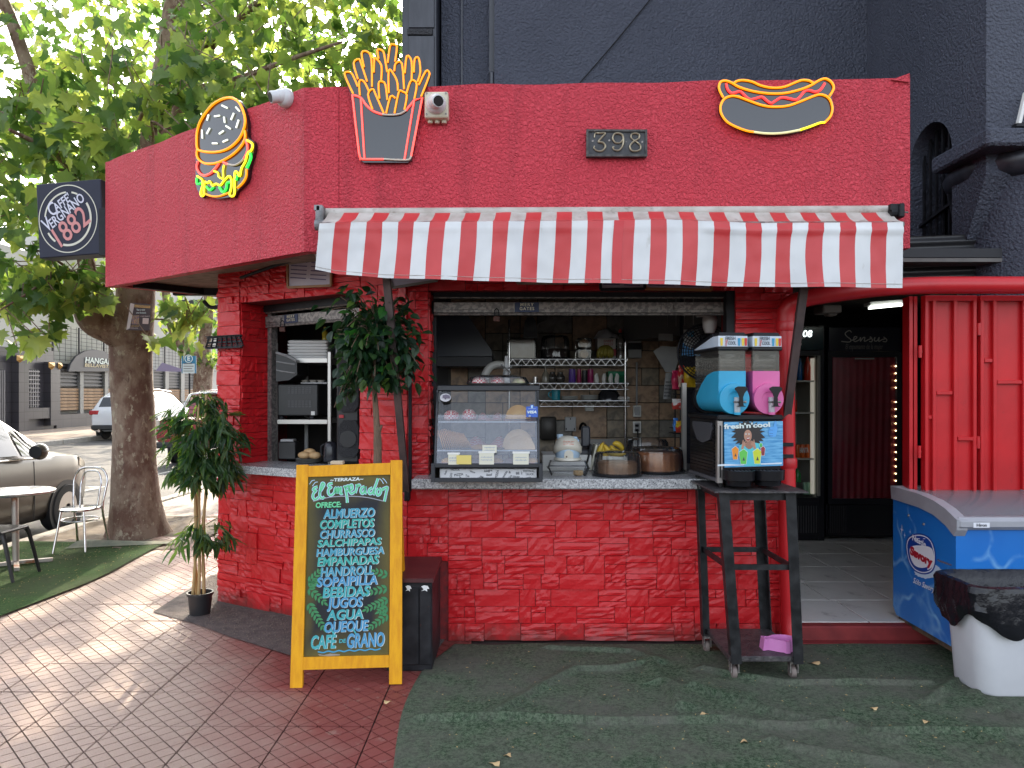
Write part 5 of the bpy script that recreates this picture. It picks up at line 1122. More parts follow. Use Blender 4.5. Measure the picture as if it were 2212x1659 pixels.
for i, (xc, ms) in enumerate(((.088, M_blue), (.282, M_pks))):
    zc, r = 1.520, .076
    def U(y, zt2, k=1.0, n=12): return [SL(xc + r * k * math.cos(a), y, zc + r * k * math.sin(a)) for a in [math.pi * (1 + j / n) for j in range(n + 1)]] + [SL(xc + r * k, y, zt2), SL(xc - r * k, y, zt2)]
    tk = part('tank', MB().loft([U(.02, 1.80), U(.40, 1.80)], cap=True), M_tank, sm)
    part('slush', MB().loft([U(.017, 1.674, 1.012), U(.10, 1.672, 1.012), U(.20, 1.655, 1.012), U(.30, 1.60, 1.012), U(.38, 1.535, 1.012)]), ms, tk, 40)
    part('face_disc', MB().lathe(SL(xc + .006, .03, zc), [(.001, .0), (.086, 0), (.0865, .02), (.084, .034), (.040, .036), (.038, .033), (.001, .033)], 36, axis=-sb), ms, tk, 40)
    part('rear_collar', MB().lathe(SL(xc, .40, zc + .0), [(.088, .0), (.092, .03), (.07, .05)], 24, axis=sb), M_pla, tk, 40)
    tp = part('tap', MB().tube([SL(xc + .012, -.022, zc + .01), SL(xc + .014, -.022, zc - .08)], .0165, 14), glass('tap_clear', (.9, .9, .9), .15, .1, .35), tk, 50)
    part('tap_ring', MB().lathe(SL(xc + .014, -.022, zc - .078), [(.018, -.008), (.019, .006)], 14), ms, tp, 40)
    part('tap_handle', MB().loft([[SL(xc + .022 + sx_ * w, -.05 - d_, z) for sx_, d_ in ((-1, 0), (1, 0), (1, .008), (-1, .008))] for w, z in ((.026, zc - .042), (.012, zc - .034), (.0095, zc + .01), (.018, zc + .032), (.035, zc + .052), (.034, zc + .060), (.02, zc + .068))]), M_pla, tp, 50)
    part('tap_screw', MB().tube([SL(xc - .015, -.042, zc - .016), SL(xc + .05, -.042, zc - .016)], .0045, 8).sphere(SL(xc + .05, -.042, zc - .016), .008, 8, 6), M_steelg, tp, 60)
    # lid: black rim, printed band, black cap sloping down to the back
    rim = part('lid_rim', sbox(MB(), xc - .086, xc + .086, -.002, .41, 1.786, 1.808, .006), M_pla, tk)
    def LR(y0, y1, zb, zf, zk, k=.082): return MB().loft([[SL(xc - k, y0, zb), SL(xc + k, y0, zb), SL(xc + k, y0, zf), SL(xc - k, y0, zf)], [SL(xc - k, y0 + .16, zb), SL(xc + k, y0 + .16, zb), SL(xc + k, y0 + .16, zf), SL(xc - k, y0 + .16, zf)], [SL(xc - k, y1, zb), SL(xc + k, y1, zb), SL(xc + k, y1, zk), SL(xc - k, y1, zk)]])
    bd = part('lid_band', LR(.006, .40, 1.808, 1.866, 1.83), M_band, tk)
    part('lid_cap', MB().loft([[SL(xc - .078, .010, 1.866), SL(xc + .078, .010, 1.866), SL(xc + .078, .17, 1.866), SL(xc - .078, .17, 1.866)], [SL(xc - .07, .02, 1.886), SL(xc + .07, .02, 1.886), SL(xc + .07, .16, 1.888), SL(xc - .07, .16, 1.888)]]), M_pla, tk, 40)
    part('lid_back', MB().loft([[SL(xc - .0835, .10, 1.866), SL(xc + .0835, .10, 1.866), SL(xc + .0835, .42, 1.81), SL(xc - .0835, .42, 1.81)], [SL(xc - .0835, .10, 1.880), SL(xc + .0835, .10, 1.880), SL(xc + .0835, .42, 1.838), SL(xc - .0835, .42, 1.838)]]), M_pla, tk)
    ML = frame(SL(xc, .005, 1.838), sr, (0, 0, 1))
    lettering('lid_lettering', 'FRESH', ML @ Matrix.Translation((-.015, .014, 0)), .028, M_txt, bd, width=.055); lettering('lid_lettering', 'COOL', ML @ Matrix.Translation((-.006, -.012, 0)), .028, M_txt, bd, width=.045); lettering('lid_lettering', 'AND', ML @ Matrix.Translation((-.038, -.010, 0)), .016, M_rdp, bd, rot=R(80))
    for (x, c_) in ((.034, M_pb), (.056, M_ylp), (.072, M_rdp), (-.065, M_ylp)): flat('lid_picture', ML @ Matrix.Translation((x, -.004, 0)), [(-.008, .02), (.008, .02), (.0055, -.022), (-.0055, -.022)], c_, bd, .002)
# poster on the front
po = thing  # (flat print on the machine front)
M_pos, t_, b_ = nodemat('poster_blue'); N = NT(t_)
oc = N.n('ShaderNodeTexCoord').outputs['Object']; mp = N.n('ShaderNodeMapping'); mp.inputs['Scale'].default_value = (3, 3, 26); N.l(oc, mp.inputs[0])
N.l(N.mix(N.rng(N.noise(mp.outputs[0], 4, 4), .35, .65), (.05, .24, .50), (.17, .45, .70)), b_.inputs['Base Color']); b_.inputs['Roughness'].default_value = .25
pst = part('poster', MB().prism([SL(.036, -.008, 1.146), SL(W_ + .002, -.008, 1.153), SL(W_ + .002, -.006, 1.398), SL(.034, -.006, 1.394)], -sb, .012), M_pos, sm)
cp = crop(1780, 1040, 1970, 1230, 1659)
MP = frame(SL(.2, -.009, 1.25), sr, (0, 0, 1)); MPi = MP.inverted()
def pl2(x, y): q = MPi @ onplane(*cp(x, y), SL(.2, -.009, 1.25), -sb); return (q.x, q.y)
rz = random.Random(4)
hair = []
for k in range(44):
    a = 2 * math.pi * k / 44; r0 = 1.0 if k % 2 else rz.uniform(.68, .84)
    hair.append(pl2(790 + 375 * r0 * math.cos(a), 370 - 285 * r0 * math.sin(a) + 60 * (math.sin(a) < 0)))
flat('poster_hair', MP, hair, mat('print_hair', (.018, .015, .016), .4), pst, .0006)
M_skin = mat('print_skin', (.42, .22, .15), .45)
flat('poster_shirt', MP, [pl2(x, y) for x, y in ((590, 640), (700, 600), (740, 690), (800, 730), (880, 690), (930, 580), (1040, 600), (1020, 800), (1070, 900), (1060, 1080), (720, 1095), (600, 900))], mat('print_cyan', (.08, .50, .58), .4), pst, .001)
flat('poster_neck', MP, [pl2(x, y) for x, y in ((755, 540), (860, 540), (900, 660), (850, 715), (790, 722), (730, 680))], mat('print_skin_dark', (.30, .15, .10), .45), pst, .0012)
flat('poster_face', MP, [pl2(780 + 85 * math.cos(a), 430 + (135 if math.sin(a) > 0 else 130) * math.sin(a)) for a in [2 * math.pi * k / 24 for k in range(24)]], M_skin, pst, .0016)
flat('poster_mouth', MP, [pl2(785 + 34 * math.cos(a), 495 + 42 * math.sin(a)) for a in [2 * math.pi * k / 16 for k in range(16)]], mat('print_mouth', (.35, .06, .06), .4), pst, .002)
flat('poster_teeth', MP, [pl2(x, y) for x, y in ((755, 478), (818, 472), (808, 492), (765, 496))], M_hi, pst, .0023)
for ex_ in (738, 805):
    flat('poster_eye', MP, [pl2(ex_ + 20 * math.cos(a), 392 + 15 * math.sin(a)) for a in [2 * math.pi * k / 12 for k in range(12)]], M_hi, pst, .002); flat('poster_pupil', MP, [pl2(ex_ + 8 * math.cos(a), 392 + 10 * math.sin(a)) for a in [2 * math.pi * k / 10 for k in range(10)]], M_txt, pst, .0024)
for sgn, bx0, by0 in ((-1, 690, 600), (1, 900, 590)):
    flat('poster_hand', MP, [pl2(bx0 + sgn * -a, by0 + b) for a, b in ((-60, 120), (-35, 0), (-20, -75), (-5, -80), (0, -20), (30, -55), (45, -40), (25, -5), (55, -15), (60, 5), (30, 22), (55, 25), (50, 45), (10, 60), (-5, 130))], M_skin, pst, .0018)
for (x0, y0, x1, y1, c_, nm) in ((430, 660, 575, 945, (.75, .25, .02), 'o'), (590, 720, 770, 1045, (.12, .52, .08), 'g'), (890, 705, 1072, 1040, (.55, .62, .04), 'y'), (1060, 660, 1155, 860, (.32, .03, .04), 'r'), (1030, 590, 1095, 680, (.08, .5, .1), 'g2')):
    w = x1 - x0; flat('poster_cup', MP, [pl2(x, y) for x, y in ((x0 - 8, y0 + .2 * (y1 - y0)), (x0 + w * .55, y0 - 8), (x1 + 8, y0 + .2 * (y1 - y0)), (x1 - w * .12, y1 + 6), (x0 + w * .18, y1 + 6))], M_hi, pst, .0022)
    flat('poster_cup', MP, [pl2(x, y) for x, y in ((x0, y0 + .22 * (y1 - y0)), (x0 + w * .55, y0), (x1, y0 + .22 * (y1 - y0)), (x1 - w * .16, y1), (x0 + w * .2, y1))], mat('print_cup_' + nm, c_, .4), pst, .0026)
    flat('poster_cup_mark', MP, [pl2(x, y) for x, y in ((x0 + w * .38, y0 + .78 * (y1 - y0)), (x0 + w * .55, y0 + .52 * (y1 - y0)), (x0 + w * .7, y0 + .78 * (y1 - y0)))], M_txt, pst, .003)
M_thb = mat('print_thumb', (.10, .36, .75), .35)
flat('poster_thumb', MP, [pl2(x, y) for x, y in ((1345, 230), (1360, 130), (1390, 105), (1412, 130), (1405, 220), (1430, 260), (1425, 310), (1405, 400), (1390, 450), (1310, 465), (1255, 440), (1240, 390), (1235, 340), (1250, 290), (1265, 250))], M_thb, pst, .001)
for yy in (300, 375, 425): flat('poster_finger_line', MP, [pl2(1250, yy), pl2(1330, yy + 4), pl2(1330, yy + 12), pl2(1255, yy + 8)], mat('print_navy', (.03, .08, .3), .4), pst, .0016)
flat('poster_foam', MP, [pl2(x, y) for x, y in ((120, 1060), (300, 1045), (600, 1062), (900, 1035), (1300, 1025), (1520, 1012), (1525, 1046), (120, 1096))], mat('print_foam', (.62, .70, .76), .4), pst, .0008)
q0, q1 = pl2(255, 230), pl2(1260, 190); lettering('poster_lettering', "fresh'n'cool", MP @ Matrix.Translation(((q0[0] + q1[0]) / 2, (q0[1] + q1[1]) / 2 - .001, 0)), .036, M_hi, pst, width=q1[0] - q0[0], rot=R(2.5), off=.0032, bold=.0013)
# ================================================================== ice-cream freezer
fz = thing('ice_cream_freezer', 'blue ice-cream chest freezer with curved glass lid beside the doorway', 'freezer', (3.2, 4.47, 0)); FX0, FX1, FYf, FYb = 2.475, 4.0, 4.13, 4.81
M_fz, t_, b_ = nodemat('freezer_blue'); N = NT(t_)
g_ = N.n('ShaderNodeNewGeometry').outputs['Position']; mu_ = N.n('ShaderNodeTexNoise'); mu_.noise_type = 'RIDGED_MULTIFRACTAL'; mu_.inputs['Scale'].default_value = 2.2; mu_.inputs['Detail'].default_value = 4; N.l(g_, mu_.inputs['Vector'])
cc = N.mix(N.noise(g_, 1.4, 3), (.008, .095, .42), (.02, .22, .62)); vr = N.n('ShaderNodeTexVoronoi', feature='DISTANCE_TO_EDGE'); vr.inputs['Scale'].default_value = 3.2; vd = N.n('ShaderNodeMix', data_type='VECTOR'); vd.inputs[0].default_value = .35; N.l(g_, vd.inputs[4]); nv_ = N.n('ShaderNodeTexNoise'); nv_.inputs['Scale'].default_value = 2.5; N.l(g_, nv_.inputs['Vector']); N.l(nv_.outputs[1], vd.inputs[5]); N.l(vd.outputs[1], vr.inputs['Vector'])
cc = N.mix(N.math('MULTIPLY', N.rng(vr.outputs[0], .045, .0), N.rng(N.noise(g_, 5, 3), .40, .66, 0, .75)), cc, (.30, .58, .82)); cc = N.mix(N.rng(N.noise(g_, 30, 6, .8), .68, .72, 0, .7), cc, (.03, .03, .06))
N.l(cc, b_.inputs['Base Color']); b_.inputs['Roughness'].default_value = .3
prof = [(FYf, .80), (FYf + .08, .845), (FYf + .2, .885), (FYf + .36, .905), (FYb, .912)]
bd_ = MB(); bot = [(FYb, .17), (FYb - .04, .125), (FYf, .125)]
bd_.loft([[(x, y, z) for y, z in prof + bot] for x in (FX0, FX1)])
fbody = part('body', bd_, M_fz, fz)
M_rim = mat('freezer_grey', (.30, .30, .33), .4, c2=(.36, .36, .39), nscale=5)
rimp = [(FYf - .025, .792), (FYf - .03, .85), (FYf + .08, .895), (FYf + .2, .925), (FYf + .36, .943), (FYb + .01, .950)]
for x0, x1 in ((FX0 - .012, FX0 + .05), (3.2, 3.26)):
    part('lid_rim', MB().loft([[(x, y, z) for y, z in rimp] + [(x, y, z - .045) for y, z in reversed(prof)][:] for x in (x0, x1)]), M_rim, fz)
part('lid_front', MB().b2(FX0 - .012, FX1, FYf - .035, FYf + .05, .792, .862, .02), M_rim, fz); part('lid_back', MB().b2(FX0 - .012, FX1, FYb - .06, FYb + .012, .90, .952, .008), M_rim, fz)
part('lid_glass', MB().loft([[(x, y, z - .004) for y, z in rimp[1:]] + [(x, y, z - .010) for y, z in reversed(rimp[1:])] for x in (FX0 + .05, FX1)]), glass('freezer_glass', (.97, .97, .97), .03, .04, .12, (.8, .8, .84), ior=1.22), fz, 60)
part('tub', MB().b2(FX0 + .05, FX1 - .05, FYf + .05, FYb - .05, .79, .80), mat('tub_white', (.75, .75, .77), .5), fz)  # tub drawn as a white sheet raised under the glass to brighten the lid
for k in range(4):
    x = FX0 + .22 + k * .3; part('wire_basket', MB().tube([(x, FYf + .1, .6), (x + .02, FYf + .1, .86), (x + .2, FYf + .1, .86), (x + .22, FYf + .1, .6)], .004, 6).tube([(x + .02, FYf + .1, .86), (x + .02, FYb - .1, .86), (x + .2, FYb - .1, .86), (x + .2, FYf + .1, .86)], .004, 6), mat('wire_white', (.7, .68, .68), .4), fz)
part('base_frame', MB().b2(FX0 + .02, FX1, FYf + .03, FYb - .03, .085, .125), mat('rusty_base', (.16, .10, .06), .8, c2=(.03, .025, .02), nscale=9), fz)
for (x, y) in ((FX0 + .07, FYf + .05), (FX0 + .05, FYb - .06), (3.8, FYf + .05)):
    w = part('caster', MB().box((x, y, .086), (.05, .06, .02)), M_black, fz); w2 = part('wheel', MB().lathe((x - .02, y + .01, .042), [(.014, 0), (.038, .0), (.042, .006), (.042, .026), (.038, .032), (.014, .032)], 20, axis=(1, 0, 0)), M_black, fz, 40); part('hub', MB().lathe((x - .022, y + .01, .042), [(.001, 0), (.022, 0), (.022, .004)], 14, axis=(1, 0, 0)), M_steelg, w2)
c8 = crop(2160, 1180, 2560, 1760, 1144); cl8 = crop(2240, 1320, 2400, 1480, 1659)
MF = frame((FX0, 4.45, .5), (0, -1, 0), (0, 0, 1)); MFi = MF.inverted()
def fz2(x, y): q = MFi @ onplane(*cl8(x, y), (FX0, 0, 0), (-1, 0, 0)); return (q.x, q.y)
M_lgb = mat('logo_blue', (.01, .05, .30), .35); M_lgw = mat('logo_white', (.75, .75, .80), .4); M_lgr = mat('logo_red', (.42, .012, .03), .4)
def blob(k, dx=0, dy=0): return smoothline([V((*fz2(645 + (x - 645) * k + dx, 660 + (y - 660) * k + dy), 0)) for x, y in ((255, 480), (300, 260), (430, 165), (620, 140), (800, 190), (920, 300), (1000, 480), (1040, 700), (1030, 950), (950, 1130), (800, 1200), (620, 1185), (450, 1080), (320, 850))], 4, True)
splash = []
for k in range(40): a = 2 * math.pi * k / 40; rr_ = 1 + (.16 if k % 2 else 0) * rz.random(); splash.append(fz2(820 + 330 * rr_ * math.cos(a), 1110 + 190 * rr_ * math.sin(a)))
flat('logo_splash', MF, splash, mat('logo_splash', (.55, .66, .78), .4), fbody, .0006)
flat('logo_shield', MF, [tuple(p[:2]) for p in blob(1.0)], M_lgb, fbody, .0012); flat('logo_ring', MF, [tuple(p[:2]) for p in blob(.93)], M_lgw, fbody, .0018); flat('logo_shield', MF, [tuple(p[:2]) for p in blob(.88)], M_lgb, fbody, .0024)
flat('logo_panel', MF, [tuple(p[:2]) for p in smoothline([V((*fz2(x, y), 0)) for x, y in ((365, 640), (380, 510), (480, 460), (650, 452), (830, 475), (940, 540), (985, 660), (1000, 820), (960, 1000), (860, 1075), (820, 1070), (850, 1010), (680, 1035), (520, 985), (420, 850))], 3, True)], M_lgw, fbody, .003)
def flt(s, x, y, w, h, m, **k):
    c = fz2(x, y); W2 = fz2(x + w / 2, y)[0] - fz2(x - w / 2, y)[0]; H2 = fz2(x, y - h / 2)[1] - fz2(x, y + h / 2)[1]
    lettering('logo_lettering', s, MF @ Matrix.Translation((c[0], c[1], 0)), H2 / .72, m, fbody, width=W2, off=.0042, rot=R(k.pop('rot', -6)), ext=.0004, **k)
flt('Nestle', 615, 345, 350, 150, M_lgw, bold=.001); flt('Savory', 665, 745, 580, 215, M_lgr, bold=.0045)
flat('logo_bar', MF, [fz2(500, 262), fz2(640, 268), fz2(640, 288), fz2(500, 282)], M_lgw, fbody, .004); flat('logo_bar', MF, [fz2(715, 268), fz2(778, 270), fz2(776, 288), fz2(715, 286)], M_lgw, fbody, .004)
flt('Sólo Savory', 735, 1480, 560, 150, M_lgw, shear=.4, bold=.0002, rot=0)
for cx_, cy_, s_ in ((155, 40, 1.0), (230, 190, .6), (370, 100, .45)):
    c0 = fz2(cx_, cy_); flat('logo_spark', MF, [(c0[0] + s_ * r2 * math.cos(R(a)), c0[1] + s_ * r2 * math.sin(R(a))) for a, r2 in ((90, .036), (112, .006), (180, .022), (202, .006), (270, .036), (292, .006), (0, .022), (22, .006))], M_lgw, fbody, .0012)
MG = frame((FX0 + .12, FYf - .036, .822), *FRONT); pt_ = flat('maker_plate', MG, [(-.045, -.014), (.045, -.014), (.045, .014), (-.045, .014)], M_lgw, fz, .001); lettering('maker_lettering', 'Hiron', MG, .024, M_txt, pt_, off=.002, bold=.0004)
for y, z in ((4.62, .79), (4.45, .765)): part('rivet', MB().lathe((FX0, y, z), [(.009, 0), (.006, .006)], 10, axis=(-1, 0, 0)), M_steelg, fz)
part('scuff', MB().poly([MF @ V((*fz2(x, y), .0012)) for x, y in ((1080, 800), (1180, 850), (1300, 890), (1450, 950), (1440, 985), (1290, 930), (1160, 885), (1080, 840))]), mat('scuff_brown', (.22, .16, .14), .8, c2=(.03, .05, .16), nscale=90), fbody, tri=True)
# ================================================================== litter bin with bag
bn = thing('litter_bin', 'white plastic litter bin lined with a black bag in front of the freezer', 'bin', (2.70, 3.92, 0))
def rrect(cx, cy, hx, hy, r, n=6): return [(cx + sx * (hx - r) + r * math.cos(a), cy + sy * (hy - r) + r * math.sin(a)) for sx, sy, a0 in ((1, 1, 0), (-1, 1, 90), (-1, -1, 180), (1, -1, 270)) for a in [R(a0 + 90 * k / n) for k in range(n + 1)]]
part('tub', MB().loft([[(x, y, z) for x, y in rrect(2.70, 3.91, hx, hy, .085)] for z, hx, hy in ((.0, .29, .135), (.012, .305, .15), (.02, .31, .155), (.55, .345, .178), (.55, .335, .168), (.20, .31, .145))]), mat('bin_white', (.68, .68, .71), .45, c2=(.60, .60, .64), nscale=3, dirt=(.3, .28, .26), dscale=12, dlo=.74, dhi=.8), bn, 50)
M_bag = mat('bag_black', (.007, .007, .010), .26, c2=(.012, .012, .016), nscale=8, spec=.4, bump=.6, bscale=14, bdist=.02)
base_r = rrect(2.70, 3.91, 1, 1, .36, 14); base_r = [tuple(V(a).lerp(V(b), t)) for a, b in zip(base_r, base_r[1:] + base_r[:1]) for t in ([j / 24 for j in range(24)] if (V(a) - V(b)).length > .3 else (0,))]
def bag_ring(hx, hy, z, amp, ph, dz=0):
    out = []
    for k, (x, y) in enumerate(base_r):
        ux, uy = (x - 2.70), (y - 3.91); nn = noise.noise(V((ux * 4, uy * 4, ph))) + .6 * noise.noise(V((ux * 11, uy * 11, ph * 1.7)))
        out.append((2.70 + ux * (hx + amp * nn), 3.91 + uy * (hy + amp * nn), z + dz * 1.6 * noise.noise(V((ux * 2.2, uy * 2.2, 9 + ph * .2)))))
    return out
part('bag', MB().loft([bag_ring(0.01, .01, .22, .0, 1), bag_ring(0.27, .11, .21, .008, 1), bag_ring(0.300, .132, .42, .008, 2), bag_ring(0.318, .15, .53, .006, 3), bag_ring(0.342, .176, .568, .006, 3.2), bag_ring(0.362, .190, .578, .010, 3.4), bag_ring(0.378, .214, .572, .012, 4), bag_ring(0.387, .226, .54, .014, 4.6, .02), bag_ring(0.380, .220, .49, .018, 5.2, .03), bag_ring(0.388, .230, .44, .016, 5.8, .04), bag_ring(0.378, .222, .39, .014, 6.3, .05), bag_ring(0.370, .21, .355, .012, 6.8, .06)], cap=False), M_bag, bn, 35)
part('rubbish', MB().sphere((2.72, 3.96, .44), .09, 10, 6, (1.2, .8, .5)), mat('rubbish_blue', (.06, .22, .6), .5), bn)
# ================================================================== kitchen seen through the serving window
K1 = crop(1060, 700, 1460, 1000, 2212); K3 = crop(1400, 700, 1800, 1000, 2212); K4 = crop(1340, 960, 1740, 1260, 2212); KD = crop(1060, 930, 1460, 1230, 2212)
def kbox(mb, cr, x0, y0, x1, y1, Y, dep, chh=.003):
    a, b = P(*cr(x0, y1), Y), P(*cr(x1, y0), Y); return mb.b2(a.x, b.x, Y, Y + dep, a.z, b.z, chh)
def kc(cr, x, y, Y): return P(*cr(x, y), Y)
def klen(cr, px, Y): a = P(*cr(0, 0), Y); b = P(*cr(px, 0), Y); return (b - a).length
M_alu = mat('aluminium', (.55, .53, .50), .35, .8); M_chr = mat('chrome', (.6, .6, .62), .15, 1.0); M_wpl = mat('white_plastic', (.7, .69, .66), .4); M_gpl = mat('grey_plastic', (.35, .35, .35), .45)
M_clear = glass('clear_plastic', (.985, .985, .985), .02, .06, .02)
hd = thing('range_hood', 'dark blue sloping extractor hood over the kitchen stove', 'extractor hood', (-.2, 6.1, 1.5))
part('canopy', MB().prism([kc(K1, x, y, 5.85) for x, y in ((150, 380), (535, 380), (935, 975), (945, 1050), (150, 1056))], (0, -1, 0), .5), mat('hood_navy', (.012, .016, .028), .4), hd)
part('skirt', kbox(MB(), K1, 150, 1056, 945, 1195, 5.87, .45), mat('hood_skirt', (.008, .009, .014), .5), hd)
gpn = single('gas_pipe', MB().tube(smoothline([kc(K1, 1720, 440, 6.34), kc(K1, 1715, 540, 6.34), kc(K1, 1600, 590, 6.34), kc(K1, 1565, 680, 6.34), kc(K1, 1560, 1100, 6.34)], 4), .010, 6), mat('pipe_dull', (.3, .27, .24), .5, .5), 'bent metal gas pipe on the kitchen tiles', 'pipe', None, 50)
# wire rack
wr = thing('wire_rack', 'chrome wire rack with three shelves on the tiled kitchen wall', 'shelf rack', (.75, 6.2, 1.4)); SHZ = []
for (x0, x1, y0, y1) in ((1098, 1356, 776, 789), (1140, 1358, 828, 841), (1166, 1360, 866, 878)):
    Yf = 6.02; a, b = P(x0, y0, Yf), P(x1, y0, Yf); z2 = P(x0, y1, Yf).z; SHZ.append(a.z + .004); sh_ = MB()
    sh_.tube([a, b], .0035, 6).tube([V((a.x, Yf, z2)), V((b.x, Yf, z2))], .003, 6); n_ = int((b.x - a.x) / .035); pts = [V((a.x + (b.x - a.x) * k / n_, Yf - .001, a.z if k % 2 else z2)) for k in range(n_ + 1)]; sh_.tube(pts, .0022, 5)
    sh_.tube([V((a.x, 6.36, a.z)), V((b.x, 6.36, a.z))], .0035, 6); s_o = part('shelf', sh_, M_chr, wr, 60)
    part('shelf_wires', MB().grid(lambda u, v: (a.x + (b.x - a.x) * u, Yf + .34 * v, a.z), 1, 1), mat('wire_mesh', (.12, .115, .11), .6, .3), s_o)
for x in (1100, 1351):
    for Y in (6.03, 6.35): part('post', MB().tube([P(x, 690 if Y > 6.1 else 740, Y), V((P(x, 850, Y).x, Y, .95))], .010, 8), M_chr, wr, 50)
z1, z2, z3 = SHZ
def item(name, label, cat, mb, m, group=None, smooth=45): return single(name, mb, m, label, cat, group, smooth)
def cyl(x, Y, z, r, h_, n=18, prof=None): return MB().lathe((x, Y, z), prof or [(r, 0), (r, h_)], n)
YS = 6.12
X = lambda cr, x, Y=YS: P(*cr(x, 0), Y).x
Zc = lambda cr, y, Y=YS: P(*cr(0, y), Y).z
bk_ = thing('paper_basket', 'clear tub of white paper wrappers on the top wire shelf', 'tub', (X(K1, 1345), YS, z1))
part('tub', MB().b2(X(K1, 1150), X(K1, 1545), 6.05, 6.3, z1, z1 + .17, .006), M_clear, bk_); part('wrappers', MB().b2(X(K1, 1170), X(K1, 1525), 6.07, 6.28, z1 + .006, z1 + .16, .01), mat('wrapper_paper', (.42, .36, .30), .7, c2=(.5, .46, .42), nscale=9), bk_)
item('coffee_bag', 'black coffee bag standing on the tub of paper wrappers', 'bag', MB().loft([[(X(K1, x), 6.15 + dy, z) for x, dy in ((1370 + i, -.04), (1570 - i, -.04), (1570 - i, .04), (1370 + i, .04))] for i, z in ((0, z1 + .172), (10, z1 + .25), (30, z1 + .32), (60, z1 + .345))]), mat('bag_gloss', (.015, .014, .018), .2))
def cakedome(name, label, c, r, h_, cake, dark=True, ck=.85, ch_=.6, knob=True):
    t = thing(name, label, 'cake box', c, 'cakes under clear ribbed domes'); c = V(c); n = 48
    part('base', MB().lathe(c, [(r * .96, 0), (r * 1.06, .004), (r * 1.08, .016), (r * 1.0, .020)], n), mat('dome_base', (.012, .012, .014), .25), t, 40)
    mb = MB(); k = len(mb.v)
    prof_ = [(1.0, .018), (.985, h_ * .5), (.95, h_ * .86), (.86, h_ * .97), (.5, h_ * 1.02), (.02, h_ * 1.03)]
    for rr_, z in prof_:
        for j in range(96):
            a = 2 * math.pi * j / 96; w = 1 + (.014 if (j % 4) < 2 and z < h_ * .9 and rr_ > .9 else 0); mb.v.append(tuple(c + V((r * rr_ * w * math.cos(a), r * rr_ * w * math.sin(a), z))))
    for i in range(len(prof_) - 1):
        for j in range(96): mb.f.append((k + i * 96 + j, k + i * 96 + (j + 1) % 96, k + (i + 1) * 96 + (j + 1) % 96, k + (i + 1) * 96 + j))
    part('dome', mb, M_clear, t, 30)
    part('cake', MB().lathe(c, [(r * ck, .02), (r * ck, h_ * ch_ * .9), (r * ck * .9, h_ * ch_), (r * .3, h_ * ch_ * 1.03), (.001, h_ * ch_)], 32), cake, t, 50)
    return t
M_choc = mat('cake_brown', (.15, .075, .035), .6, c2=(.24, .12, .055), nscale=20, bump=.4, bscale=60, dirt=(.6, .4, .1), dscale=40, dlo=.68, dhi=.72); M_orange = mat('cake_orange', (.34, .12, .03), .55, c2=(.2, .06, .02), nscale=9, bump=.4, bscale=40); M_dkc = mat('cake_dark', (.035, .018, .014), .5)
cakedome('boxed_cake', 'dark cake under a clear dome on the top wire shelf', (X(K1, 1820), 6.18, z1), .12, .20, M_dkc, ch_=.45)
for i, zz_ in enumerate((z1, z1 + .087)):
    t = thing('wafer_rolls', ['pack of cream wafer rolls lying on the top wire shelf', 'pack of golden wafer rolls stacked on another pack'][i], 'rolls', (X(K3, 325), YS, zz_), 'roll packs on the top shelf')
    part('pack', MB().b2(X(K3, 225), X(K3, 432), 6.06, 6.26, zz_ + .001, zz_ + .085, .01), M_clear, t)
    part('roll', MB().lathe((X(K3, 325), 6.07, zz_ + .043), [(.001, 0), (.012, .0), (.013, .004), (.020, .004), (.021, 0), (.034, 0), (.036, .005), (.036, .17)], 18, axis=(0, 1, 0)), mat('roll_cream', (.50, .32, .16), .6, c2=(.36, .2, .1), nscale=30), t, 40)
bx2 = thing('sweet_rolls_box', 'red and white sweet rolls carton on the top wire shelf', 'carton', (X(K3, 645), YS, z1)); xm = X(K3, 645)
part('carton', MB().b2(X(K3, 520), X(K3, 772), 6.13, 6.3, z1, z1 + .175, .002), mat('carton_white', (.62, .60, .58), .6), bx2); part('carton_band', MB().b2(X(K3, 519), X(K3, 773), 6.128, 6.2, z1 + .03, z1 + .085), mat('carton_red', (.45, .02, .035), .5), bx2)
MX = frame((xm + .015, 6.128, z1 + .15), *FRONT)
lettering('carton_lettering', 'SWEET', MX, .026, mat('carton_red'), bx2); lettering('carton_lettering', 'ROLLS', MX @ Matrix.Translation((0, -.026, 0)), .026, mat('carton_red'), bx2)
item('carrier_bag', 'white plastic carrier bag on top of the sweet rolls carton', 'bag', MB().grid(lambda u, v: (X(K3, 490) + (X(K3, 810) - X(K3, 490)) * u + .01 * math.sin(v * 8), 6.12 + .15 * v, z1 + .18 + .08 * math.sin(math.pi * u) * math.sin(math.pi * v) + .02 * noise.noise(V((u * 5, v * 5, 2)))), 14, 10), mat('bag_white', (.55, .56, .60), .4))
def banana_bunch(name, label, c, n, L, r, m, spread=1.0):
    t = thing(name, label, 'bananas', c); c = V(c)
    for k in range(n):
        a = (k - (n - 1) / 2) * .30 * spread; pts = [c + V((math.sin(a) * L * .15 * u + (L * .9 * u) * math.sin(a), -.012 * k * .3 - .03 * u * (1 - u), L * .55 * (1 - u) ** 1.3 + .5 * L * u * (1 - abs(math.sin(a))) * .15)) for u in (0, .15, .35, .6, .85, 1)]
        part('banana', MB().tube(smoothline(pts, 3), [r * .3, r * .45, r * .6, r * .8, r * .95, r, r, r, r, r, r * .95, r * .9, r * .8, r * .6, r * .4, r * .25][:16], 8), m, t, 60)
    part('stalk', MB().tube([c + V((0, 0, L * .54)), c + V((0, -.005, L * .64))], [r * .8, r * .5], 8), mat('stalk_brown', (.18, .12, .05), .7), t)
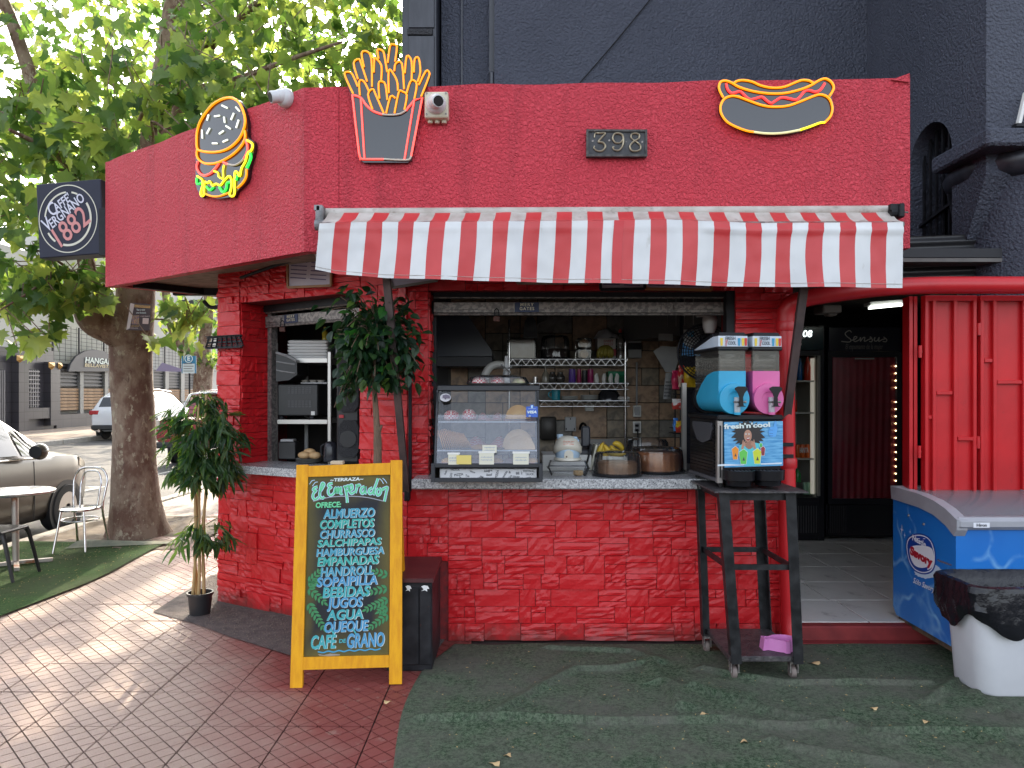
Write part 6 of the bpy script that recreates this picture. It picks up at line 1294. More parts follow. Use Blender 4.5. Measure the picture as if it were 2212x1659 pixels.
M_ban = mat('banana_yellow', (.62, .40, .03), .5, c2=(.45, .32, .03), nscale=9, dirt=(.10, .06, .02), dscale=20, dlo=.70, dhi=.76); M_banG = mat('banana_green', (.22, .20, .03), .5, c2=(.30, .25, .04), nscale=9)
bb2 = thing('banana_bunch', 'greenish banana bunch in front of the sweet rolls carton', 'bananas', (X(K3, 620, 6.06), 6.06, z1))
for k, (x, w) in enumerate(((530, 0), (575, 1), (625, 1), (675, 1), (715, 0))):
    x0 = X(K3, 640, 6.06); x1 = X(K3, x, 6.06); part('banana', MB().tube(smoothline([V((x0, 6.10, z1 + .11)), V((x0 + (x1 - x0) * .7, 6.06, z1 + .085)), V((x1, 6.05, z1 + .045)), V((x1, 6.07, z1 + .012))], 4), [.006, .010, .014, .016, .017, .018, .018, .018, .017, .016, .015, .012, .008], 8), M_banG, bb2, 60)
wb = thing('water_bottle', 'clear plastic bottle with red cap at the shelf end', 'bottle', (X(K3, 838), YS, z1)); xw = X(K3, 838)
part('bottle', MB().lathe((xw, 6.14, z1), [(.030, 0), (.038, .008), (.038, .09), (.035, .10), (.038, .11), (.038, .16), (.02, .20), (.012, .215), (.012, .228)], 20), M_clear, wb, 40); part('cap', MB().lathe((xw, 6.14, z1 + .222), [(.014, 0), (.014, .018), (.008, .02), (.008, .03)], 14), mat('cap_red', (.5, .03, .03), .4), wb)
# middle shelf
item('oil_cruet', 'glass oil cruet with steel pourer on the middle wire shelf', 'bottle', MB().lathe((X(K1, 1680), YS, z2), [(.030, 0), (.032, .05), (.022, .085), (.012, .10), (.014, .11), (.006, .112), (.004, .16)], 16), mat('cruet_glass', (.20, .18, .14), .15))
for i, x in enumerate((1775, 1885)): item('glass_jar', ['dark round glass jar beside the oil cruet', 'dark round glass jar beside the purple tumbler'][i], 'jar', MB().lathe((X(K1, x), YS, z2), [(.02, 0), (.036, .015), (.038, .05), (.022, .078), (.024, .09), (.02, .092)], 16), mat('jar_glass', (.05, .045, .04), .12))
item('steel_shaker', 'small steel shaker on the middle wire shelf', 'shaker', cyl(X(K1, 1540), YS, z2, .02, .05), M_chr)
for i, (x, w, c_, nm, hh2, lb_) in enumerate(((170, 100, (.085, .035, .26), 'purple', .115, 'tall purple plastic tumbler on the middle wire shelf'), (268, 60, (.30, .02, .09), 'rose', .115, 'narrow rose plastic tumbler between purple and black tumblers'), (342, 80, (.012, .012, .016), 'black', .105, 'black plastic tumbler between two pink tumblers'), (425, 90, (.28, .015, .10), 'magenta', .115, 'wide magenta plastic tumbler beside the rolled napkins'))):
    r_ = klen(K3, w, YS) / 2; item('tumbler', lb_, 'cup', MB().lathe((X(K3, x), YS + .02 * (i % 2), z2), [(r_ * .95, 0), (r_ * 1.02, .004), (r_ * .88, hh2), (r_ * .8, hh2), (r_ * .85, .01)], 18), mat('tumbler_' + nm, c_, .35), 'plastic tumblers')
for i, x in enumerate((500, 602, 695, 780)): item('rolled_napkin', 'white napkin roll standing on the middle wire shelf', 'napkin', MB().loft([[(X(K3, x) + s_ * (.016 * math.cos(a)) + .003 * math.sin(z * 90 + i), YS - .03 + s_ * .014 * math.sin(a), z2 + z) for a in [2 * math.pi * k / 10 for k in range(10)]] for z, s_ in ((0, 1), (.03, 1.15), (.06, 1.0), (.078, .55))]), mat('napkin_white', (.62, .60, .57), .7), 'rolled napkins')
for i, (x0, x1, za, zb, c_, lb_) in enumerate(((690, 922, .002, .05, (.01, .16, .07), 'green carton at the bottom of the pair behind the napkins'), (680, 925, .053, .10, (.012, .20, .09), 'green carton on top of another behind the napkins'))):
    item('green_carton', lb_, 'carton', MB().b2(X(K3, x0), X(K3, x1), 6.2, 6.33, z2 + za, z2 + zb, .002), mat('carton_green%d' % i, c_, .5), 'green cartons')
# bottom shelf
mg = thing('mug', 'teal ceramic mug on the lowest wire shelf', 'mug', (X(K4, 278), YS, z3)); xg = X(K4, 278)
part('cup', MB().lathe((xg, YS, z3), [(.032, 0), (.036, .004), (.038, .088), (.034, .088), (.032, .01)], 20), mat('mug_teal', (.012, .19, .24), .25), mg, 40); part('handle', MB().tube(smoothline([(xg - .036, YS, z3 + .07), (xg - .058, YS, z3 + .062), (xg - .060, YS, z3 + .035), (xg - .034, YS, z3 + .018)], 4), .006, 8), mat('mug_teal'), mg, 60)
for i, (x, n_) in enumerate(((465, 4), (745, 5))):
    t = thing('plate_stack', ['stack of four white plates beside the teal mug', 'stack of five white plates beside a dark bowl'][i], 'plates', (X(K4, x), YS, z3), 'plate stacks')
    for k in range(n_): part('plate', MB().lathe((X(K4, x), 6.16, z3 + k * .008), [(.045, 0), (.075, .009), (.078, .012), (.045, .004)], 24), mat('plate_white', (.6, .6, .58), .25), t, 40)
item('dark_bowl', 'dark glass bowl turned over on the lowest wire shelf', 'bowl', MB().lathe((X(K4, 1020), 6.18, z3), [(.095, 0), (.09, .05), (.06, .09), (.001, .10)], 24), mat('smoked_glass', (.02, .02, .022), .1))
item('folded_cloth', 'folded white cloth at the end of the lowest wire shelf', 'cloth', MB().b2(X(K4, 1130), X(K4, 1285), 6.06, 6.2, z3, z3 + .03, .01), mat('cloth_white', (.5, .48, .46), .8))
# wall fittings
def wallbox(name, label, cat, x0, y0, x1, y1, m, cr=K4, Y=6.36, d=.03): return thing(name, label, cat, kc(cr, (x0 + x1) / 2, y1, Y)), kbox(MB(), cr, x0, y0, x1, y1, Y, d, .004)
t, mb = wallbox('wall_plate', 'grey metal mounting plate with keyholes on the kitchen tiles', 'plate', 400, 455, 555, 655, M_gpl); part('plate', mb, M_gpl, t)
for (x, y) in ((476, 482), (420, 622), (530, 622)): part('keyhole', kbox(MB(), K4, x - 6, y - 12, x + 6, y + 12, 6.357, .004, 0), M_black, t)
t, mb = wallbox('soap_dispenser', 'small white dispenser on the tiles below the wire rack', 'dispenser', 680, 285, 800, 375, M_wpl); part('body', mb, M_wpl, t)
for i, (y0, y1, lb_) in enumerate(((295, 455, 'white wall switch box above the sockets'), (515, 680, 'white wall socket with black plug in it'), (740, 862, 'lowest white wall socket beside the cake domes'))):
    t, mb = wallbox('wall_socket', lb_, 'socket', 1345, y0, 1455, y1, M_wpl); part('box', mb, M_wpl, t); part('face', kbox(MB(), K4, 1365, y0 + 22, 1435, y1 - 22, 6.352, .01, .002), M_gpl, t)
    if i == 1:
        for yy in (575, 640): part('plug', kbox(MB(), K4, 1378, yy - 18, 1422, yy + 18, 6.32, .04, .006), M_black, t)
        part('cord', MB().tube([kc(K4, 1405, 650, 6.33), kc(K4, 1410, 760, 6.33), kc(K4, 1405, 870, 6.33)], .006, 6), M_black, t)
item('conduit', 'grey electrical conduit above the wall switch', 'pipe', MB().tube([kc(K4, 1392, -300, 6.37), kc(K4, 1392, 300, 6.37)], .008, 8), M_gpl)
fa = item('kitchen_tap', 'black gooseneck tap against the kitchen tiles', 'tap', MB().tube(smoothline([kc(K4, 605, 630, 6.15), kc(K4, 620, 570, 6.17), kc(K4, 655, 545, 6.2), kc(K4, 690, 600, 6.25), kc(K4, 695, 850, 6.27)], 4), .011, 8), mat('tap_dark', (.03, .03, .035), .2, .8), None, 60)
item('splash_panel', 'grey steel splash panel behind the tap', 'panel', kbox(MB(), K4, 575, 760, 1100, 960, 6.33, .02), mat('splash_steel', (.22, .21, .20), .35, .6))
item('oven_tray', 'dark oven tray leaning on the kitchen tiles', 'tray', kbox(MB(), K4, 60, 450, 282, 780, 6.28, .03, .012), mat('tray_dark', (.05, .045, .04), .45, .4))
t, mb = wallbox('breaker_box', 'pale grey breaker box with dark window on the tiles', 'breaker box', 940, 815, 1130, 1080, M_gpl, K3, 6.34, .05); part('box', mb, M_gpl, t); part('window', kbox(MB(), K3, 945, 870, 1125, 960, 6.335, .01), M_black, t)
ac = thing('ventilation_unit', 'grey louvred ventilation unit hanging from the kitchen ceiling', 'vent', (1.2, 6.0, 2.15))
ax0, ax1 = X(K3, 850, 6.3), 1.67
part('casing', MB().loft([[(ax0 + .02, 6.3, 2.0), (ax0 + .02, 6.3, 2.4), (ax1, 5.6, 2.4), (ax1, 5.6, 2.02)], [(ax0 + .3, 6.4, 2.0), (ax0 + .3, 6.4, 2.4), (ax1, 6.4, 2.4), (ax1, 6.4, 2.02)]]), mat('vent_grey', (.10, .10, .10), .6), ac)
for k in range(9): u = k / 9; part('louvre', MB().bar((ax0 + .06 + .5 * u, 6.285 - .7 * u * .72, 2.09), (ax0 + .06 + .5 * u, 6.285 - .7 * u * .72, 2.36), .012, .02), M_gpl, ac)
# white appliance with ribbon behind the display case
ap_ = thing('stand_mixer', 'white rounded kitchen mixer tied with a white ribbon behind the display case', 'mixer', kc(K1, 950, 1400, 5.3))
part('arched_body', MB().tube(smoothline([kc(K1, 840, 1420, 5.3), kc(K1, 850, 1300, 5.3), kc(K1, 920, 1200, 5.3), kc(K1, 1020, 1170, 5.3), kc(K1, 1110, 1180, 5.3)], 5), .028, 12), mat('enamel_white', (.40, .39, .36), .3), ap_, 60)
part('column', MB().tube([kc(K1, 1140, 1050, 5.28), kc(K1, 1135, 1420, 5.28)], [.012, .03], 10), mat('ribbon_white', (.5, .5, .5), .5), ap_, 60)
for dx, dy in ((-75, -50), (80, -20), (-50, 70), (60, 60)): part('ribbon_loop', MB().loft([[kc(K1, 1140, 1215, 5.25), kc(K1, 1140, 1235, 5.25), kc(K1, 1145, 1225, 5.24)], [kc(K1, 1140 + dx, 1200 + dy, 5.25), kc(K1, 1140 + dx, 1245 + dy, 5.25), kc(K1, 1140 + dx, 1222 + dy, 5.21)]]), mat('ribbon_white'), ap_)
# ================================================================== display case
dc = thing('display_case', 'countertop glass food display case with empanadas and wrapped burgers', 'display case', (-.14, 4.45, 1.04)); YF0, YF1 = 4.26, 4.40
M_case = mat('case_black', (.02, .022, .028), .4); M_pane = glass('case_glass', (.97, .98, .98), .0, .02); M_low = glass('case_glass_low', (.97, .98, 1), .03, .03, .08, (.58, .64, .76))  # lower pane: sky reflection is put in as a bluish haze colour
xl, xr = kc(KD, 100, 1560, YF0).x, kc(KD, 1640, 1560, YF0).x; zb0, zb1 = 1.041, kc(KD, 150, 1300, YF0).z; zt2 = kc(KD, 0, 185, YF1).z; D1 = .40
bsf = MB()
for z in (zb0 + .012, zb1 + .004): bsf.b2(xl, xr, YF0 - .01, YF0 + .012, z - .012, z + .012, .002)
bsf.b2(xl, xl + .022, YF0 - .012, YF0 + .01, zb0, zb1 + .014, .002).b2(xr - .022, xr, YF0 - .012, YF0 + .01, zb0, zb1 + .014, .002)
bsf.b2(xl, xl + .02, YF0 + .012, YF0 + D1, zb0, zb1).b2(xr - .02, xr, YF0 + .012, YF0 + D1, zb0, zb1).b2(xl, xr, YF0 + .01, YF0 + D1, zb1 - .006, zb1)
part('base_frame', bsf, M_case, dc)
part('top_bar', MB().b2(xl + .02, xr - .01, YF1 - .01, YF0 + D1, zt2 - .032, zt2, .004), M_case, dc)
def slant(u): return YF0 + (YF1 - YF0) * u, zb1 + .015 + (zt2 - .03 - zb1 - .015) * u
for x in (xl + .022, xr - .022): part('side_frame', MB().bar((x, YF0 + D1 - .012, zb1), (x, YF0 + D1 - .012, zt2 - .02), .02, .02).bar((x, *slant(0)), (x, *slant(1)), .010, .010), M_case, dc)
def pane(u0, u1, m, off=0):
    y0, za = slant(u0); y1, zb = slant(u1); part('glass_pane', MB().prism([(xl + .03, y0 - off, za), (xr - .03, y0 - off, za), (xr - .03, y1 - off, zb), (xl + .03, y1 - off, zb)], (0, -1, .3), .004), m, dc)
pane(0, .66, M_low, .008); pane(.62, .985, M_pane)
part('side_pane', MB().b2(xr - .024, xr - .021, YF0 + .10, YF0 + D1 - .03, zb1 + .01, zt2 - .04), M_pane, dc); part('side_pane', MB().b2(xl + .021, xl + .024, YF0 + .10, YF0 + D1 - .03, zb1 + .01, zt2 - .04), M_pane, dc)
zs1, zs2 = kc(KD, 0, 680, 4.40).z, kc(KD, 0, 1075, 4.34).z
for z, y in ((zs1, 4.37), (zs2, 4.32)): part('glass_shelf', MB().b2(xl + .03, xr - .03, y, YF0 + D1 - .03, z - .006, z), M_pane, dc); part('shelf_edge', MB().b2(xl + .03, xr - .03, y - .003, y, z - .007, z + .001), mat('acrylic_edge', (.5, .54, .58), .2), dc)
part('case_floor', MB().b2(xl + .03, xr - .03, YF0 + .03, YF0 + D1 - .02, zb1, zb1 + .004), mat('case_floor', (.35, .36, .38), .5), dc)
st1 = flat('oval_sticker', frame(kc(KD, 297, 355, 4.355), (1, 0, 0), (0, .29, 1)), ell(0, 0, .032, .025), mat('sticker_grey', (.5, .48, .5), .5), dc, .002)
flat('sticker_print', frame(kc(KD, 305, 350, 4.352), (1, 0, 0), (0, .29, 1)), [(-.02, .012), (0, .017), (.022, .010), (.024, -.008), (.004, -.006), (-.004, -.016), (-.012, -.004), (-.02, -.006)], mat('sticker_ink', (.12, .10, .14), .5), st1, .004)
MV = frame(kc(KD, 1492, 540, 4.305), (1, 0, 0), (0, .29, 1)); wv_ = klen(KD, 160, 4.3)
vb = flat('card_sticker', MV, [(-wv_ / 2, -.037), (wv_ / 2, -.037), (wv_ / 2, .027), (.012, .027), (.010, .038), (-.008, .038), (-.010, .027), (-wv_ / 2, .027)], mat('sticker_blue', (.02, .09, .42), .4), dc, .002)
lettering('card_lettering', 'VISA', MV @ Matrix.Translation((0, -.008, 0)), .022, M_hi, vb, width=wv_ * .8, off=.004, shear=.25, bold=.0008); lettering('card_lettering', 'VISA', MV @ Matrix.Translation((-.013, -.031, 0)), .007, M_hi, vb, off=.004, bold=.0003); flat('card_line', MV, [(-.022, .012), (.022, .012), (.022, .0135), (-.022, .0135)], M_hi, vb, .004); flat('card_phone', MV, [(-.005, .017), (.005, .017), (.006, .034), (-.004, .034)], M_pale, vb, .004)
# printed tray box in the base
tb = thing('napkin_box', 'white box printed with black hand lettering in the display case base', 'box', ((xl + xr) / 2, YF0 + .1, zb0 + .026))
bz0, bz1 = kc(KD, 0, 1530, 4.30).z, kc(KD, 0, 1338, 4.30).z
part('carton', MB().b2(kc(KD, 218, 0, 4.30).x, kc(KD, 1560, 0, 4.30).x, 4.30, 4.56, bz0, bz1, .003), mat('box_white', (.66, .66, .68), .55), tb)
MT = frame(((kc(KD, 218, 0, 4.3).x + kc(KD, 1560, 0, 4.3).x) / 2, 4.2995, (bz0 + bz1) / 2), *FRONT); wT = kc(KD, 1560, 0, 4.3).x - kc(KD, 218, 0, 4.3).x
for (s, x, y, h_, r_) in (('T-DOG', 370, 1460, 36, 82), ('TRUCK', 430, 1352, 34, 0), ('PIZZA', 480, 1420, 40, 8), ('TASTY', 535, 1500, 44, -38), ('Tus', 600, 1435, 34, -12), ('BURGUER', 720, 1480, 40, 12), ('Vinos', 670, 1380, 30, -15), ('Alegre', 885, 1365, 38, 8), ('Beef', 900, 1420, 38, 4), ('TRUCK', 925, 1495, 30, 0), ('PIZZA', 1010, 1410, 36, 75), ('Comida', 1110, 1430, 38, 60), ('Rica', 1190, 1450, 34, 50), ('BE 2', 1315, 1400, 44, 4), ('FESTIVAL', 1450, 1372, 34, 0), ('TRUCK', 1460, 1415, 30, 3), ('STEAK', 1275, 1450, 30, -5), ('Cerveza', 1410, 1465, 36, 10), ('Quiero', 1140, 1518, 34, 0), ('Rock', 1500, 1500, 32, 8), ('Sushi', 300, 1390, 26, 65), ('35', 265, 1480, 40, 80), ('FOOD', 440, 1505, 28, 10), ('Deli', 800, 1450, 26, -20), ('&', 1185, 1385, 40, 0), ('GRILL', 1020, 1505, 26, -6)):
    lettering('box_lettering', s, MT @ Matrix.Translation((kc(KD, x, 0, 4.3).x - MT.translation.x, kc(KD, 0, y, 4.3).z - MT.translation.z, 0)), klen(KD, h_, 4.3) * 1.15, M_txt, tb, rot=R(r_), off=.001, bold=.0003, ext=.0002)
# food
M_chk = bpy.data.materials.new('red_check'); M_chk.use_nodes = True; N = NT(M_chk.node_tree); ck = N.n('ShaderNodeTexChecker'); ck.inputs['Scale'].default_value = 95; ck.inputs['Color1'].default_value = (.48, .012, .03, 1); ck.inputs['Color2'].default_value = (.70, .60, .56, 1)
N.l(N.n('ShaderNodeNewGeometry').outputs['Position'], ck.inputs['Vector']); N.l(ck.outputs[0], M_chk.node_tree.nodes['Principled BSDF'].inputs['Base Color']); M_chk.node_tree.nodes['Principled BSDF'].inputs['Roughness'].default_value = .35
def wrapped(label, x, Y, z, r, h_, m=M_chk, grp='burgers wrapped in red check paper'):
    mb = MB(); sd_ = x * 10
    mb.lathe((x, Y, z), [(r * .7, 0), (r * .98, h_ * .15), (r, h_ * .4), (r * .85, h_ * .75), (r * .45, h_ * .97), (.001, h_)], 22)
    mb.v = [(p[0] + .004 * noise.noise(V(p) * 45), p[1] + .004 * noise.noise(V(p) * 45 + V((5, 0, 0))), p[2] + .003 * noise.noise(V(p) * 50)) for p in mb.v]
    return item('wrapped_burger', label, 'burger', mb, m, grp, 40)
wrapped('red check wrapped burger on the case top shelf by the oval sticker', kc(KD, 380, 0, 4.45).x, 4.45, zs1 + .002, .047, .062); wrapped('red check wrapped burger on the case top shelf beside the paper liner', kc(KD, 622, 0, 4.46).x, 4.46, zs1 + .002, .044, .068)
def liner(label, x0, x1, Y, z, d_=.14, hh=.02): return item('paper_liner', label, 'paper liner', MB().grid(lambda u, v: (x0 + (x1 - x0) * u, Y + d_ * v, z + hh * (1 - v) * 0 + .002 + hh * abs(v - .1) * (.6 + .4 * math.sin(u * 9))), 16, 6), M_chk, 'red check paper liners')
liner('red check paper liner between the burgers and the golden empanada', kc(KD, 740, 0, 4.42).x, kc(KD, 1060, 0, 4.42).x, 4.42, zs1, .16, .05); liner('red check paper liner under the golden empanada', kc(KD, 1110, 0, 4.41).x, kc(KD, 1550, 0, 4.41).x, 4.41, zs1, .14, .02)
M_emp = mat('empanada_golden', (.50, .25, .06), .45, c2=(.62, .36, .12), nscale=10, bump=.2, bscale=30); M_emp2 = mat('empanada_pale', (.56, .38, .20), .5, c2=(.64, .46, .28), nscale=10, bump=.2, bscale=30)
def empanada(label, cx, Y, z, w, h_, m, lean=.35):
    mb = MB(); n = 40
    def f(u, v):
        a = math.pi * u; rr_ = v; crimp = (.012 * (abs(math.sin(a * 22))) if v > .86 else 0)
        x = cx + w / 2 * math.cos(a) * (rr_ + crimp); zz = h_ * math.sin(a) * (rr_ + crimp); th = .026 * (1 - v ** 2.2) + .003
        return x, th, zz
    for sgn in (-1, 1): mb.grid(lambda u, v: (lambda q: (q[0], Y + q[2] * lean + sgn * q[1], z + q[2]))(f(u, v)), 66, 7)
    return item('empanada', label, 'empanada', mb, m, 'empanadas in the display case', 50)
empanada('golden baked empanada on the case top shelf behind the blue card sticker', kc(KD, 1300, 0, 4.48).x, 4.47, zs1 + .012, klen(KD, 350, 4.45), klen(KD, 190, 4.45), M_emp, .3)
empanada('pale empanada leaning at the back of the middle case shelf', kc(KD, 1300, 0, 4.45).x, 4.45, zs2 + .004, klen(KD, 430, 4.43), klen(KD, 255, 4.43), M_emp2, .2); empanada('pale empanada at the front of the middle case shelf', kc(KD, 1325, 0, 4.37).x, 4.36, zs2 + .002, klen(KD, 420, 4.36), klen(KD, 190, 4.36), M_emp2, .3)
for k in range(15):
    x = kc(KD, 230 + k * 26, 0, 4.42).x; tl = R(74 - k * 1.2); r_ = .064 - .0012 * abs(k - 4)
    item('fried_dough', 'thin orange fried dough disc in the row on the middle case shelf', 'fritter', MB().lathe((x, 4.43, zs2 + r_ * .93), [(.001, -.0035), (r_ * .95, -.0035), (r_, 0), (r_ * .95, .0035), (.001, .0035)], 20, axis=(math.sin(tl), .12, math.cos(tl))), mat('dough_orange', (.52, .24, .08), .55, c2=(.60, .33, .14), nscale=14), 'row of fried dough discs', 50)
item('flat_bread', 'flat round bread on the middle case shelf', 'bread', MB().lathe((kc(KD, 775, 0, 4.42).x, 4.41, zs2 + .002), [(.001, 0), (.05, 0), (.055, .01), (.03, .022), (.001, .024)], 20), mat('dough_orange')); liner('red check paper liner behind the flat bread', kc(KD, 620, 0, 4.48).x, kc(KD, 1110, 0, 4.48).x, 4.42, zs2, .17, .07); liner('red check paper liner on the case floor', xl + .04, xr - .04, 4.34, zb1 + .004, .2, .02)
for i, x in enumerate((1500, 1010, 330)): item('pastry', ['baked pastry at the end of the case floor', 'baked pastry between the price cards on the case floor', 'baked pastry behind the yellow price card'][i], 'pastry', MB().lathe((kc(KD, x, 0, 4.42).x, 4.42, zb1 + .006), [(.001, 0), (.036, .002), (.04, .012), (.022, .026), (.001, .028)], 18), M_emp, 'pastries on the case floor')
M_card = mat('card_cream', (.66, .64, .52), .6); M_cardb = mat('card_ink', (.16, .24, .42), .6)
for i, (x0, y0, x1, y1, l1, l2, m_) in enumerate(((335, 1135, 480, 1280, 'x', '', M_card), (450, 1150, 655, 1275, '', '', mat('card_yellow', (.68, .55, .16), .6)), (762, 1115, 968, 1278, 'x', '', M_card), (808, 1010, 1005, 1115, 'x', '', M_card), (1232, 1120, 1448, 1278, 'x', '', M_card))):
    Yc = slant(.08)[0] - .02; a, b = kc(KD, x0, y1, Yc - .004 * (i == 1)), kc(KD, x1, y0, Yc - .004 * (i == 1))
    t = thing('price_card', ['cream handwritten price card by the lower left of the case front', 'yellow price card taped over a cream card', 'cream price card in the middle of the case front', 'upper cream price card clipped above another card', 'cream price card below the pale empanadas'][i], 'price card', (a + b) / 2, 'price cards on the display case')
    part('card', MB().b2(a.x, b.x, a.y - .002, a.y, a.z, b.z), m_, t); MK = frame(((a.x + b.x) / 2, a.y - .002, (a.z + b.z) / 2), *FRONT)
    if l1:
        hw = MB(); w_ = (b.x - a.x) * .38
        for yy in (.008, -.008): stroke(hw, MK, [(-w_ + 2 * w_ * j / 22, yy + .0042 * math.sin(j * 2.3 + i + yy * 300) * (.5 + .5 * math.sin(j * .9 + i))) for j in range(23)], .0016, .001)
        part('handwriting', hw, M_cardb, t)['kind'] = 'stuff'
    if i in (0, 2, 4): part('clip', MB().b2(a.x - .004, b.x + .006, a.y - .003, a.y + .02, b.z - .003, b.z + .008, .001), M_wpl, t)
ty = thing('foil_tray', 'film wrapped foil tray of sandwiches on top of the display case', 'tray', (kc(KD, 1020, 180, 4.5).x, 4.5, zt2))
xa, xb = kc(KD, 585, 0, 4.5).x, kc(KD, 1460, 0, 4.5).x
part('tray', MB().loft([[(x + .0, y, z) for x, y in rrect((xa + xb) / 2, 4.52, (xb - xa) / 2 * s_, .11 * s_, .05)] for s_, z in ((.88, zt2 + .001), (1.0, zt2 + .014), (.98, zt2 + .014), (.86, zt2 + .004))]), mat('foil', (.5, .49, .48), .3, .7, bump=.5, bscale=60), ty, 40)
part('film', MB().loft([[(x, y, z) for x, y in rrect((xa + xb) / 2, 4.52, (xb - xa) / 2 * s_, .11 * s_, .05)] for s_, z in ((.99, zt2 + .015), (.88, zt2 + .05), (.5, zt2 + .064))]), M_clear, ty, 40)
wrapped('red check wrapped burger at the end of the foil tray over the oval sticker', kc(KD, 770, 0, 4.5).x, 4.5, zt2 + .006, .046, .052); wrapped('red check wrapped burger in the middle of the foil tray', kc(KD, 1020, 0, 4.5).x, 4.5, zt2 + .006, .042, .052); wrapped('sandwich with green filling in the foil tray', kc(KD, 1310, 0, 4.5).x, 4.5, zt2 + .006, .04, .04, mat('sandwich_green', (.28, .30, .12), .6, c2=(.55, .42, .30), nscale=40))
# ================================================================== things on the counter
CZ = 1.0395
cakedome('boxed_cake', 'brown nut cake under a clear ribbed dome at the counter edge', (P(1334, 0, 4.60).x, 4.61, CZ), .146, .15, M_choc); cakedome('boxed_cake', 'orange cake under a clear ribbed dome beside the slush machine', (P(1419, 0, 4.8).x, 4.80, CZ), .168, .165, M_orange, ck=.9, ch_=.8); cakedome('boxed_cake', 'cake under a clear dome tucked behind the other cake domes', (P(1398, 0, 5.12).x, 5.13, CZ), .15, .20, M_orange, ch_=.5)
part('inner_counter', MB().b2(-.5, 1.55, 4.985, 5.45, .96, 1.036), mat('inner_counter', (.25, .25, .26), .35), kiosk)
reg = thing('cash_box', 'white cash register box behind the house shaped tip jar', 'cash register', (P(1225, 0, 4.88).x, 4.95, CZ))
part('drawer', MB().b2(P(1172, 0, 4.88).x, P(1278, 0, 4.88).x, 4.88, 5.2, CZ, CZ + .105, .004), M_wpl, reg); part('top', MB().b2(P(1210, 0, 4.88).x, P(1278, 0, 4.88).x, 4.90, 5.2, CZ + .106, CZ + .135, .004), mat('register_dark', (.04, .042, .05), .4), reg); part('screen', MB().box((P(1265, 0, 5.0).x, 5.0, CZ + .22), (.06, .04, .14), None, .01), mat('register_dark'), reg)
kb = thing('notepad_block', 'black folders leaning with white papers by the bananas', 'folders', (P(1278, 0, 4.95).x, 4.95, CZ))
for k, (c_, dx) in enumerate(((M_black, 0), (M_card, .035), (M_wpl, .055))): part('folder', MB().box((P(1270, 0, 4.9).x + dx, 4.95, CZ + .09), (.012, .16, .17), Matrix.Rotation(R(14), 3, 'Y')), c_, kb)
bn2 = thing('banana_bunch', 'yellow banana bunch lying behind the nut cake dome', 'bananas', (P(1320, 0, 4.85).x, 4.88, CZ))
part('stand', MB().lathe((P(1318, 0, 4.9).x, 4.92, CZ), [(.10, 0), (.10, .10), (.001, .11)], 20), M_wpl, bn2)
for k, pts in enumerate(([(930, 815), (890, 900), (870, 990), (900, 1010)], [(935, 830), (930, 920), (960, 985), (1010, 1000)], [(940, 830), (990, 915), (1080, 950), (1250, 945)], [(945, 840), (1010, 930), (1110, 975), (1240, 965)], [(1060, 830), (1120, 825), (1180, 870), (1200, 920)], [(1030, 850), (1060, 900), (1110, 930), (1160, 925)])):
    Yb = 4.84 + .015 * (k % 3) + (.05 if k > 3 else 0); part('banana', MB().tube(smoothline([kc(K4, x, y, Yb) for x, y in pts], 4), [.006, .011, .015, .018, .019, .020, .020, .019, .018, .017, .014, .010, .006], 8), M_ban, bn2, 60)
part('stalk', MB().tube([kc(K4, 930, 795, 4.85), kc(K4, 935, 840, 4.85)], [.008, .012], 8), mat('stalk_brown', (.18, .12, .05), .7), bn2)
# clamshell and tip jar
cs2 = thing('clamshell_box', 'clear ribbed clamshell with a cookie inside under the tip jar', 'food box', (P(1228, 0, 4.60).x, 4.62, CZ)); x0_, x1_ = P(1185, 0, 4.56).x, P(1274, 0, 4.56).x
part('shell', MB().loft([[(x, y, z) for x, y in rrect((x0_ + x1_) / 2, 4.64, (x1_ - x0_) / 2 * s_, .085 * s_, .03)] for s_, z in ((.86, CZ + .001), (1.0, CZ + .045), (1.06, CZ + .048), (1.0, CZ + .052), (.9, CZ + .088), (.84, CZ + .09))]), M_clear, cs2, 40)
part('cookie', MB().lathe((P(1249, 0, 4.6).x, 4.60, CZ + .004), [(.028, 0), (.032, .01), (.03, .028), (.001, .032)], 16), mat('cookie', (.50, .30, .12), .8, c2=(.62, .45, .25), nscale=60, bump=.5, bscale=120), cs2, 40)
tj = thing('tip_jar', 'cream and pale blue ceramic house shaped tip jar on a clamshell', 'tip jar', (P(1226, 0, 4.64).x, 4.64, CZ + .091)); tx, tz = P(1226, 0, 4.64).x, CZ + .091
M_crm = mat('ceramic_cream', (.60, .56, .47), .25); M_pbl = mat('ceramic_blue', (.36, .47, .58), .25)
part('base', MB().lathe((tx, 4.64, tz), [(.08, 0), (.088, .005), (.085, .018), (.074, .022)], 28), M_crm, tj, 40)
part('walls', MB().lathe((tx, 4.64, tz), [(.075, .02), (.078, .04), (.072, .075), (.06, .10)], 28), M_pbl, tj, 50)
rf3 = MB(); nn_ = 40; rings = []
for (r_, z, dr) in ((.050, .075, .0), (.080, .062, .020), (.090, .075, .024), (.088, .098, .014), (.070, .130, .004), (.045, .150, 0), (.002, .158, 0)):
    rings.append([(tx + r_ * math.cos(a), 4.64 + r_ * .92 * math.sin(a), tz + z + dr * math.cos(2 * a + math.pi) * .0 - dr * (abs(math.cos(a)) ** 2) + dr * .6 * max(0, -math.sin(a))) for a in [2 * math.pi * k / nn_ for k in range(nn_)]])
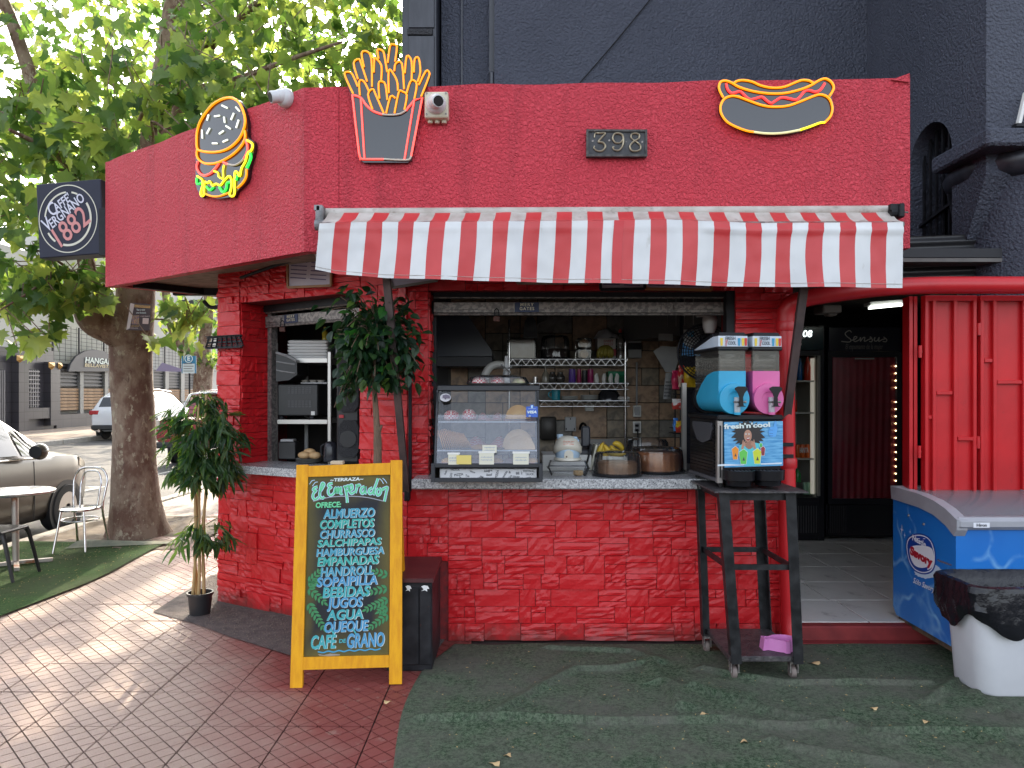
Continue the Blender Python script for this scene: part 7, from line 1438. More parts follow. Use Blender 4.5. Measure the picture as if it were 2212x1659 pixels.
part('roof', rf3.loft(rings), M_crm, tj, 60); part('chimney', MB().lathe((tx - .048, 4.65, tz + .115), [(.018, 0), (.018, .03), (.021, .032), (.021, .05), (.012, .05)], 14), M_pbl, tj, 40); part('ornament', MB().sphere((tx + .045, 4.62, tz + .14), .016, 10, 8, (1.2, 1, .8)).sphere((tx + .062, 4.615, tz + .125), .010, 8, 6), M_pbl, tj, 60)
dr_ = part('door', MB().prism([(tx + .002 + x, 4.562 , tz + .012 + z) for x, z in [(-.028, 0), (.028, 0), (.028, .032)] + [(.028 * math.cos(a), .032 + .026 * math.sin(a)) for a in [math.pi * k / 8 for k in range(1, 8)]] + [(-.028, .032)]], (0, -1, 0), .02), M_crm, tj); part('door_knob', MB().sphere((tx - .012, 4.560, tz + .03), .005, 8, 6), mat('knob_brown', (.10, .04, .02), .4), dr_, 60)
MJ = frame((tx, 4.567, tz + .112), (1, 0, 0), (0, .35, 1))
lettering('roof_lettering', 'Gracias por', MJ @ Matrix.Translation((0, .010, .004)), .015, mat('ink_red', (.6, .16, .10), .5), tj, shear=.3, off=.002); lettering('roof_lettering', 'su Propina', MJ @ Matrix.Translation((0, -.006, .002)), .015, mat('ink_red'), tj, shear=.3, off=.002)
# right side of the kitchen: papers, snack rack, fan
dcurt = part('dark_partition', MB().b2(1.34, 1.69, 5.9, 5.92, .96, 2.5), mat('partition_navy', (.012, .014, .026), .5), kiosk)
part('alu_post', MB().b2(P(1474, 0, 4.9).x - .0, P(1474, 0, 4.9).x + .028, 4.90, 4.94, 1.04, 1.62), M_alu, kiosk)
def sheet(label, pts, Y, m): return item('paper_sheet', label, 'paper', MB().prism([kc(K3, x, y, Y) for x, y in pts], (0, -1, 0), .004), m, 'papers pinned by the kitchen partition')
M_shp = mat('sheet_grey', (.34, .34, .33), .7, c2=(.28, .28, .28), nscale=8)
sheet('large pale paper sheet hanging askew by the partition', ((1290, 985), (1395, 915), (1635, 925), (1655, 1050), (1600, 1230), (1590, 1280), (1460, 1275)), 5.84, M_shp); sheet('small open card pinned on the dark partition', ((1365, 740), (1560, 745), (1562, 845), (1460, 835), (1360, 835)), 5.86, M_shp)
cal = item('calendar', 'curled wall calendar hanging below the pale paper sheets', 'calendar', MB().grid(lambda u, v: kc(K3, 1460 + 105 * u - 35 * v, 1285 + 360 * v, 5.82 - .02 * math.sin(math.pi * u)), 6, 8), M_shp)
cn = MB()
for r_ in range(5):
    for k in range(5): a = kc(K3, 1462 + 18 * k - 6 * r_, 1400 + 48 * r_, 5.797); cn.b2(a.x, a.x + .006, a.y - .002, a.y, a.z - .012, a.z)
part('calendar_numbers', cn, M_txt, cal)['kind'] = 'stuff'
vp = item('drink_poster', 'white and blue poster behind the fan', 'poster', kbox(MB(), K3, 1710, 685, 1930, 1040, 5.6, .004), mat('poster_white', (.5, .52, .54), .5)); lettering('poster_lettering', 'VE', frame(kc(K3, 1800, 750, 5.598), *FRONT), .05, M_pb, vp, bold=.003); flat('poster_wave', frame(kc(K3, 1810, 960, 5.598), *FRONT), [(-.07, -.05), (.07, -.05), (.07, .06), (.0, .0), (-.06, .05)], M_thb, vp)
sr_ = thing('snack_rack', 'black wire snack rack hung with crisp bags beside the slush machine', 'rack', (P(1478, 0, 5.4).x, 5.45, 1.1))
for y in (1510, 1575, 2050, 2120, 2600): a = kc(K3, 1560, y, 5.4); part('basket_wire', MB().tube([a, a + V((.16, 0, -.012)), a + V((.16, .12, -.012)), a + V((0, .12, 0)), a], .003, 5), M_black, sr_)
part('upright', MB().tube([kc(K3, 1590, 1300, 5.45), V((kc(K3, 1590, 1300, 5.45).x, 5.45, 1.04))], .005, 6), M_black, sr_)
def bagp(label, x0, y0, x1, y1, Y, c1, c2, nm, cr=K3):
    mb = MB()
    mb.grid(lambda u, v: kc(cr, x0 + (x1 - x0) * u + 6 * math.sin(v * 9), y0 + (y1 - y0) * v, Y - .028 * math.sin(math.pi * u) * math.sin(math.pi * min(1, max(0, v * 1.1 - .05)))) + V((0, .004 * noise.noise(V((u * 6, v * 6, x0))), 0)), 8, 10)
    return item('crisp_bag', label, 'crisp bag', mb, mat('crisp_' + nm, c1, .28, c2=c2, nscale=22, nmix=(.5, .56)), 'crisp bags on the snack rack', 60)
bagp('crimson crisp bag at the front of the upper snack basket', 1545, 1250, 1640, 1510, 5.38, (.42, .015, .07), (.5, .05, .1), 'crimson'); bagp('red crisp bag with white and green print in the upper basket', 1635, 1180, 1725, 1480, 5.37, (.45, .02, .02), (.55, .4, .3), 'red'); bagp('yellow crisp bag next to the slush tank', 1715, 1200, 1870, 1480, 5.36, (.62, .42, .02), (.5, .3, .02), 'yellow'); bagp('foil patterned crisp bag peeking out behind the yellow one', 1790, 1230, 1890, 1400, 5.40, (.35, .22, .1), (.6, .55, .5), 'foil')
bagp('white and red crisp bag in the second basket', 1880, 205, 2060, 350, 5.36, (.6, .58, .56), (.5, .06, .05), 'white', K4); bagp('blue crisp bag in the third basket', 1895, 470, 1960, 650, 5.37, (.05, .18, .55), (.1, .3, .7), 'blue', K4); bagp('yellow and red crisp bag in the third basket', 1930, 510, 2050, 670, 5.35, (.62, .42, .03), (.5, .05, .03), 'mix', K4)
for k in range(3): a = kc(K4, 1880 + 62 * k, 968, 5.3); item('small_carton', 'small white and blue carton in the row beside the cake dome', 'carton', MB().b2(a.x, a.x + .034, 5.3, 5.36, a.z, a.z + .045, .002), mat('carton_pale', (.55, .60, .66), .5), 'row of small cartons')
fn = thing('desk_fan', 'white motor wall fan with black mesh guard above the slush machine', 'fan', kc(K3, 2060, 700, 4.95))
part('motor', MB().lathe(kc(K3, 2070, 620, 4.95), [(.001, -.06), (.03, -.055), (.045, -.02), (.048, .03), (.044, .055), (.001, .06)], 20), mat('fan_white', (.50, .47, .46), .4), fn, 50); part('mount', MB().box(kc(K3, 2030, 485, 4.95), (.14, .05, .018), Matrix.Rotation(R(-4), 3, 'Y'), .004), mat('fan_white'), fn)
gu = MB(); gc = kc(K3, 2010, 1000, 5.05)
for k in range(7): r_ = .19 - .017 * k; gu.tube([gc + V((r_ * math.cos(a), .03 * (1 - k / 7) - .04, r_ * math.sin(a))) for a in [2 * math.pi * j / 40 for j in range(40)]], .0032 if k else .008, 5, closed=True)
for j in range(40): a = 2 * math.pi * j / 40; gu.tube([gc + V((.06 * math.cos(a), -.045, .06 * math.sin(a))), gc + V((.19 * math.cos(a), -.01, .19 * math.sin(a)))], .0026, 4)
part('guard', gu, M_black, fn)
# ================================================================== inside the slanted window
def wbox(mb, x0, y0, x1, y1, Y, dep, chh=.004): return kbox(mb, cb5, x0, y0, x1, y1, Y, dep, chh)
rk = thing('metal_shelving', 'pale metal shelving unit inside the side window', 'shelving', (P(690, 0, 5.75).x, 5.85, .1))
part('post', wbox(MB(), 825, 660, 850, 1500, 5.62, .03), M_alu, rk); part('post', wbox(MB(), 455, 600, 478, 1500, 5.62, .03), M_alu, rk)
for y0, y1 in ((705, 738), (1130, 1162)): part('shelf', wbox(MB(), 478, y0, 825, y1, 5.625, .45, .002), M_alu, rk)
part('brace', wbox(MB(), 665, 740, 690, 1500, 6.0, .02), M_gpl, rk)
ZS = P(*cb5(0, 705), 5.64).z
fb = thing('foam_boxes', 'stack of white foam takeaway boxes on the metal shelving', 'foam boxes', (P(*cb5(680, 705), 5.64).x, 5.7, ZS))
xa, xb = P(*cb5(540, 0), 5.64).x, P(*cb5(825, 0), 5.64).x; zt3 = P(*cb5(0, 580), 5.64).z; nb = 6
for k in range(nb): z0 = ZS + .001 + (zt3 - ZS) * k / nb; part('box', MB().loft([[(x, y, z) for x, y in rrect((xa + xb) / 2 + .003 * (k % 2), 5.75, (xb - xa) / 2 * s_, .10 * s_, .02, 3)] for s_, z in ((.97, z0), (1.0, z0 + .014), (.9, z0 + (zt3 - ZS) / nb * .97))]), mat('foam_white', (.72, .71, .69), .6), fb, 40)
mw = thing('microwave_oven', 'black microwave oven with vents on the metal shelving', 'microwave', (P(*cb5(620, 1130), 5.66).x, 5.8, P(*cb5(0, 1128), 5.64).z))
part('case', wbox(MB(), 480, 885, 760, 1105, 5.64, .35, .008), mat('oven_black', (.022, .022, .024), .35), mw)
for (y0) in (905, 1000):
    for r_ in range(4):
        for k in range(7): part('vent_slot', wbox(MB(), 552 + 24 * k, y0 + 13 * r_, 570 + 24 * k, y0 + 6 + 13 * r_, 5.636, .006, 0), mat('slot_grey', (.09, .09, .095), .5), mw)
part('label', wbox(MB(), 712, 1073, 738, 1100, 5.636, .005, 0), M_wpl, mw); part('foot', wbox(MB(), 490, 1105, 520, 1128, 5.66, .03), M_black, mw); part('foot', wbox(MB(), 700, 1105, 730, 1128, 5.66, .03), M_black, mw)
kt_ = thing('crate', 'black moulded plastic crate jutting out beside the foam boxes', 'crate', P(*cb5(540, 865), 5.55))
part('shell', MB().prism([P(*cb5(x, y), 5.55) for x, y in ((470, 665), (520, 672), (612, 720), (616, 820), (560, 858), (470, 868))], (0, -1, 0), .3), mat('crate_black', (.014, .014, .016), .35), kt_); part('rim', MB().tube([P(*cb5(x, y), 5.545) for x, y in ((470, 668), (545, 690), (612, 725))], .010, 8), mat('crate_rim', (.3, .3, .3), .3), kt_)
for y in (740, 800): part('rib', MB().tube([P(*cb5(x, yy), 5.545) for x, yy in ((472, y - 10), (600, y + 10))], .005, 6), mat('crate_rim'), kt_)
pp_ = thing('pastry_tray', 'scalloped pale paper cups above the microwave', 'paper cups', P(*cb5(730, 870), 5.66))
for k in range(3): part('cup', MB().lathe(P(*cb5(672 + 55 * k, 874), 5.72), [(.018, 0), (.032, .018), (.028, .018), (.015, .003)], 14), mat('cup_paper', (.5, .46, .4), .7), pp_)
part('tray', wbox(MB(), 640, 872, 822, 884, 5.66, .16, .002), M_gpl, pp_)
M_spk = mat('speaker_black', (.014, .014, .016), .4); M_spg = mat('speaker_grille', (.03, .03, .033), .6, bump=1, bscale=220)
for (nm, x0, x1, y0, y1, lb_) in (('party_speaker', 888, 1044, 935, 1430, 'black twin cone party loudspeaker on the side window ledge'),):
    t = thing(nm, lb_, 'loudspeaker', P(*cb5(965, 1430), 5.17)); YS2 = 5.17
    def hexa(y0, y1, o=0): ym = (y0 + y1) / 2; return [P(*cb5(x, y), YS2 - o) for x, y in ((900, y0 + 45), (935, y0), (1020, y0), (1040, y0 + 45), (1040, y1 - 45), (1010, y1), (925, y1), (895, y1 - 45))]
    part('cabinet', wbox(MB(), 888, 690, 1044, 1430, YS2, .22, .012), M_spk, t)
    for (a, b) in ((700, 1080), (1135, 1395)):
        f = part('grille', MB().prism(hexa(a, b, .02), (0, -1, 0), .02), M_spg, t); part('cone', MB().lathe(P(*cb5(968, (a + b) / 2), YS2 - .02), [(.001, .004), (.02, .006), (.055, .0), (.058, .006)], 24, axis=(0, -1, 0)), M_spk, f, 50)
    part('badge', wbox(MB(), 905, 1098, 938, 1120, YS2 - .012, .012, .001), mat('badge_red', (.45, .02, .03), .4), t)
kk = thing('kettle', 'black electric kettle on the side window ledge', 'kettle', P(*cb5(850, 1415), 5.3)); kp = P(*cb5(850, 1418), 5.3)
part('body', MB().lathe(kp, [(.052, 0), (.056, .02), (.05, .10), (.042, .13), (.02, .142), (.001, .144)], 20), mat('kettle_black', (.018, .018, .024), .25), kk, 50); part('handle', MB().tube(smoothline([kp + V((-.045, 0, .12)), kp + V((-.07, 0, .10)), kp + V((-.066, 0, .04))], 4), .008, 8), M_black, kk, 60)
bp_ = thing('bread_plate', 'bread rolls on stacked grey plates on the side window ledge', 'bread', P(*cb5(695, 1425), 5.45)); pc = P(*cb5(695, 1428), 5.42); pc.z = 1.045
for k in range(3): part('plate', MB().lathe(pc + V((0, 0, .009 * k)), [(.05, 0), (.088, .010), (.092, .013), (.05, .004)], 24), mat('plate_grey', (.32, .32, .30), .3), bp_, 40)
for dx, dy, c_ in ((-.03, -.01, 0), (.03, .01, 0), (.0, .03, 1), (.055, -.03, 0)): part('roll', MB().sphere(pc + V((dx, dy, .055 + .02 * c_)), .036, 12, 8, (1.3, .9, .75)), mat('bread_crust', (.42, .24, .10), .6, c2=(.55, .36, .18), nscale=14), bp_, 60)
for i, (x, y1, w, h_, c_, lb_) in enumerate(((893, 700, 16, .24, (.02, .02, .025), 'dark bottle with red label behind the ficus'), (808, 580, 12, .10, (.5, .38, .03), 'small yellow topped bottle behind the foam boxes'))):
    q_ = P(*cb5(x, y1), 5.75); item('bottle', lb_, 'bottle', MB().lathe(q_, [(w * .0018, 0), (w * .0018, h_ * .6), (w * .0008, h_ * .8), (w * .0008, h_)], 14), mat('bottle_%d' % i, c_, .2))
t = thing('radio', 'small black radio device on the side window ledge', 'radio', P(*cb5(540, 1390), 5.55)); part('body', wbox(MB(), 485, 1285, 605, 1405, 5.5, .1, .006), mat('oven_black'), t); part('top', wbox(MB(), 500, 1268, 590, 1284, 5.5, .08, .003), M_gpl, t)
# ================================================================== passage: drinks fridges, lamp
DY = 7.30
def dbox(mb, x0, y0, x1, y1, Y=DY, dep=.03, chh=.003): return kbox(mb, c7, x0, y0, x1, y1, Y, dep, chh)
FLZ = .10
M_fr = mat('fridge_black', (.010, .010, .014), .35)
f1 = thing('drinks_fridge', 'black drinks fridge with lit shelves at the end of the passage', 'fridge', (P(*c7(250, 0), DY).x, DY + .3, FLZ))
xA, xB = P(*c7(120, 0), DY).x, P(*c7(402, 0), DY).x; zH = P(*c7(0, 338), DY).z
fm = MB(); fm.b2(xA, xB, DY + .02, DY + .6, zH - .04, zH).b2(xA, xA + .03, DY, DY + .6, FLZ, zH).b2(xB - .055, xB, DY - .004, DY + .6, FLZ, zH).b2(xA, xB, DY + .57, DY + .6, FLZ, zH).b2(xA, xB, DY + .004, DY + .6, FLZ, P(*c7(0, 1420), DY).z)
fm.b2(xA, xB, DY - .002, DY + .1, P(*c7(0, 525), DY).z, P(*c7(0, 495), DY).z); part('cabinet', fm, M_fr, f1)
M_fin = mat('fridge_liner', (.42, .42, .38), .5); part('liner', MB().b2(xA + .03, xB - .056, DY + .55, DY + .565, P(*c7(0, 1420), DY).z, zH - .2).b2(xB - .062, xB - .056, DY + .05, DY + .55, P(*c7(0, 1420), DY).z, P(*c7(0, 525), DY).z), M_fin, f1)
part('door_trim', dbox(MB(), 362, 525, 380, 1408, DY - .01, .02), mat('trim_pale', (.35, .34, .30), .3, .5), f1)
hdr = part('header', dbox(MB(), 125, 345, 398, 490, DY - .01, .04), mat('header_teal', (.006, .012, .022), .25, c2=(.01, .04, .05), nscale=4), f1)
lettering('header_lettering', 'OO', frame(kc(c7, 224, 396, DY - .012), *FRONT), .13, mat('header_pale', (.3, .3, .28), .4), hdr, bold=.003); lettering('header_lettering', 'C', frame(kc(c7, 232, 436, DY - .012), *FRONT), .14, mat('header_pale'), hdr, bold=.003)
lettering('display_digits', '08', frame(kc(c7, 296, 390, DY - .012), *FRONT), .095, mat('led_white', (.8, .85, .85), .4, emit=(.9, 1, 1), estr=.6), hdr, shear=.12, bold=.001)
part('fridge_light', MB().b2(xB - .10, xB - .07, DY + .06, DY + .09, P(*c7(0, 1400), DY).z, P(*c7(0, 540), DY).z), mat('fridge_led', (.8, .8, .75), .4, emit=(1, .92, .75), estr=.05), f1)
for i, cy in enumerate((685, 885, 1175)): part('shelf', dbox(MB(), 130, cy - 4, 340, cy + 6, DY + .03, .45, .001), M_fin, f1)
M_bot = [mat('soda_blue', (.01, .10, .28), .2), mat('soda_red', (.45, .03, .01), .2), mat('soda_orange', (.55, .10, .01), .3), mat('soda_green', (.02, .20, .05), .2)]
for i, (cx, y0, y1, w, mi, lb_) in enumerate(((250, 540, 682, 34, 0, 'blue drink bottle on the top fridge shelf'), (297, 535, 682, 44, 1, 'red drink bottle on the top fridge shelf beside the blue one'), (330, 540, 682, 40, 1, 'red drink bottle at the top fridge shelf end'), (237, 1235, 1320, 40, 3, 'green bottle at the fridge bottom'))):
    q_ = kc(c7, cx, y1, DY + .1); hh2 = (kc(c7, cx, y0, DY + .1).z - q_.z); r_ = klen(c7, w / 2, DY); item('drink_bottle', lb_, 'bottle', MB().lathe(q_, [(r_ * .9, 0), (r_, .01), (r_, hh2 * .55), (r_ * .7, hh2 * .78), (r_ * .42, hh2 * .86), (r_ * .42, hh2)], 16), M_bot[mi], 'drinks in the fridge')
def cans(label, x0, y0, x1, y1, m, txt=None):
    t = thing('can_pack', label, 'cans', kc(c7, (x0 + x1) / 2, y1, DY + .1), 'drinks in the fridge'); a = kc(c7, x0, y1, DY + .08); b = kc(c7, x1, y0, DY + .08); n_ = 3
    for k in range(n_): w = (b.x - a.x) / n_; part('can', MB().lathe((a.x + w * (k + .5), DY + .12, a.z), [(w * .42, 0), (w * .48, .008), (w * .48, (b.z - a.z) * .9), (w * .38, b.z - a.z)], 14), m, t, 40)
    if txt: lettering('can_lettering', txt, frame(((a.x + b.x) / 2, DY + .07, (a.z + b.z) / 2 + .01), *FRONT), .07, M_hi, t, width=(b.x - a.x) * .6, bold=.001)
cans('pack of orange soda cans on the third fridge shelf', 228, 1085, 322, 1170, M_bot[2], 'FANTA'); cans('pack of pale green cans at the fridge bottom', 280, 1325, 345, 1402, mat('soda_pale', (.20, .36, .24), .3)); cans('red can pack partly hidden on the second fridge shelf', 180, 805, 243, 880, M_bot[1])
part('kick_grille', dbox(MB(), 130, 1440, 395, 1650, DY, .02), M_fr, f1)
for k in range(9): part('grille_bar', dbox(MB(), 225 + 16 * k, 1470, 229 + 16 * k, 1640, DY - .006, .006, 0), mat('grille_grey', (.12, .12, .12), .4, .5), f1)
f2 = thing('wine_fridge', 'black fridge with dark red curtain and row of tiny lights', 'fridge', (P(*c7(650, 0), DY).x, DY + .3, FLZ))
x0f, x1f = P(*c7(428, 0), DY).x, P(*c7(890, 0), DY).x
cbm = MB(); cbm.b2(x0f, x1f, DY + .05, DY + .62, FLZ + .03, P(*c7(0, 345), DY).z); cbm.b2(x0f, x1f, DY, DY + .05, P(*c7(0, 532), DY).z, P(*c7(0, 500), DY).z); cbm.b2(x0f, P(*c7(455, 0), DY).x, DY, DY + .05, P(*c7(0, 1425), DY).z, P(*c7(0, 532), DY).z); cbm.b2(P(*c7(862, 0), DY).x, x1f, DY, DY + .05, P(*c7(0, 1425), DY).z, P(*c7(0, 532), DY).z); cbm.b2(x0f, x1f, DY, DY + .05, P(*c7(0, 1460), DY).z, P(*c7(0, 1425), DY).z)
part('cabinet', cbm, M_fr, f2)
ca, cb_ = kc(c7, 457, 1425, DY), kc(c7, 860, 535, DY)
part('curtain', MB().grid(lambda u, v: (ca.x + (cb_.x - ca.x) * u, DY + .03 + .004 * math.sin(u * 60 + v * 3) * (.4 + v), cb_.z + (ca.z - cb_.z) * v), 60, 8), mat('curtain_red', (.34, .02, .035), .4, c2=(.26, .018, .028), nscale=6), f2, 60)
part('door_glass', MB().b2(ca.x, cb_.x, DY + .006, DY + .010, ca.z, cb_.z), glass('fridge_glass', (.95, .95, .95), .02), f2)
h2 = part('header', dbox(MB(), 432, 347, 886, 498, DY - .01, .05), mat('header_navy', (.010, .010, .020), .3), f2)
M_scr = mat('header_script', (.38, .36, .33), .5); MS = frame(kc(c7, 660, 420, DY - .012), *FRONT); ks = klen(c7, 1, DY)
sst = MB()
for st_pts in ([(575, 380), (560, 368), (535, 385), (545, 405), (570, 425), (560, 440), (510, 436)], [(575, 430), (600, 420), (608, 408), (592, 408), (588, 430), (600, 437), (625, 425)], [(625, 425), (632, 410), (630, 436), (645, 415), (658, 412), (655, 436), (680, 425)], [(680, 425), (700, 415), (690, 408), (705, 425), (700, 438), (685, 436)], [(715, 425), (722, 410), (718, 432), (735, 432), (748, 410), (745, 436), (765, 425)], [(765, 425), (785, 418), (775, 408), (795, 425), (790, 438), (770, 436)]):
    stroke(sst, MS, [((x - 660) * ks, -(y - 420) * ks) for x, y in st_pts], .010, .003)
part('header_script', sst, M_scr, h2)['kind'] = 'stuff'; lettering('header_lettering', 'El espumante de la mujer', frame(kc(c7, 655, 470, DY - .012), *FRONT), .075, mat('header_dim', (.16, .15, .14), .5), h2, width=klen(c7, 235, DY), shear=.2)
for k in range(17):
    if k == 4: continue
    part('fairy_light', MB().sphere(kc(c7, 853, 592 + 45 * k, DY - .004), .0065, 8, 6), mat('fairy_led', (1, .8, .5), .4, emit=(1, .72, .35), estr=2.2), f2)
part('handle', dbox(MB(), 600, 540, 720, 548, DY - .02, .02), M_gpl, f2)
part('kick_grille', dbox(MB(), 435, 1462, 890, 1652, DY + .01, .03), M_fr, f2)
for k in range(8): part('grille_bar', dbox(MB(), 442 + 14 * k, 1470, 446 + 14 * k, 1640, DY + .004, .006, 0), mat('grille_dim', (.03, .03, .032), .4), f2)
lp = thing('ceiling_lamp', 'lit fluorescent batten on the passage ceiling', 'lamp', (P(1912, 0, 6.5).x, 6.5, 2.4))
la, lb2 = kc(c7, 690, 226, 6.45), kc(c7, 893, 206, 6.45)
part('batten', MB().bar(la + V((0, .05, .035)), lb2 + V((0, .05, .03)), .12, .03), mat('batten_white', (.5, .5, .5), .5), lp); part('tube', MB().bar(la + V((0, -.005, .0)), lb2 + V((0, -.005, .0)), .06, .018), mat('tube_lit', (1, 1, 1), .4, emit=(.95, 1, .9), estr=1.6), lp)
al = thing('ceiling_box', 'grey alarm box under the passage ceiling', 'alarm box', kc(c7, 455, 245, 6.0)); part('box', kbox(MB(), c7, 398, 205, 515, 255, 6.0, .2, .01), mat('alarm_grey', (.30, .27, .24), .6), al); part('sensor', kbox(MB(), c7, 430, 255, 490, 272, 6.05, .1, .008), mat('alarm_grey'), al)
# ================================================================== street furniture on the left
M_chrome = mat('chair_chrome', (.62, .62, .64), .14, 1.0, c2=(.5, .46, .42), nscale=12); M_rust = mat('rusty_steel', (.45, .40, .36), .4, .7, c2=(.28, .12, .06), nscale=9, nmix=(.5, .62))
sc_ = thing('steel_chair', 'shiny steel bistro chair with looped back standing on the terrace turf', 'chair', (-4.28, 7.35, .015))
fl0, fr0, br0, bl0 = V((-4.40, 7.10, .015)), V((-4.13, 7.17, .015)), V((-4.12, 7.58, .015)), V((-4.42, 7.54, .015)); sz = .425; scn = V((-4.275, 7.33, sz))
part('seat', MB().lathe(scn, [(.001, 0), (.17, 0), (.185, -.008), (.185, -.022), (.16, -.028)], 32), M_chrome, sc_, 50)
for b_ in (fl0, fr0): t_ = scn + (b_ - scn) * .72; t_.z = sz - .02; part('leg', MB().tube(smoothline([t_, t_.lerp(b_, .35) + V((0, 0, -.01)), b_], 4), .0115, 8), M_chrome, sc_, 60)
def bk(w, zt4, x0, y0): return [V((scn.x - w, y0, sz - .02)), V((scn.x - w * 1.12, y0 + .03, sz + .16)), V((scn.x - w * 1.15, y0 + .05, zt4 - .12)), V((scn.x - w * .8, y0 + .06, zt4 - .02)), V((scn.x, y0 + .06, zt4)), V((scn.x + w * .8, y0 + .06, zt4 - .02)), V((scn.x + w * 1.15, y0 + .05, zt4 - .12)), V((scn.x + w * 1.12, y0 + .03, sz + .16)), V((scn.x + w, y0, sz - .02))]
part('back_hoop', MB().tube(smoothline([bl0, V((bl0.x + .01, bl0.y - .04, sz * .5))] + bk(.145, .80, 0, 7.47) + [V((br0.x - .02, br0.y - .04, sz * .5)), br0], 4), .0115, 8), M_chrome, sc_, 60)
part('inner_hoop', MB().tube(smoothline(bk(.088, .765, 0, 7.48), 4), .0095, 8), M_chrome, sc_, 60)
part('foot_ring', MB().tube([scn + V((.165 * math.cos(a), .165 * math.sin(a), -.12)) for a in [2 * math.pi * k / 32 for k in range(32)]], .008, 8, closed=True), M_chrome, sc_, 60)
tb_ = thing('round_table', 'round metal bistro table with rusty post on the terrace turf', 'table', (-4.44, 6.63, .015))
part('top', MB().lathe((-4.46, 6.63, .655), [(.001, 0), (.32, 0), (.325, .008), (.325, .022), (.315, .028), (.001, .030)], 48), mat('table_metal', (.55, .55, .57), .25, .9, c2=(.42, .42, .45), nscale=7, bump=.1, bscale=20), tb_, 50)
part('post', MB().tube([(-4.44, 6.63, .04), (-4.45, 6.63, .655)], .027, 14), M_rust, tb_, 50)
for a in (35, 125, 215, 305): part('foot', MB().bar((-4.44, 6.63, .04), (-4.44 + .28 * math.cos(R(a)), 6.63 + .28 * math.sin(R(a)), .03), .04, .03), M_rust, tb_)
bc = thing('metal_chair', 'dark metal bistro chair cut off beside the round table', 'chair', (-4.35, 6.2, .015)); M_dkm = mat('chair_dark', (.03, .028, .03), .3, .6)
part('seat', MB().b2(-4.52, -4.14, 6.0, 6.36, .40, .425, .01), M_dkm, bc)
for (x, y, sx_, sy_) in ((-4.15, 6.03, .10, -.02), (-4.15, 6.33, .08, .05), (-4.5, 6.03, -.06, -.05), (-4.5, 6.33, -.06, .05)): part('leg', MB().tube(smoothline([(x, y, .40), (x + sx_ * .25, y + sy_ * .3, .33), (x + sx_, y + sy_, .015)], 4), [.024, .022, .02, .019, .018, .017, .016, .015, .014], 6), M_dkm, bc, 50)
part('backrest', MB().tube(smoothline([(-4.5, 6.0, .4), (-4.53, 5.98, .62), (-4.54, 6.0, .82), (-4.54, 6.2, .85), (-4.54, 6.36, .82), (-4.53, 6.36, .62), (-4.5, 6.36, .4)], 4), .016, 8), M_dkm, bc, 60)
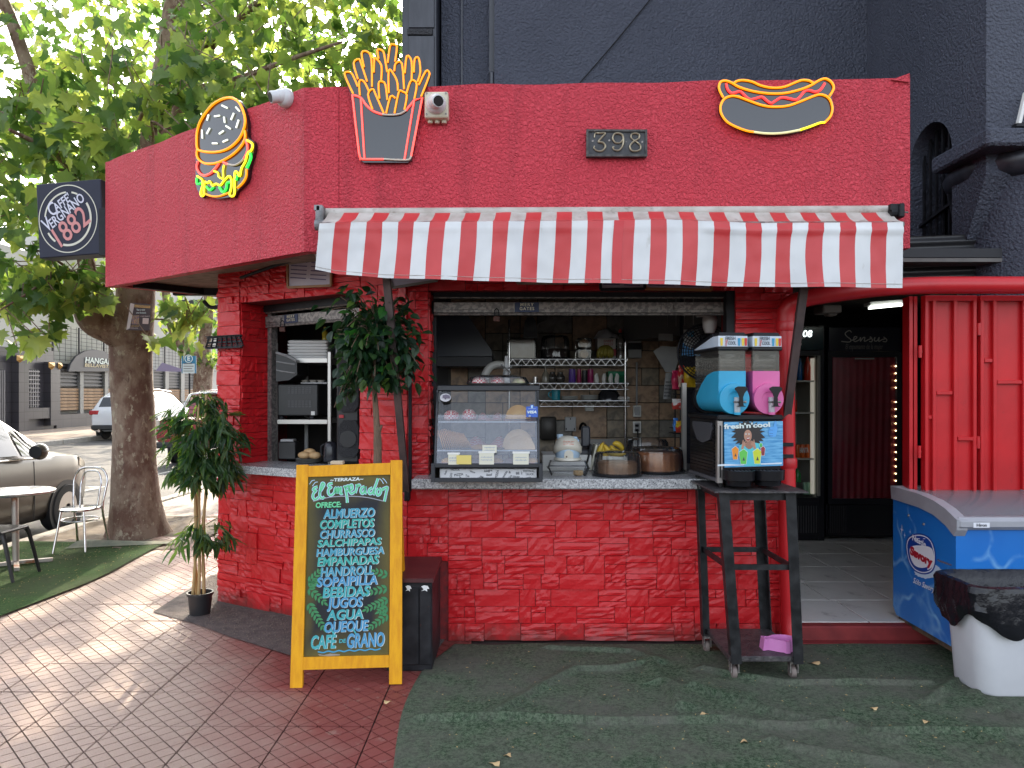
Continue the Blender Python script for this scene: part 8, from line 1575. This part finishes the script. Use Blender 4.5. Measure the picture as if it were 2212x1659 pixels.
# ================================================================== cars
M_tyre = mat('tyre', (.018, .018, .02), .8); M_glass = mat('car_glass', (.02, .024, .026), .05, spec=.8); M_rimm = mat('wheel_alloy', (.5, .49, .47), .3, .7); M_trim = mat('car_trim', (.015, .015, .017), .5)
def ip(s, T, k):
    for a, b in zip(T, T[1:]):
        if s <= b[0]: t = (s - a[0]) / (b[0] - a[0]); return a[k] + (b[k] - a[k]) * t
    return T[-1][k]
def car(name, label, xc, yr, T, paint, wheels, wr, cabin, ws, rw, gr=-.12, cat='car', bed=None):
    L = T[-1][0]; r = thing(name, label, cat, (xc, yr + L / 2, gr))
    def pt(s, w, z): return V((xc + w, yr + s, gr + z))
    rings = []; n_ = 44
    for i in range(n_ + 1):
        s = L * i / n_; zb, zl, zr, wb, wr_ = [ip(s, T, k) for k in range(1, 6)]; hp = [(wb * .9, zb), (wb * .99, zb + .10), (wb * 1.015, zb + (zl - zb) * .55), (wb, zl - .05), (wb * .985, zl), (wr_ + (wb - wr_) * .12, zr - (zr - zl) * .12), (wr_ * .93, zr - .012), (wr_ * .5, zr + .008), (0, zr + .012)]
        rings.append([pt(s, w, z) for w, z in hp] + [pt(s, -w, z) for w, z in reversed(hp[:-1])])
    body = part('body', MB().loft(rings), paint, r, 40)
    def sg(s0, s1, t0, t1, t0b=None):
        for sd in (-1, 1):
            def f(u, v):
                s = s0 + (s1 - s0) * u; zl, zr, wb, wr_ = [ip(s, T, k) for k in (2, 3, 4, 5)]; t = t0 + (t1 - t0) * v; q = .985 * wb + (wr_ + (wb - wr_) * .12 - .985 * wb) * t / .88
                return pt(s, sd * (q + .008), zl + (zr - zl) * t)
            part('side_window', MB().grid(f, 6, 3), M_glass, r, 40)
    for (s0, s1) in cabin: sg(s0, s1, .08, .80)
    for nm, (s0, s1) in (('windscreen', ws), ('rear_window', rw)): part(nm, MB().grid(lambda u, v: pt(s0 + (s1 - s0) * u, (v * 2 - 1) * .88 * ip(s0 + (s1 - s0) * u, T, 5), ip(s0 + (s1 - s0) * u, T, 3) + .020 - .014 * abs(v * 2 - 1)), 6, 8), M_glass, r, 40)
    for s in wheels:
        for sd in (-1, 1):
            wb = ip(s, T, 4); part('wheel_arch', MB().lathe(pt(s, sd * (wb * 1.016 - .04), wr + .0), [(wr * 1.16, 0), (wr * 1.16, .045), (.05, .045)], 28, axis=(sd, 0, 0)), M_trim, r, 40)
            w = part('wheel', MB().lathe(pt(s, sd * (wb - .15), wr), [(wr * .6, 0), (wr * .95, .0), (wr, .03), (wr, .16), (wr * .94, .185), (wr * .66, .19), (wr * .64, .16), (.02, .15)], 32, axis=(sd, 0, 0)), M_tyre, r, 40)
            sp_ = MB()
            for k in range(7):
                a = 2 * math.pi * k / 7; c_ = pt(s, sd * (wb + .028), wr); u = V((0, math.cos(a), math.sin(a))); v_ = V((0, -math.sin(a), math.cos(a))); sp_.prism([c_ + u * .03 - v_ * .028, c_ + u * wr * .64 - v_ * .036, c_ + u * wr * .64 + v_ * .036, c_ + u * .03 + v_ * .028], (sd, 0, 0), .02)
            sp_.lathe(pt(s, sd * (wb + .005), wr), [(wr * .62, 0), (wr * .66, .03), (wr * .60, .03)], 28, axis=(sd, 0, 0)).lathe(pt(s, sd * (wb + .03), wr), [(.05, -.02), (.05, .005)], 12, axis=(sd, 0, 0)); part('rim', sp_, M_rimm, w, 40)
    return r, pt
TH = [(0, .40, .75, .80, .62, .60), (.05, .32, .88, .95, .76, .66), (.30, .24, .96, 1.36, .83, .60), (.9, .2, .97, 1.49, .85, .60), (1.8, .2, .96, 1.50, .85, .60), (2.3, .2, .94, 1.43, .85, .58), (2.95, .2, .93, 1.0, .85, .68), (3.35, .2, .90, .93, .84, .66), (3.62, .24, .80, .83, .78, .60), (3.80, .28, .66, .68, .66, .5), (3.88, .36, .52, .54, .52, .42)]
M_gcar = mat('paint_greige', (.075, .066, .058), .3, .5, coat=.5, c2=(.085, .075, .066), nscale=2)
hc, pt = car('hatchback_car', 'grey metallic hatchback parked at the near kerb beside the terrace', -6.26, 5.88, TH, M_gcar, (.62, 3.10), .29, ((.42, 1.25), (1.32, 2.28), (2.34, 2.62)), (2.36, 2.92), (.08, .28))
for s in (1.28, 2.50): part('door_seam', MB().tube([pt(s, ip(s, TH, 4) * (1.0 if z in (.25, .9) else 1.017), z) for z in (.25, .58, .9)], .005, 5), M_trim, hc)
part('window_sill_trim', MB().tube([pt(s, ip(s, TH, 4) * .992 + .006, ip(s, TH, 2) - .0) for s in (.45, 1.3, 2.0, 2.7)], .010, 6), M_chrome, hc)
mr_ = part('mirror', MB().sphere(pt(2.42, .97, 1.02), .11, 14, 10, (.75, .9, .85)), M_gcar, hc, 60); part('mirror_face', MB().lathe(pt(2.33, .98, 1.02), [(.075, 0), (.07, -.012), (.001, -.012)], 14, axis=(0, 1, 0)), M_trim, mr_)
for sd in (-1, 1): part('headlamp', MB().loft([[pt(s, sd * (ip(s, TH, 4) * k), z) for k, z in ((1.01, ip(s, TH, 2) - .10), (1.015, ip(s, TH, 2) - .005), (.8, ip(s, TH, 2) + .02), (.78, ip(s, TH, 2) - .10))] for s in (3.40, 3.58, 3.74)]), mat('lamp_clear', (.55, .52, .45), .1, .3), hc, 40)
TS_ = [(0, .45, .95, 1.0, .80, .70), (.06, .36, 1.08, 1.12, .90, .74), (.30, .30, 1.14, 1.52, .95, .68), (.75, .28, 1.14, 1.72, .97, .68), (2.2, .28, 1.12, 1.76, .97, .70), (2.9, .28, 1.10, 1.66, .97, .68), (3.6, .28, 1.08, 1.14, .96, .80), (4.2, .3, 1.02, 1.06, .94, .78), (4.65, .34, .90, .93, .86, .7), (4.85, .42, .66, .68, .7, .6)]
M_wcar = mat('paint_white', (.66, .67, .70), .22, 0, coat=.8)
sv, pt = car('suv', 'white four wheel drive parked at the far kerb behind the plane tree', -13.95, 26.05, TS_, mat('car_white', (.68, .69, .72), .22, coat=.8), (.95, 3.85), .37, ((.55, 1.15), (1.22, 2.05), (2.12, 3.05)), (2.98, 3.55), (.1, .32), cat='car')
for sd in (-1, 1): part('tail_lamp', MB().b2(pt(0, sd * .60, 0).x, pt(0, sd * .93, 0).x, 26.05 - .01, 26.05 + .28, .80, .95, .02), mat('lamp_red', (.35, .012, .02), .15), sv)
part('bumper', MB().b2(pt(0, -.85, 0).x, pt(0, .85, 0).x, 26.0, 26.2, .26, .44, .04), M_trim, sv); part('roof_rail', MB().tube([pt(.8, .62, 1.80), pt(1.8, .64, 1.83), pt(2.9, .62, 1.74)], .02, 6), M_chrome, sv); part('exhaust', MB().tube([pt(-.06, -.55, .36), pt(.2, -.55, .36)], .05, 10), M_chrome, sv)
TP = [(0, .50, 1.05, 1.06, .88, .86), (.04, .48, 1.10, 1.11, .90, .88), (1.5, .40, 1.10, 1.12, .91, .88), (1.55, .38, 1.10, 1.62, .92, .68), (1.75, .36, 1.10, 1.76, .92, .68), (3.1, .34, 1.10, 1.76, .92, .68), (3.75, .34, 1.08, 1.14, .92, .8), (4.6, .36, 1.02, 1.06, .90, .78), (5.1, .44, .80, .82, .8, .66)]
M_rcar = mat('car_red', (.23, .012, .016), .25, .2, coat=.8)
pk, pt = car('pickup_truck', 'dark red pickup truck seen from behind beyond the bamboo plant', -7.25, 16.95, TP, M_rcar, (1.05, 4.2), .37, ((1.75, 2.35), (2.42, 3.15)), (3.18, 3.7), (1.552, 1.72), cat='truck')
for sd in (-1, 1): part('tail_lamp', MB().b2(pt(0, sd * .80, 0).x, pt(0, sd * .915, 0).x, 16.93, 17.0, .72, .94, .015), mat('lamp_clear'), pk)
part('tailgate', MB().b2(pt(0, -.78, 0).x, pt(0, .78, 0).x, 16.925, 16.96, .52, .94, .02), M_rcar, pk); part('bumper', MB().b2(pt(0, -.86, 0).x, pt(0, .86, 0).x, 16.80, 17.0, .30, .44, .03), M_trim, pk); part('roll_bar', MB().tube(smoothline([pt(.9, -.80, .98), pt(1.3, -.74, 1.5), pt(1.5, -.6, 1.66), pt(1.5, .6, 1.66), pt(1.3, .74, 1.5), pt(.9, .80, .98)], 5), .04, 10), M_chrome, pk, 60); part('mirror', MB().sphere(pt(3.2, -1.02, 1.18), .12, 10, 8, (.8, .6, 1)), M_chrome, pk, 60)
# ================================================================== far side of the street
c2_ = crop(0, 640, 640, 1280, 1659); FXP = -20.0
def fpx(x, y): return onplane(*c2_(x, y), (FXP, 0, 0), (1, 0, 0))
def fbx(x0, y0, x1, y1, o=.1, d=.15, chh=0): a, b = fpx(x0, y1), fpx(x1, y0); return MB().b2(FXP + o - d, FXP + o, a.y, b.y, a.z, b.z, chh)
M_tl, t_, b_ = nodemat('black_tile'); N = NT(t_); g_ = N.n('ShaderNodeNewGeometry').outputs['Position']; sp = N.n('ShaderNodeSeparateXYZ'); N.l(g_, sp.inputs[0]); cb0 = N.n('ShaderNodeCombineXYZ'); N.l(sp.outputs[1], cb0.inputs[0]); N.l(sp.outputs[2], cb0.inputs[1])
bk2 = N.n('ShaderNodeTexBrick'); bk2.offset = 0; bk2.inputs['Scale'].default_value = 1; bk2.inputs['Brick Width'].default_value = .6; bk2.inputs['Row Height'].default_value = .4; bk2.inputs['Mortar Size'].default_value = .012; bk2.inputs['Color1'].default_value = (.045, .042, .05, 1); bk2.inputs['Color2'].default_value = (.06, .055, .062, 1); bk2.inputs['Mortar'].default_value = (.02, .018, .02, 1); N.l(cb0.outputs[0], bk2.inputs['Vector']); N.l(bk2.outputs[0], b_.inputs['Base Color']); b_.inputs['Roughness'].default_value = .3
M_gld = mat('gilt', (.42, .24, .07), .45, .4); M_post = mat('post_grey', (.20, .20, .19), .5); M_slat = mat('slat_wood', (.24, .14, .075), .7, c2=(.34, .22, .13), nscale=3); M_cream2 = mat('render_cream', (.50, .49, .45), .85, c2=(.42, .41, .38), nscale=.6, dirt=(.3, .29, .27), dscale=.5)
nc = thing('tiled_club', 'black tiled club front with gilt pilaster tops across the street', 'building', (-20.5, 29, 0)); a = fpx(0, 1110); b = fpx(356, 700)
part('wall', MB().b2(-21, -20.05, 18, b.y, 0, 3.4), M_tl, nc)
part('upper_wall', MB().b2(-22, -20.3, 14, b.y + .1, 3.4, 7.5), M_cream2, nc)
for (x0, y0, x1, y1) in ((82, 648, 148, 1140), (292, 690, 354, 1100)): part('pilaster', fbx(x0, y0, x1, y1, .25, .3), M_tl, nc)
for (x0, y0, x1, y1) in ((62, 645, 105, 692), (272, 690, 312, 738), (334, 692, 356, 738)):
    o = part('gilt_capital', MB().add([p + V((.28, 0, 0)) for p in (fpx(x0, y0), fpx(x1, y0), fpx(x1, y1 - 15), fpx((x0 + x1) / 2, y1), fpx(x0, y1 - 15))] + [fpx((x0 + x1) / 2, (y0 + y1) / 2) + V((.42, 0, 0))], [(k, (k + 1) % 5, 5) for k in range(5)]), M_gld, nc)
part('window_recess', fbx(150, 735, 240, 982, .0, .04), mat('recess_dark', (.012, .012, .014), .5), nc); part('window_ledge', fbx(150, 982, 298, 1058, .22, .3), M_tl, nc)
M_gri = mat('grille_grey2', (.22, .21, .22), .5, .4)
for k in range(6): part('grille_bar', fbx(153 + 15 * k, 738, 158 + 15 * k, 980, .1, .04), M_gri, nc)
for k in range(9): part('grille_bar', fbx(152, 745 + 27 * k, 240, 750 + 27 * k, .12, .04), M_gri, nc)
part('door', fbx(-60, 735, 20, 1110, .05, .1), mat('recess_dark'), nc)
for k in range(4): part('door_bar', fbx(-30 + 13 * k, 740, -26 + 13 * k, 1105, .12, .05), M_gri, nc)
hb_ = thing('bar_front', 'bar terrace front with timber slats, steel posts and arched dark sign across the street', 'building', (-20.5, 40, 0)); y0b, y1b = fpx(356, 800).y + .12, 75
part('wall', MB().b2(-21.4, -20.6, y0b, y1b, 0, 9.5), M_cream2, hb_); part('base_wall', MB().b2(-20.6, -20.0, y0b, y1b, 0, .62), M_tl, hb_)
for x in (366, 537, 697, 800, 990, 1088, 1190, 1290): a = fpx(x - 10, 1060); b = fpx(x + 12, 742); part('post', MB().b2(-20.2, -20.05, a.y, b.y, .6, 3.0), M_post, hb_); part('fence_post', MB().b2(-20.15, -20.1, a.y, a.y + .08, 3.0, 4.6), M_black, hb_)
bays = [(376, 526), (550, 686), (710, 790), (812, 980), (1000, 1078), (1100, 1180), (1202, 1280)]
for (x0, x1) in bays:
    ya, yb = fpx(x0, 900).y, fpx(x1, 900).y
    part('louvre_panel', MB().b2(-20.25, -20.2, ya, yb, 1.85, 2.9), mat('louvre_dark', (.03, .03, .034), .5), hb_)
    for k in range(6): part('louvre', MB().b2(-20.2, -20.14, ya, yb, 1.9 + .17 * k, 1.98 + .17 * k), mat('louvre_grey', (.07, .07, .075), .5), hb_)
    for k in range(7): part('slat', MB().b2(-20.18, -20.12, ya, yb, .80 + .145 * k, .915 + .145 * k), M_slat, hb_)
for k in range(9): part('mesh_wire', MB().b2(-20.13, -20.12, y0b, 60, 3.05 + .18 * k, 3.065 + .18 * k), M_black, hb_)
for k in range(60): y = y0b + .42 * k; part('mesh_wire', MB().b2(-20.13, -20.12, y, y + .02, 3.0, 4.6), M_black, hb_)
an_ = [fpx(x, y) + V((.1, 0, 0)) for x, y in ((430, 748), (445, 700), (480, 650), (540, 615), (600, 605), (660, 615), (712, 650), (740, 748))]
ars = part('arched_sign', MB().prism(an_, (1, 0, 0), .1), mat('sign_slate', (.035, .035, .045), .5), hb_)
for (s, x, y, wpx, hpx, m_) in (('HANGAR', 622, 682, 170, 36, M_hi), ('BELLAVISTA', 622, 713, 175, 20, mat('sign_sand', (.5, .42, .25), .5))):
    p = fpx(x, y) + V((.12, 0, 0)); w = abs(fpx(x + wpx / 2, y).y - fpx(x - wpx / 2, y).y); hh2 = abs(fpx(x, y - hpx / 2).z - fpx(x, y + hpx / 2).z); lettering('sign_lettering', s, frame(p, (0, 1, 0), (0, 0, 1)), hh2 / .7, m_, ars, width=w, bold=hh2 * .02, off=.01, ext=.003, shear=.15)
part('shade_sail', MB().add([fpx(980, 690) + V((.6, 0, 0)), fpx(1175, 752) + V((.6, 0, 0)), fpx(985, 745) + V((.2, 0, 0))], [(0, 1, 2)]), mat('sail_lilac', (.25, .24, .42), .6), hb_)
part('roof_tanks', fbx(1230, 330, 1390, 430, .5, 1.5), mat('tank_dark', (.05, .055, .065), .5), hb_); part('roof_band', MB().b2(-20.7, -20.5, y0b, y1b, 9.2, 9.6), mat('roof_tile', (.28, .17, .12), .8), hb_)
ce = crop(320, 740, 560, 980, 1659); pS = P(*ce(1050, 1180), 33.5)
ps = thing('parking_sign', 'blue and white parking hours sign on a pole at the far kerb', 'sign', (pS.x, 33.5, .02)); wS = P(*ce(1172, 0), 33.5).x - P(*ce(925, 0), 33.5).x; zT, zB2 = P(*ce(0, 1035), 33.5).z, P(*ce(0, 1335), 33.5).z
pnl = part('panel', MB().b2(pS.x - wS / 2, pS.x + wS / 2, 33.5, 33.55, zB2, zT), mat('sign_blue', (.02, .16, .28), .4), ps); part('lower_panel', MB().b2(pS.x - wS * .42, pS.x + wS * .42, 33.48, 33.5, zB2, zB2 + (zT - zB2) * .55), mat('sign_paper', (.55, .60, .60), .5), ps); part('pole', MB().tube([(pS.x, 33.58, 0), (pS.x, 33.58, zT)], .04, 8), M_black, ps)
ME = frame((pS.x, 33.49, zT - .13), *FRONT); part('sign_ring', MB().tube([ME @ V((.17 * math.cos(a), .17 * math.sin(a), 0)) for a in [2 * math.pi * k / 24 for k in range(24)]], .018, 5, closed=True), M_hi, pnl); lettering('sign_lettering', 'E', ME, .27, M_hi, pnl, bold=.012, off=.01)
for k in range(4): part('sign_line', MB().b2(pS.x - wS * .35, pS.x + wS * (.35 - .1 * (k % 2)), 33.47, 33.48, zB2 + .08 + .11 * k, zB2 + .12 + .11 * k), M_post, ps)
# ================================================================== plane trees
M_plb, t_, b_ = nodemat('plane_bark'); N = NT(t_); g_ = N.n('ShaderNodeNewGeometry').outputs['Position']; mp = N.n('ShaderNodeMapping'); mp.inputs['Scale'].default_value = (1, 1, .6); N.l(g_, mp.inputs[0])
c_ = N.mix(N.rng(N.noise(mp.outputs[0], 5, 7, .65), .42, .56), (.28, .20, .145), (.15, .08, .055)); c_ = N.mix(N.rng(N.noise(mp.outputs[0], 13, 6, .7), .56, .62), c_, (.38, .32, .23)); c_ = N.mix(N.rng(N.noise(mp.outputs[0], 9, 6, .7), .62, .68), c_, (.12, .065, .05))
N.l(c_, b_.inputs['Base Color']); b_.inputs['Roughness'].default_value = .85; N.bump(N.noise(mp.outputs[0], 16, 6, .7), .7, .02, b_)
M_pl = leafmat('plane_leaf', (.10, .18, .05), (.30, .46, .075), .45, .5); rp_ = random.Random(21)
def branch(mb, pts, r0, r1, n=9):
    q = smoothline(pts, 5); mb.tube(q, [r0 + (r1 - r0) * i / (len(q) - 1) for i in range(len(q))], n); return q
def leafcloud(out, c, r, n, s0, s1, clump=.0, rej=None):
    c = V(c); k = 0; tries = 0
    while k < n and tries < n * 12:
        tries += 1; u = V((rp_.uniform(-1, 1), rp_.uniform(-1, 1), rp_.uniform(-1, 1)))
        if u.length > 1: continue
        p = c + V((u.x * r[0], u.y * r[1], u.z * r[2]))
        if noise.noise(p * 1.15 + V((3, 1, 7))) < clump - .12: continue
        if rej and rej(p): continue
        out.append((p, V((rp_.uniform(-1, 1), rp_.uniform(-1, 1), rp_.uniform(-1.3, .25))), rp_.uniform(s0, s1), rp_.uniform(-1.2, 1.2))); k += 1
def nokiosk(p): return (p.z < 3.5 and p.x > -3.25 and p.y > 4.2 and p.x - (-3.14) > (5.72 - p.y) * 1.4 - .3) or p.y < 5.2 or (p.x > -.95 and p.y > 6.2) or p.z < 2.2
pt1 = thing('plane_tree', 'big plane tree with mottled trunk growing at the kerb beside the kiosk', 'tree', (-4.1, 8.13, 0))
tk = MB(); tq = [P(300, 1163, 8.15), P(298, 1130, 8.15), P(295, 1080, 8.15), P(291, 1000, 8.15), P(287, 900, 8.15), P(284, 800, 8.15), P(284, 730, 8.15), P(292, 660, 8.15), P(300, 560, 8.2), P(318, 400, 8.3), P(350, 200, 8.4), P(390, -50, 8.6)]
q = smoothline(tq, 5); rk_ = [.36, .29, .25, .222, .212, .21, .225, .20, .18, .16, .14, .11]; rads = []
for i in range(len(q)):
    t = i / 5; a = int(min(t, 10.999)); rads.append(rk_[a] + (rk_[a + 1] - rk_[a]) * (t - a))
k0 = len(tk.v); tk.tube(q, rads, 22); ax = [p for p in q for _ in range(22)]
for i in range(len(ax)):
    d = V(tk.v[i]) - ax[i]; d.z = 0; p = V(tk.v[i]); f = 1 + .09 * noise.noise(V((d.x * 6, d.y * 6, p.z * 1.4))) + (.22 * max(0, .35 - p.z) * math.sin(math.atan2(d.y, d.x) * 4 + 1)); tk.v[i] = tuple(ax[i] + (p - ax[i]) * f)
part('trunk', tk, M_plb, pt1, 60)
lm = MB(); branch(lm, [P(284, 735, 8.1), P(245, 710, 8.0), P(205, 690, 7.9), P(192, 650, 7.85), P(195, 600, 7.85)], .19, .15, 14); lb0 = branch(lm, [P(195, 610, 7.85), P(165, 480, 7.7), P(95, 260, 7.5), P(30, 60, 7.3), P(-30, -80, 7.2)], .09, .05)
part('limb', lm, M_plb, pt1, 60)
for i, (pp2, r0) in enumerate((([P(318, 400, 8.3), P(380, 250, 8.2), P(440, 120, 8.1), P(540, 20, 8.0), P(640, -60, 7.9)], .08), ([P(300, 560, 8.2), P(200, 420, 7.4), P(110, 330, 6.9), P(20, 280, 6.5)], .05), ([P(350, 200, 8.4), P(480, 180, 8.0), P(620, 130, 7.6), P(740, 90, 7.4)], .045), ([P(195, 610, 7.85), P(120, 600, 7.2), P(50, 640, 6.9), P(0, 670, 6.8)], .022), ([P(210, 640, 7.9), P(120, 560, 7.5), P(20, 520, 7.2)], .02), ([P(290, 690, 8.0), P(350, 690, 7.8), P(420, 700, 7.6), P(460, 690, 7.5)], .012), ([P(318, 380, 8.2), P(330, 300, 7.2), P(330, 262, 6.6), P(380, 300, 6.4)], .02), ([P(165, 480, 7.7), P(250, 380, 7.2), P(330, 200, 6.9), P(420, 130, 6.8)], .03))):
    b1 = MB(); branch(b1, pp2, r0, r0 * .3, 7); part('branch', b1, M_plb, pt1, 60)
tw1 = MB(); L1 = []
leafcloud(L1, (-4.4, 8.6, 5.6), (3.6, 2.6, 2.3), 3300, .08, .165, .13, nokiosk); leafcloud(L1, P(330, 250, 6.7), (1.5, .7, .55), 480, .11, .19, -.02, nokiosk); leafcloud(L1, P(60, 330, 7.0), (1.1, .9, .9), 480, .11, .19, 0, nokiosk); leafcloud(L1, P(640, 90, 8.2), (1.3, 1.2, .75), 420, .12, .19, .03, nokiosk)
for (x, y, Y, rx, rz_, n_) in ((100, 640, 7.2, .62, .28, 95), (20, 600, 6.9, .5, .35, 60), (180, 610, 7.5, .45, .25, 45), (60, 720, 6.9, .35, .18, 22), (400, 680, 7.5, .30, .2, 22), (370, 730, 7.6, .25, .12, 8), (440, 670, 7.4, .22, .12, 10), (20, 470, 7.2, .3, .3, 14)): leafcloud(L1, P(x, y, Y), (rx, .4, rz_), n_, .14, .20, -.4, lambda p: p.x > -2.35 and p.y < 7)
for l in L1[::5]: tw1.tube([l[0], l[0] + V((rp_.uniform(-.25, .25), rp_.uniform(-.2, .2), rp_.uniform(.0, .3)))], .005, 4)
part('twigs', tw1, M_plb, pt1)['kind'] = 'stuff'
foliage(pt1, L1, LF_PLANE, M_pl, 300, .12, .25, 'crown')
pf = thing('poster_bill', 'torn dark motel flyer with yellow header wrapped on the plane trunk', 'flyer', P(300, 714, 7.9)); cpo = crop(320, 740, 560, 980, 1659)
def ptr(x, y, o=0): return onplane(*cpo(x, y), (0, 7.90 - o, 0), (.12, -1, 0))
bil = part('sheet', MB().prism([ptr(x, y) for x, y in ((-30, 590), (40, 118), (398, 140), (372, 598))], (0, -1, 0), .006), mat('flyer_dark', (.035, .012, .014), .5), pf)
for nm, pts, m_ in (('fold', ((-30, 588), (42, 120), (112, 140), (30, 560)), mat('flyer_back', (.5, .45, .42), .6)), ('header', ((118, 150), (388, 168), (386, 210), (108, 195)), M_gld), ('picture', ((75, 335), (195, 335), (190, 490), (60, 490)), mat('flyer_mix', (.10, .06, .12), .5, c2=(.35, .2, .08), nscale=60)), ('price_box', ((255, 380), (360, 385), (352, 485), (250, 480)), mat('flyer_pale', (.55, .42, .38), .5))): part(nm, MB().poly([ptr(x, y, .008) for x, y in pts]), m_, bil)
for (s, x, y, h_, w, m_) in (('ACCIÓN MOTEL', 250, 180, 34, 255, M_txt), ('Ven a vivir', 225, 240, 34, 150, M_hi), ('una fantasía', 230, 290, 30, 170, M_hi), ('+569 86622', 300, 352, 20, 170, mat('flyer_pale')), ('HABITACIONES', 120, 522, 22, 150, M_gld), ('Bellavista', 110, 555, 18, 130, mat('flyer_pale'))):
    a = ptr(x - w / 2, y, .01); b = ptr(x + w / 2, y, .01); lettering('flyer_lettering', s, frame((a + b) / 2, b - a, (0, 0, 1)), abs(ptr(x, y - h_ / 2).z - ptr(x, y + h_ / 2).z) / .7, m_, bil, width=(b - a).length, off=.004, ext=.0003)
def far_tree(label, base, tr, clouds, s0, s1, clump):
    t = thing('plane_tree', label, 'tree', base); m_ = MB()
    for pts, r0, r1 in tr: branch(m_, pts, r0, r1, 12)
    part('trunk', m_, M_plb, t, 60); L = []
    for c, r, n_ in clouds: leafcloud(L, c, r, n_, s0, s1, clump, lambda p: p.x > -2.5 and p.y < 16 and p.z < 8 or p.x > -1.2)
    foliage(t, L, LF_PLANE, M_pl, 0, .12, .25, 'crown')
pe = lambda x, y: P(*ce(x, y), 36)
far_tree('forked plane tree on the far pavement beside the parking sign', (-15.4, 36, 0), (([V((pe(1290, 0).x, 36, 0)), pe(1290, 1600), pe(1310, 1300), pe(1330, 1150)], .45, .42), ([pe(1310, 1200), pe(1180, 1050), pe(960, 870), pe(780, 560), pe(690, 150), pe(640, -200)], .33, .18), ([pe(1340, 1180), pe(1320, 850), pe(1370, 450), pe(1390, 150), pe(1400, -300)], .33, .2)), (((-17.5, 36, 10.5), (5.5, 4, 4.2), 1500), ((-18, 34, 5.6), (1.6, 1.5, 1.0), 90), (pe(1000, 400), (2.2, 1.5, 1.3), 190), (pe(1350, 1080), (1.0, .8, .5), 60), (pe(1080, 870), (.8, .8, .5), 40)), .2, .34, .02)
far_tree('plane tree up the side street whose crown shows above the kiosk roof', (-4.4, 17.5, 0), (([V((-4.4, 17.5, 0)), V((-4.4, 17.5, 2.5)), V((-4.6, 17.5, 5)), V((-5.2, 17.3, 8))], .28, .12), ([V((-4.5, 17.5, 3.5)), V((-3.2, 17, 6)), V((-2.4, 16.6, 8.5))], .14, .05), ([V((-4.5, 17.5, 4)), V((-6.5, 17.8, 6.5)), V((-8, 18, 8.5))], .14, .05)), (((-5.6, 17, 7.6), (4.9, 3.4, 3.4), 2600), ((-12, 24, 9), (4.5, 4, 3.5), 1600)), .13, .22, .02)
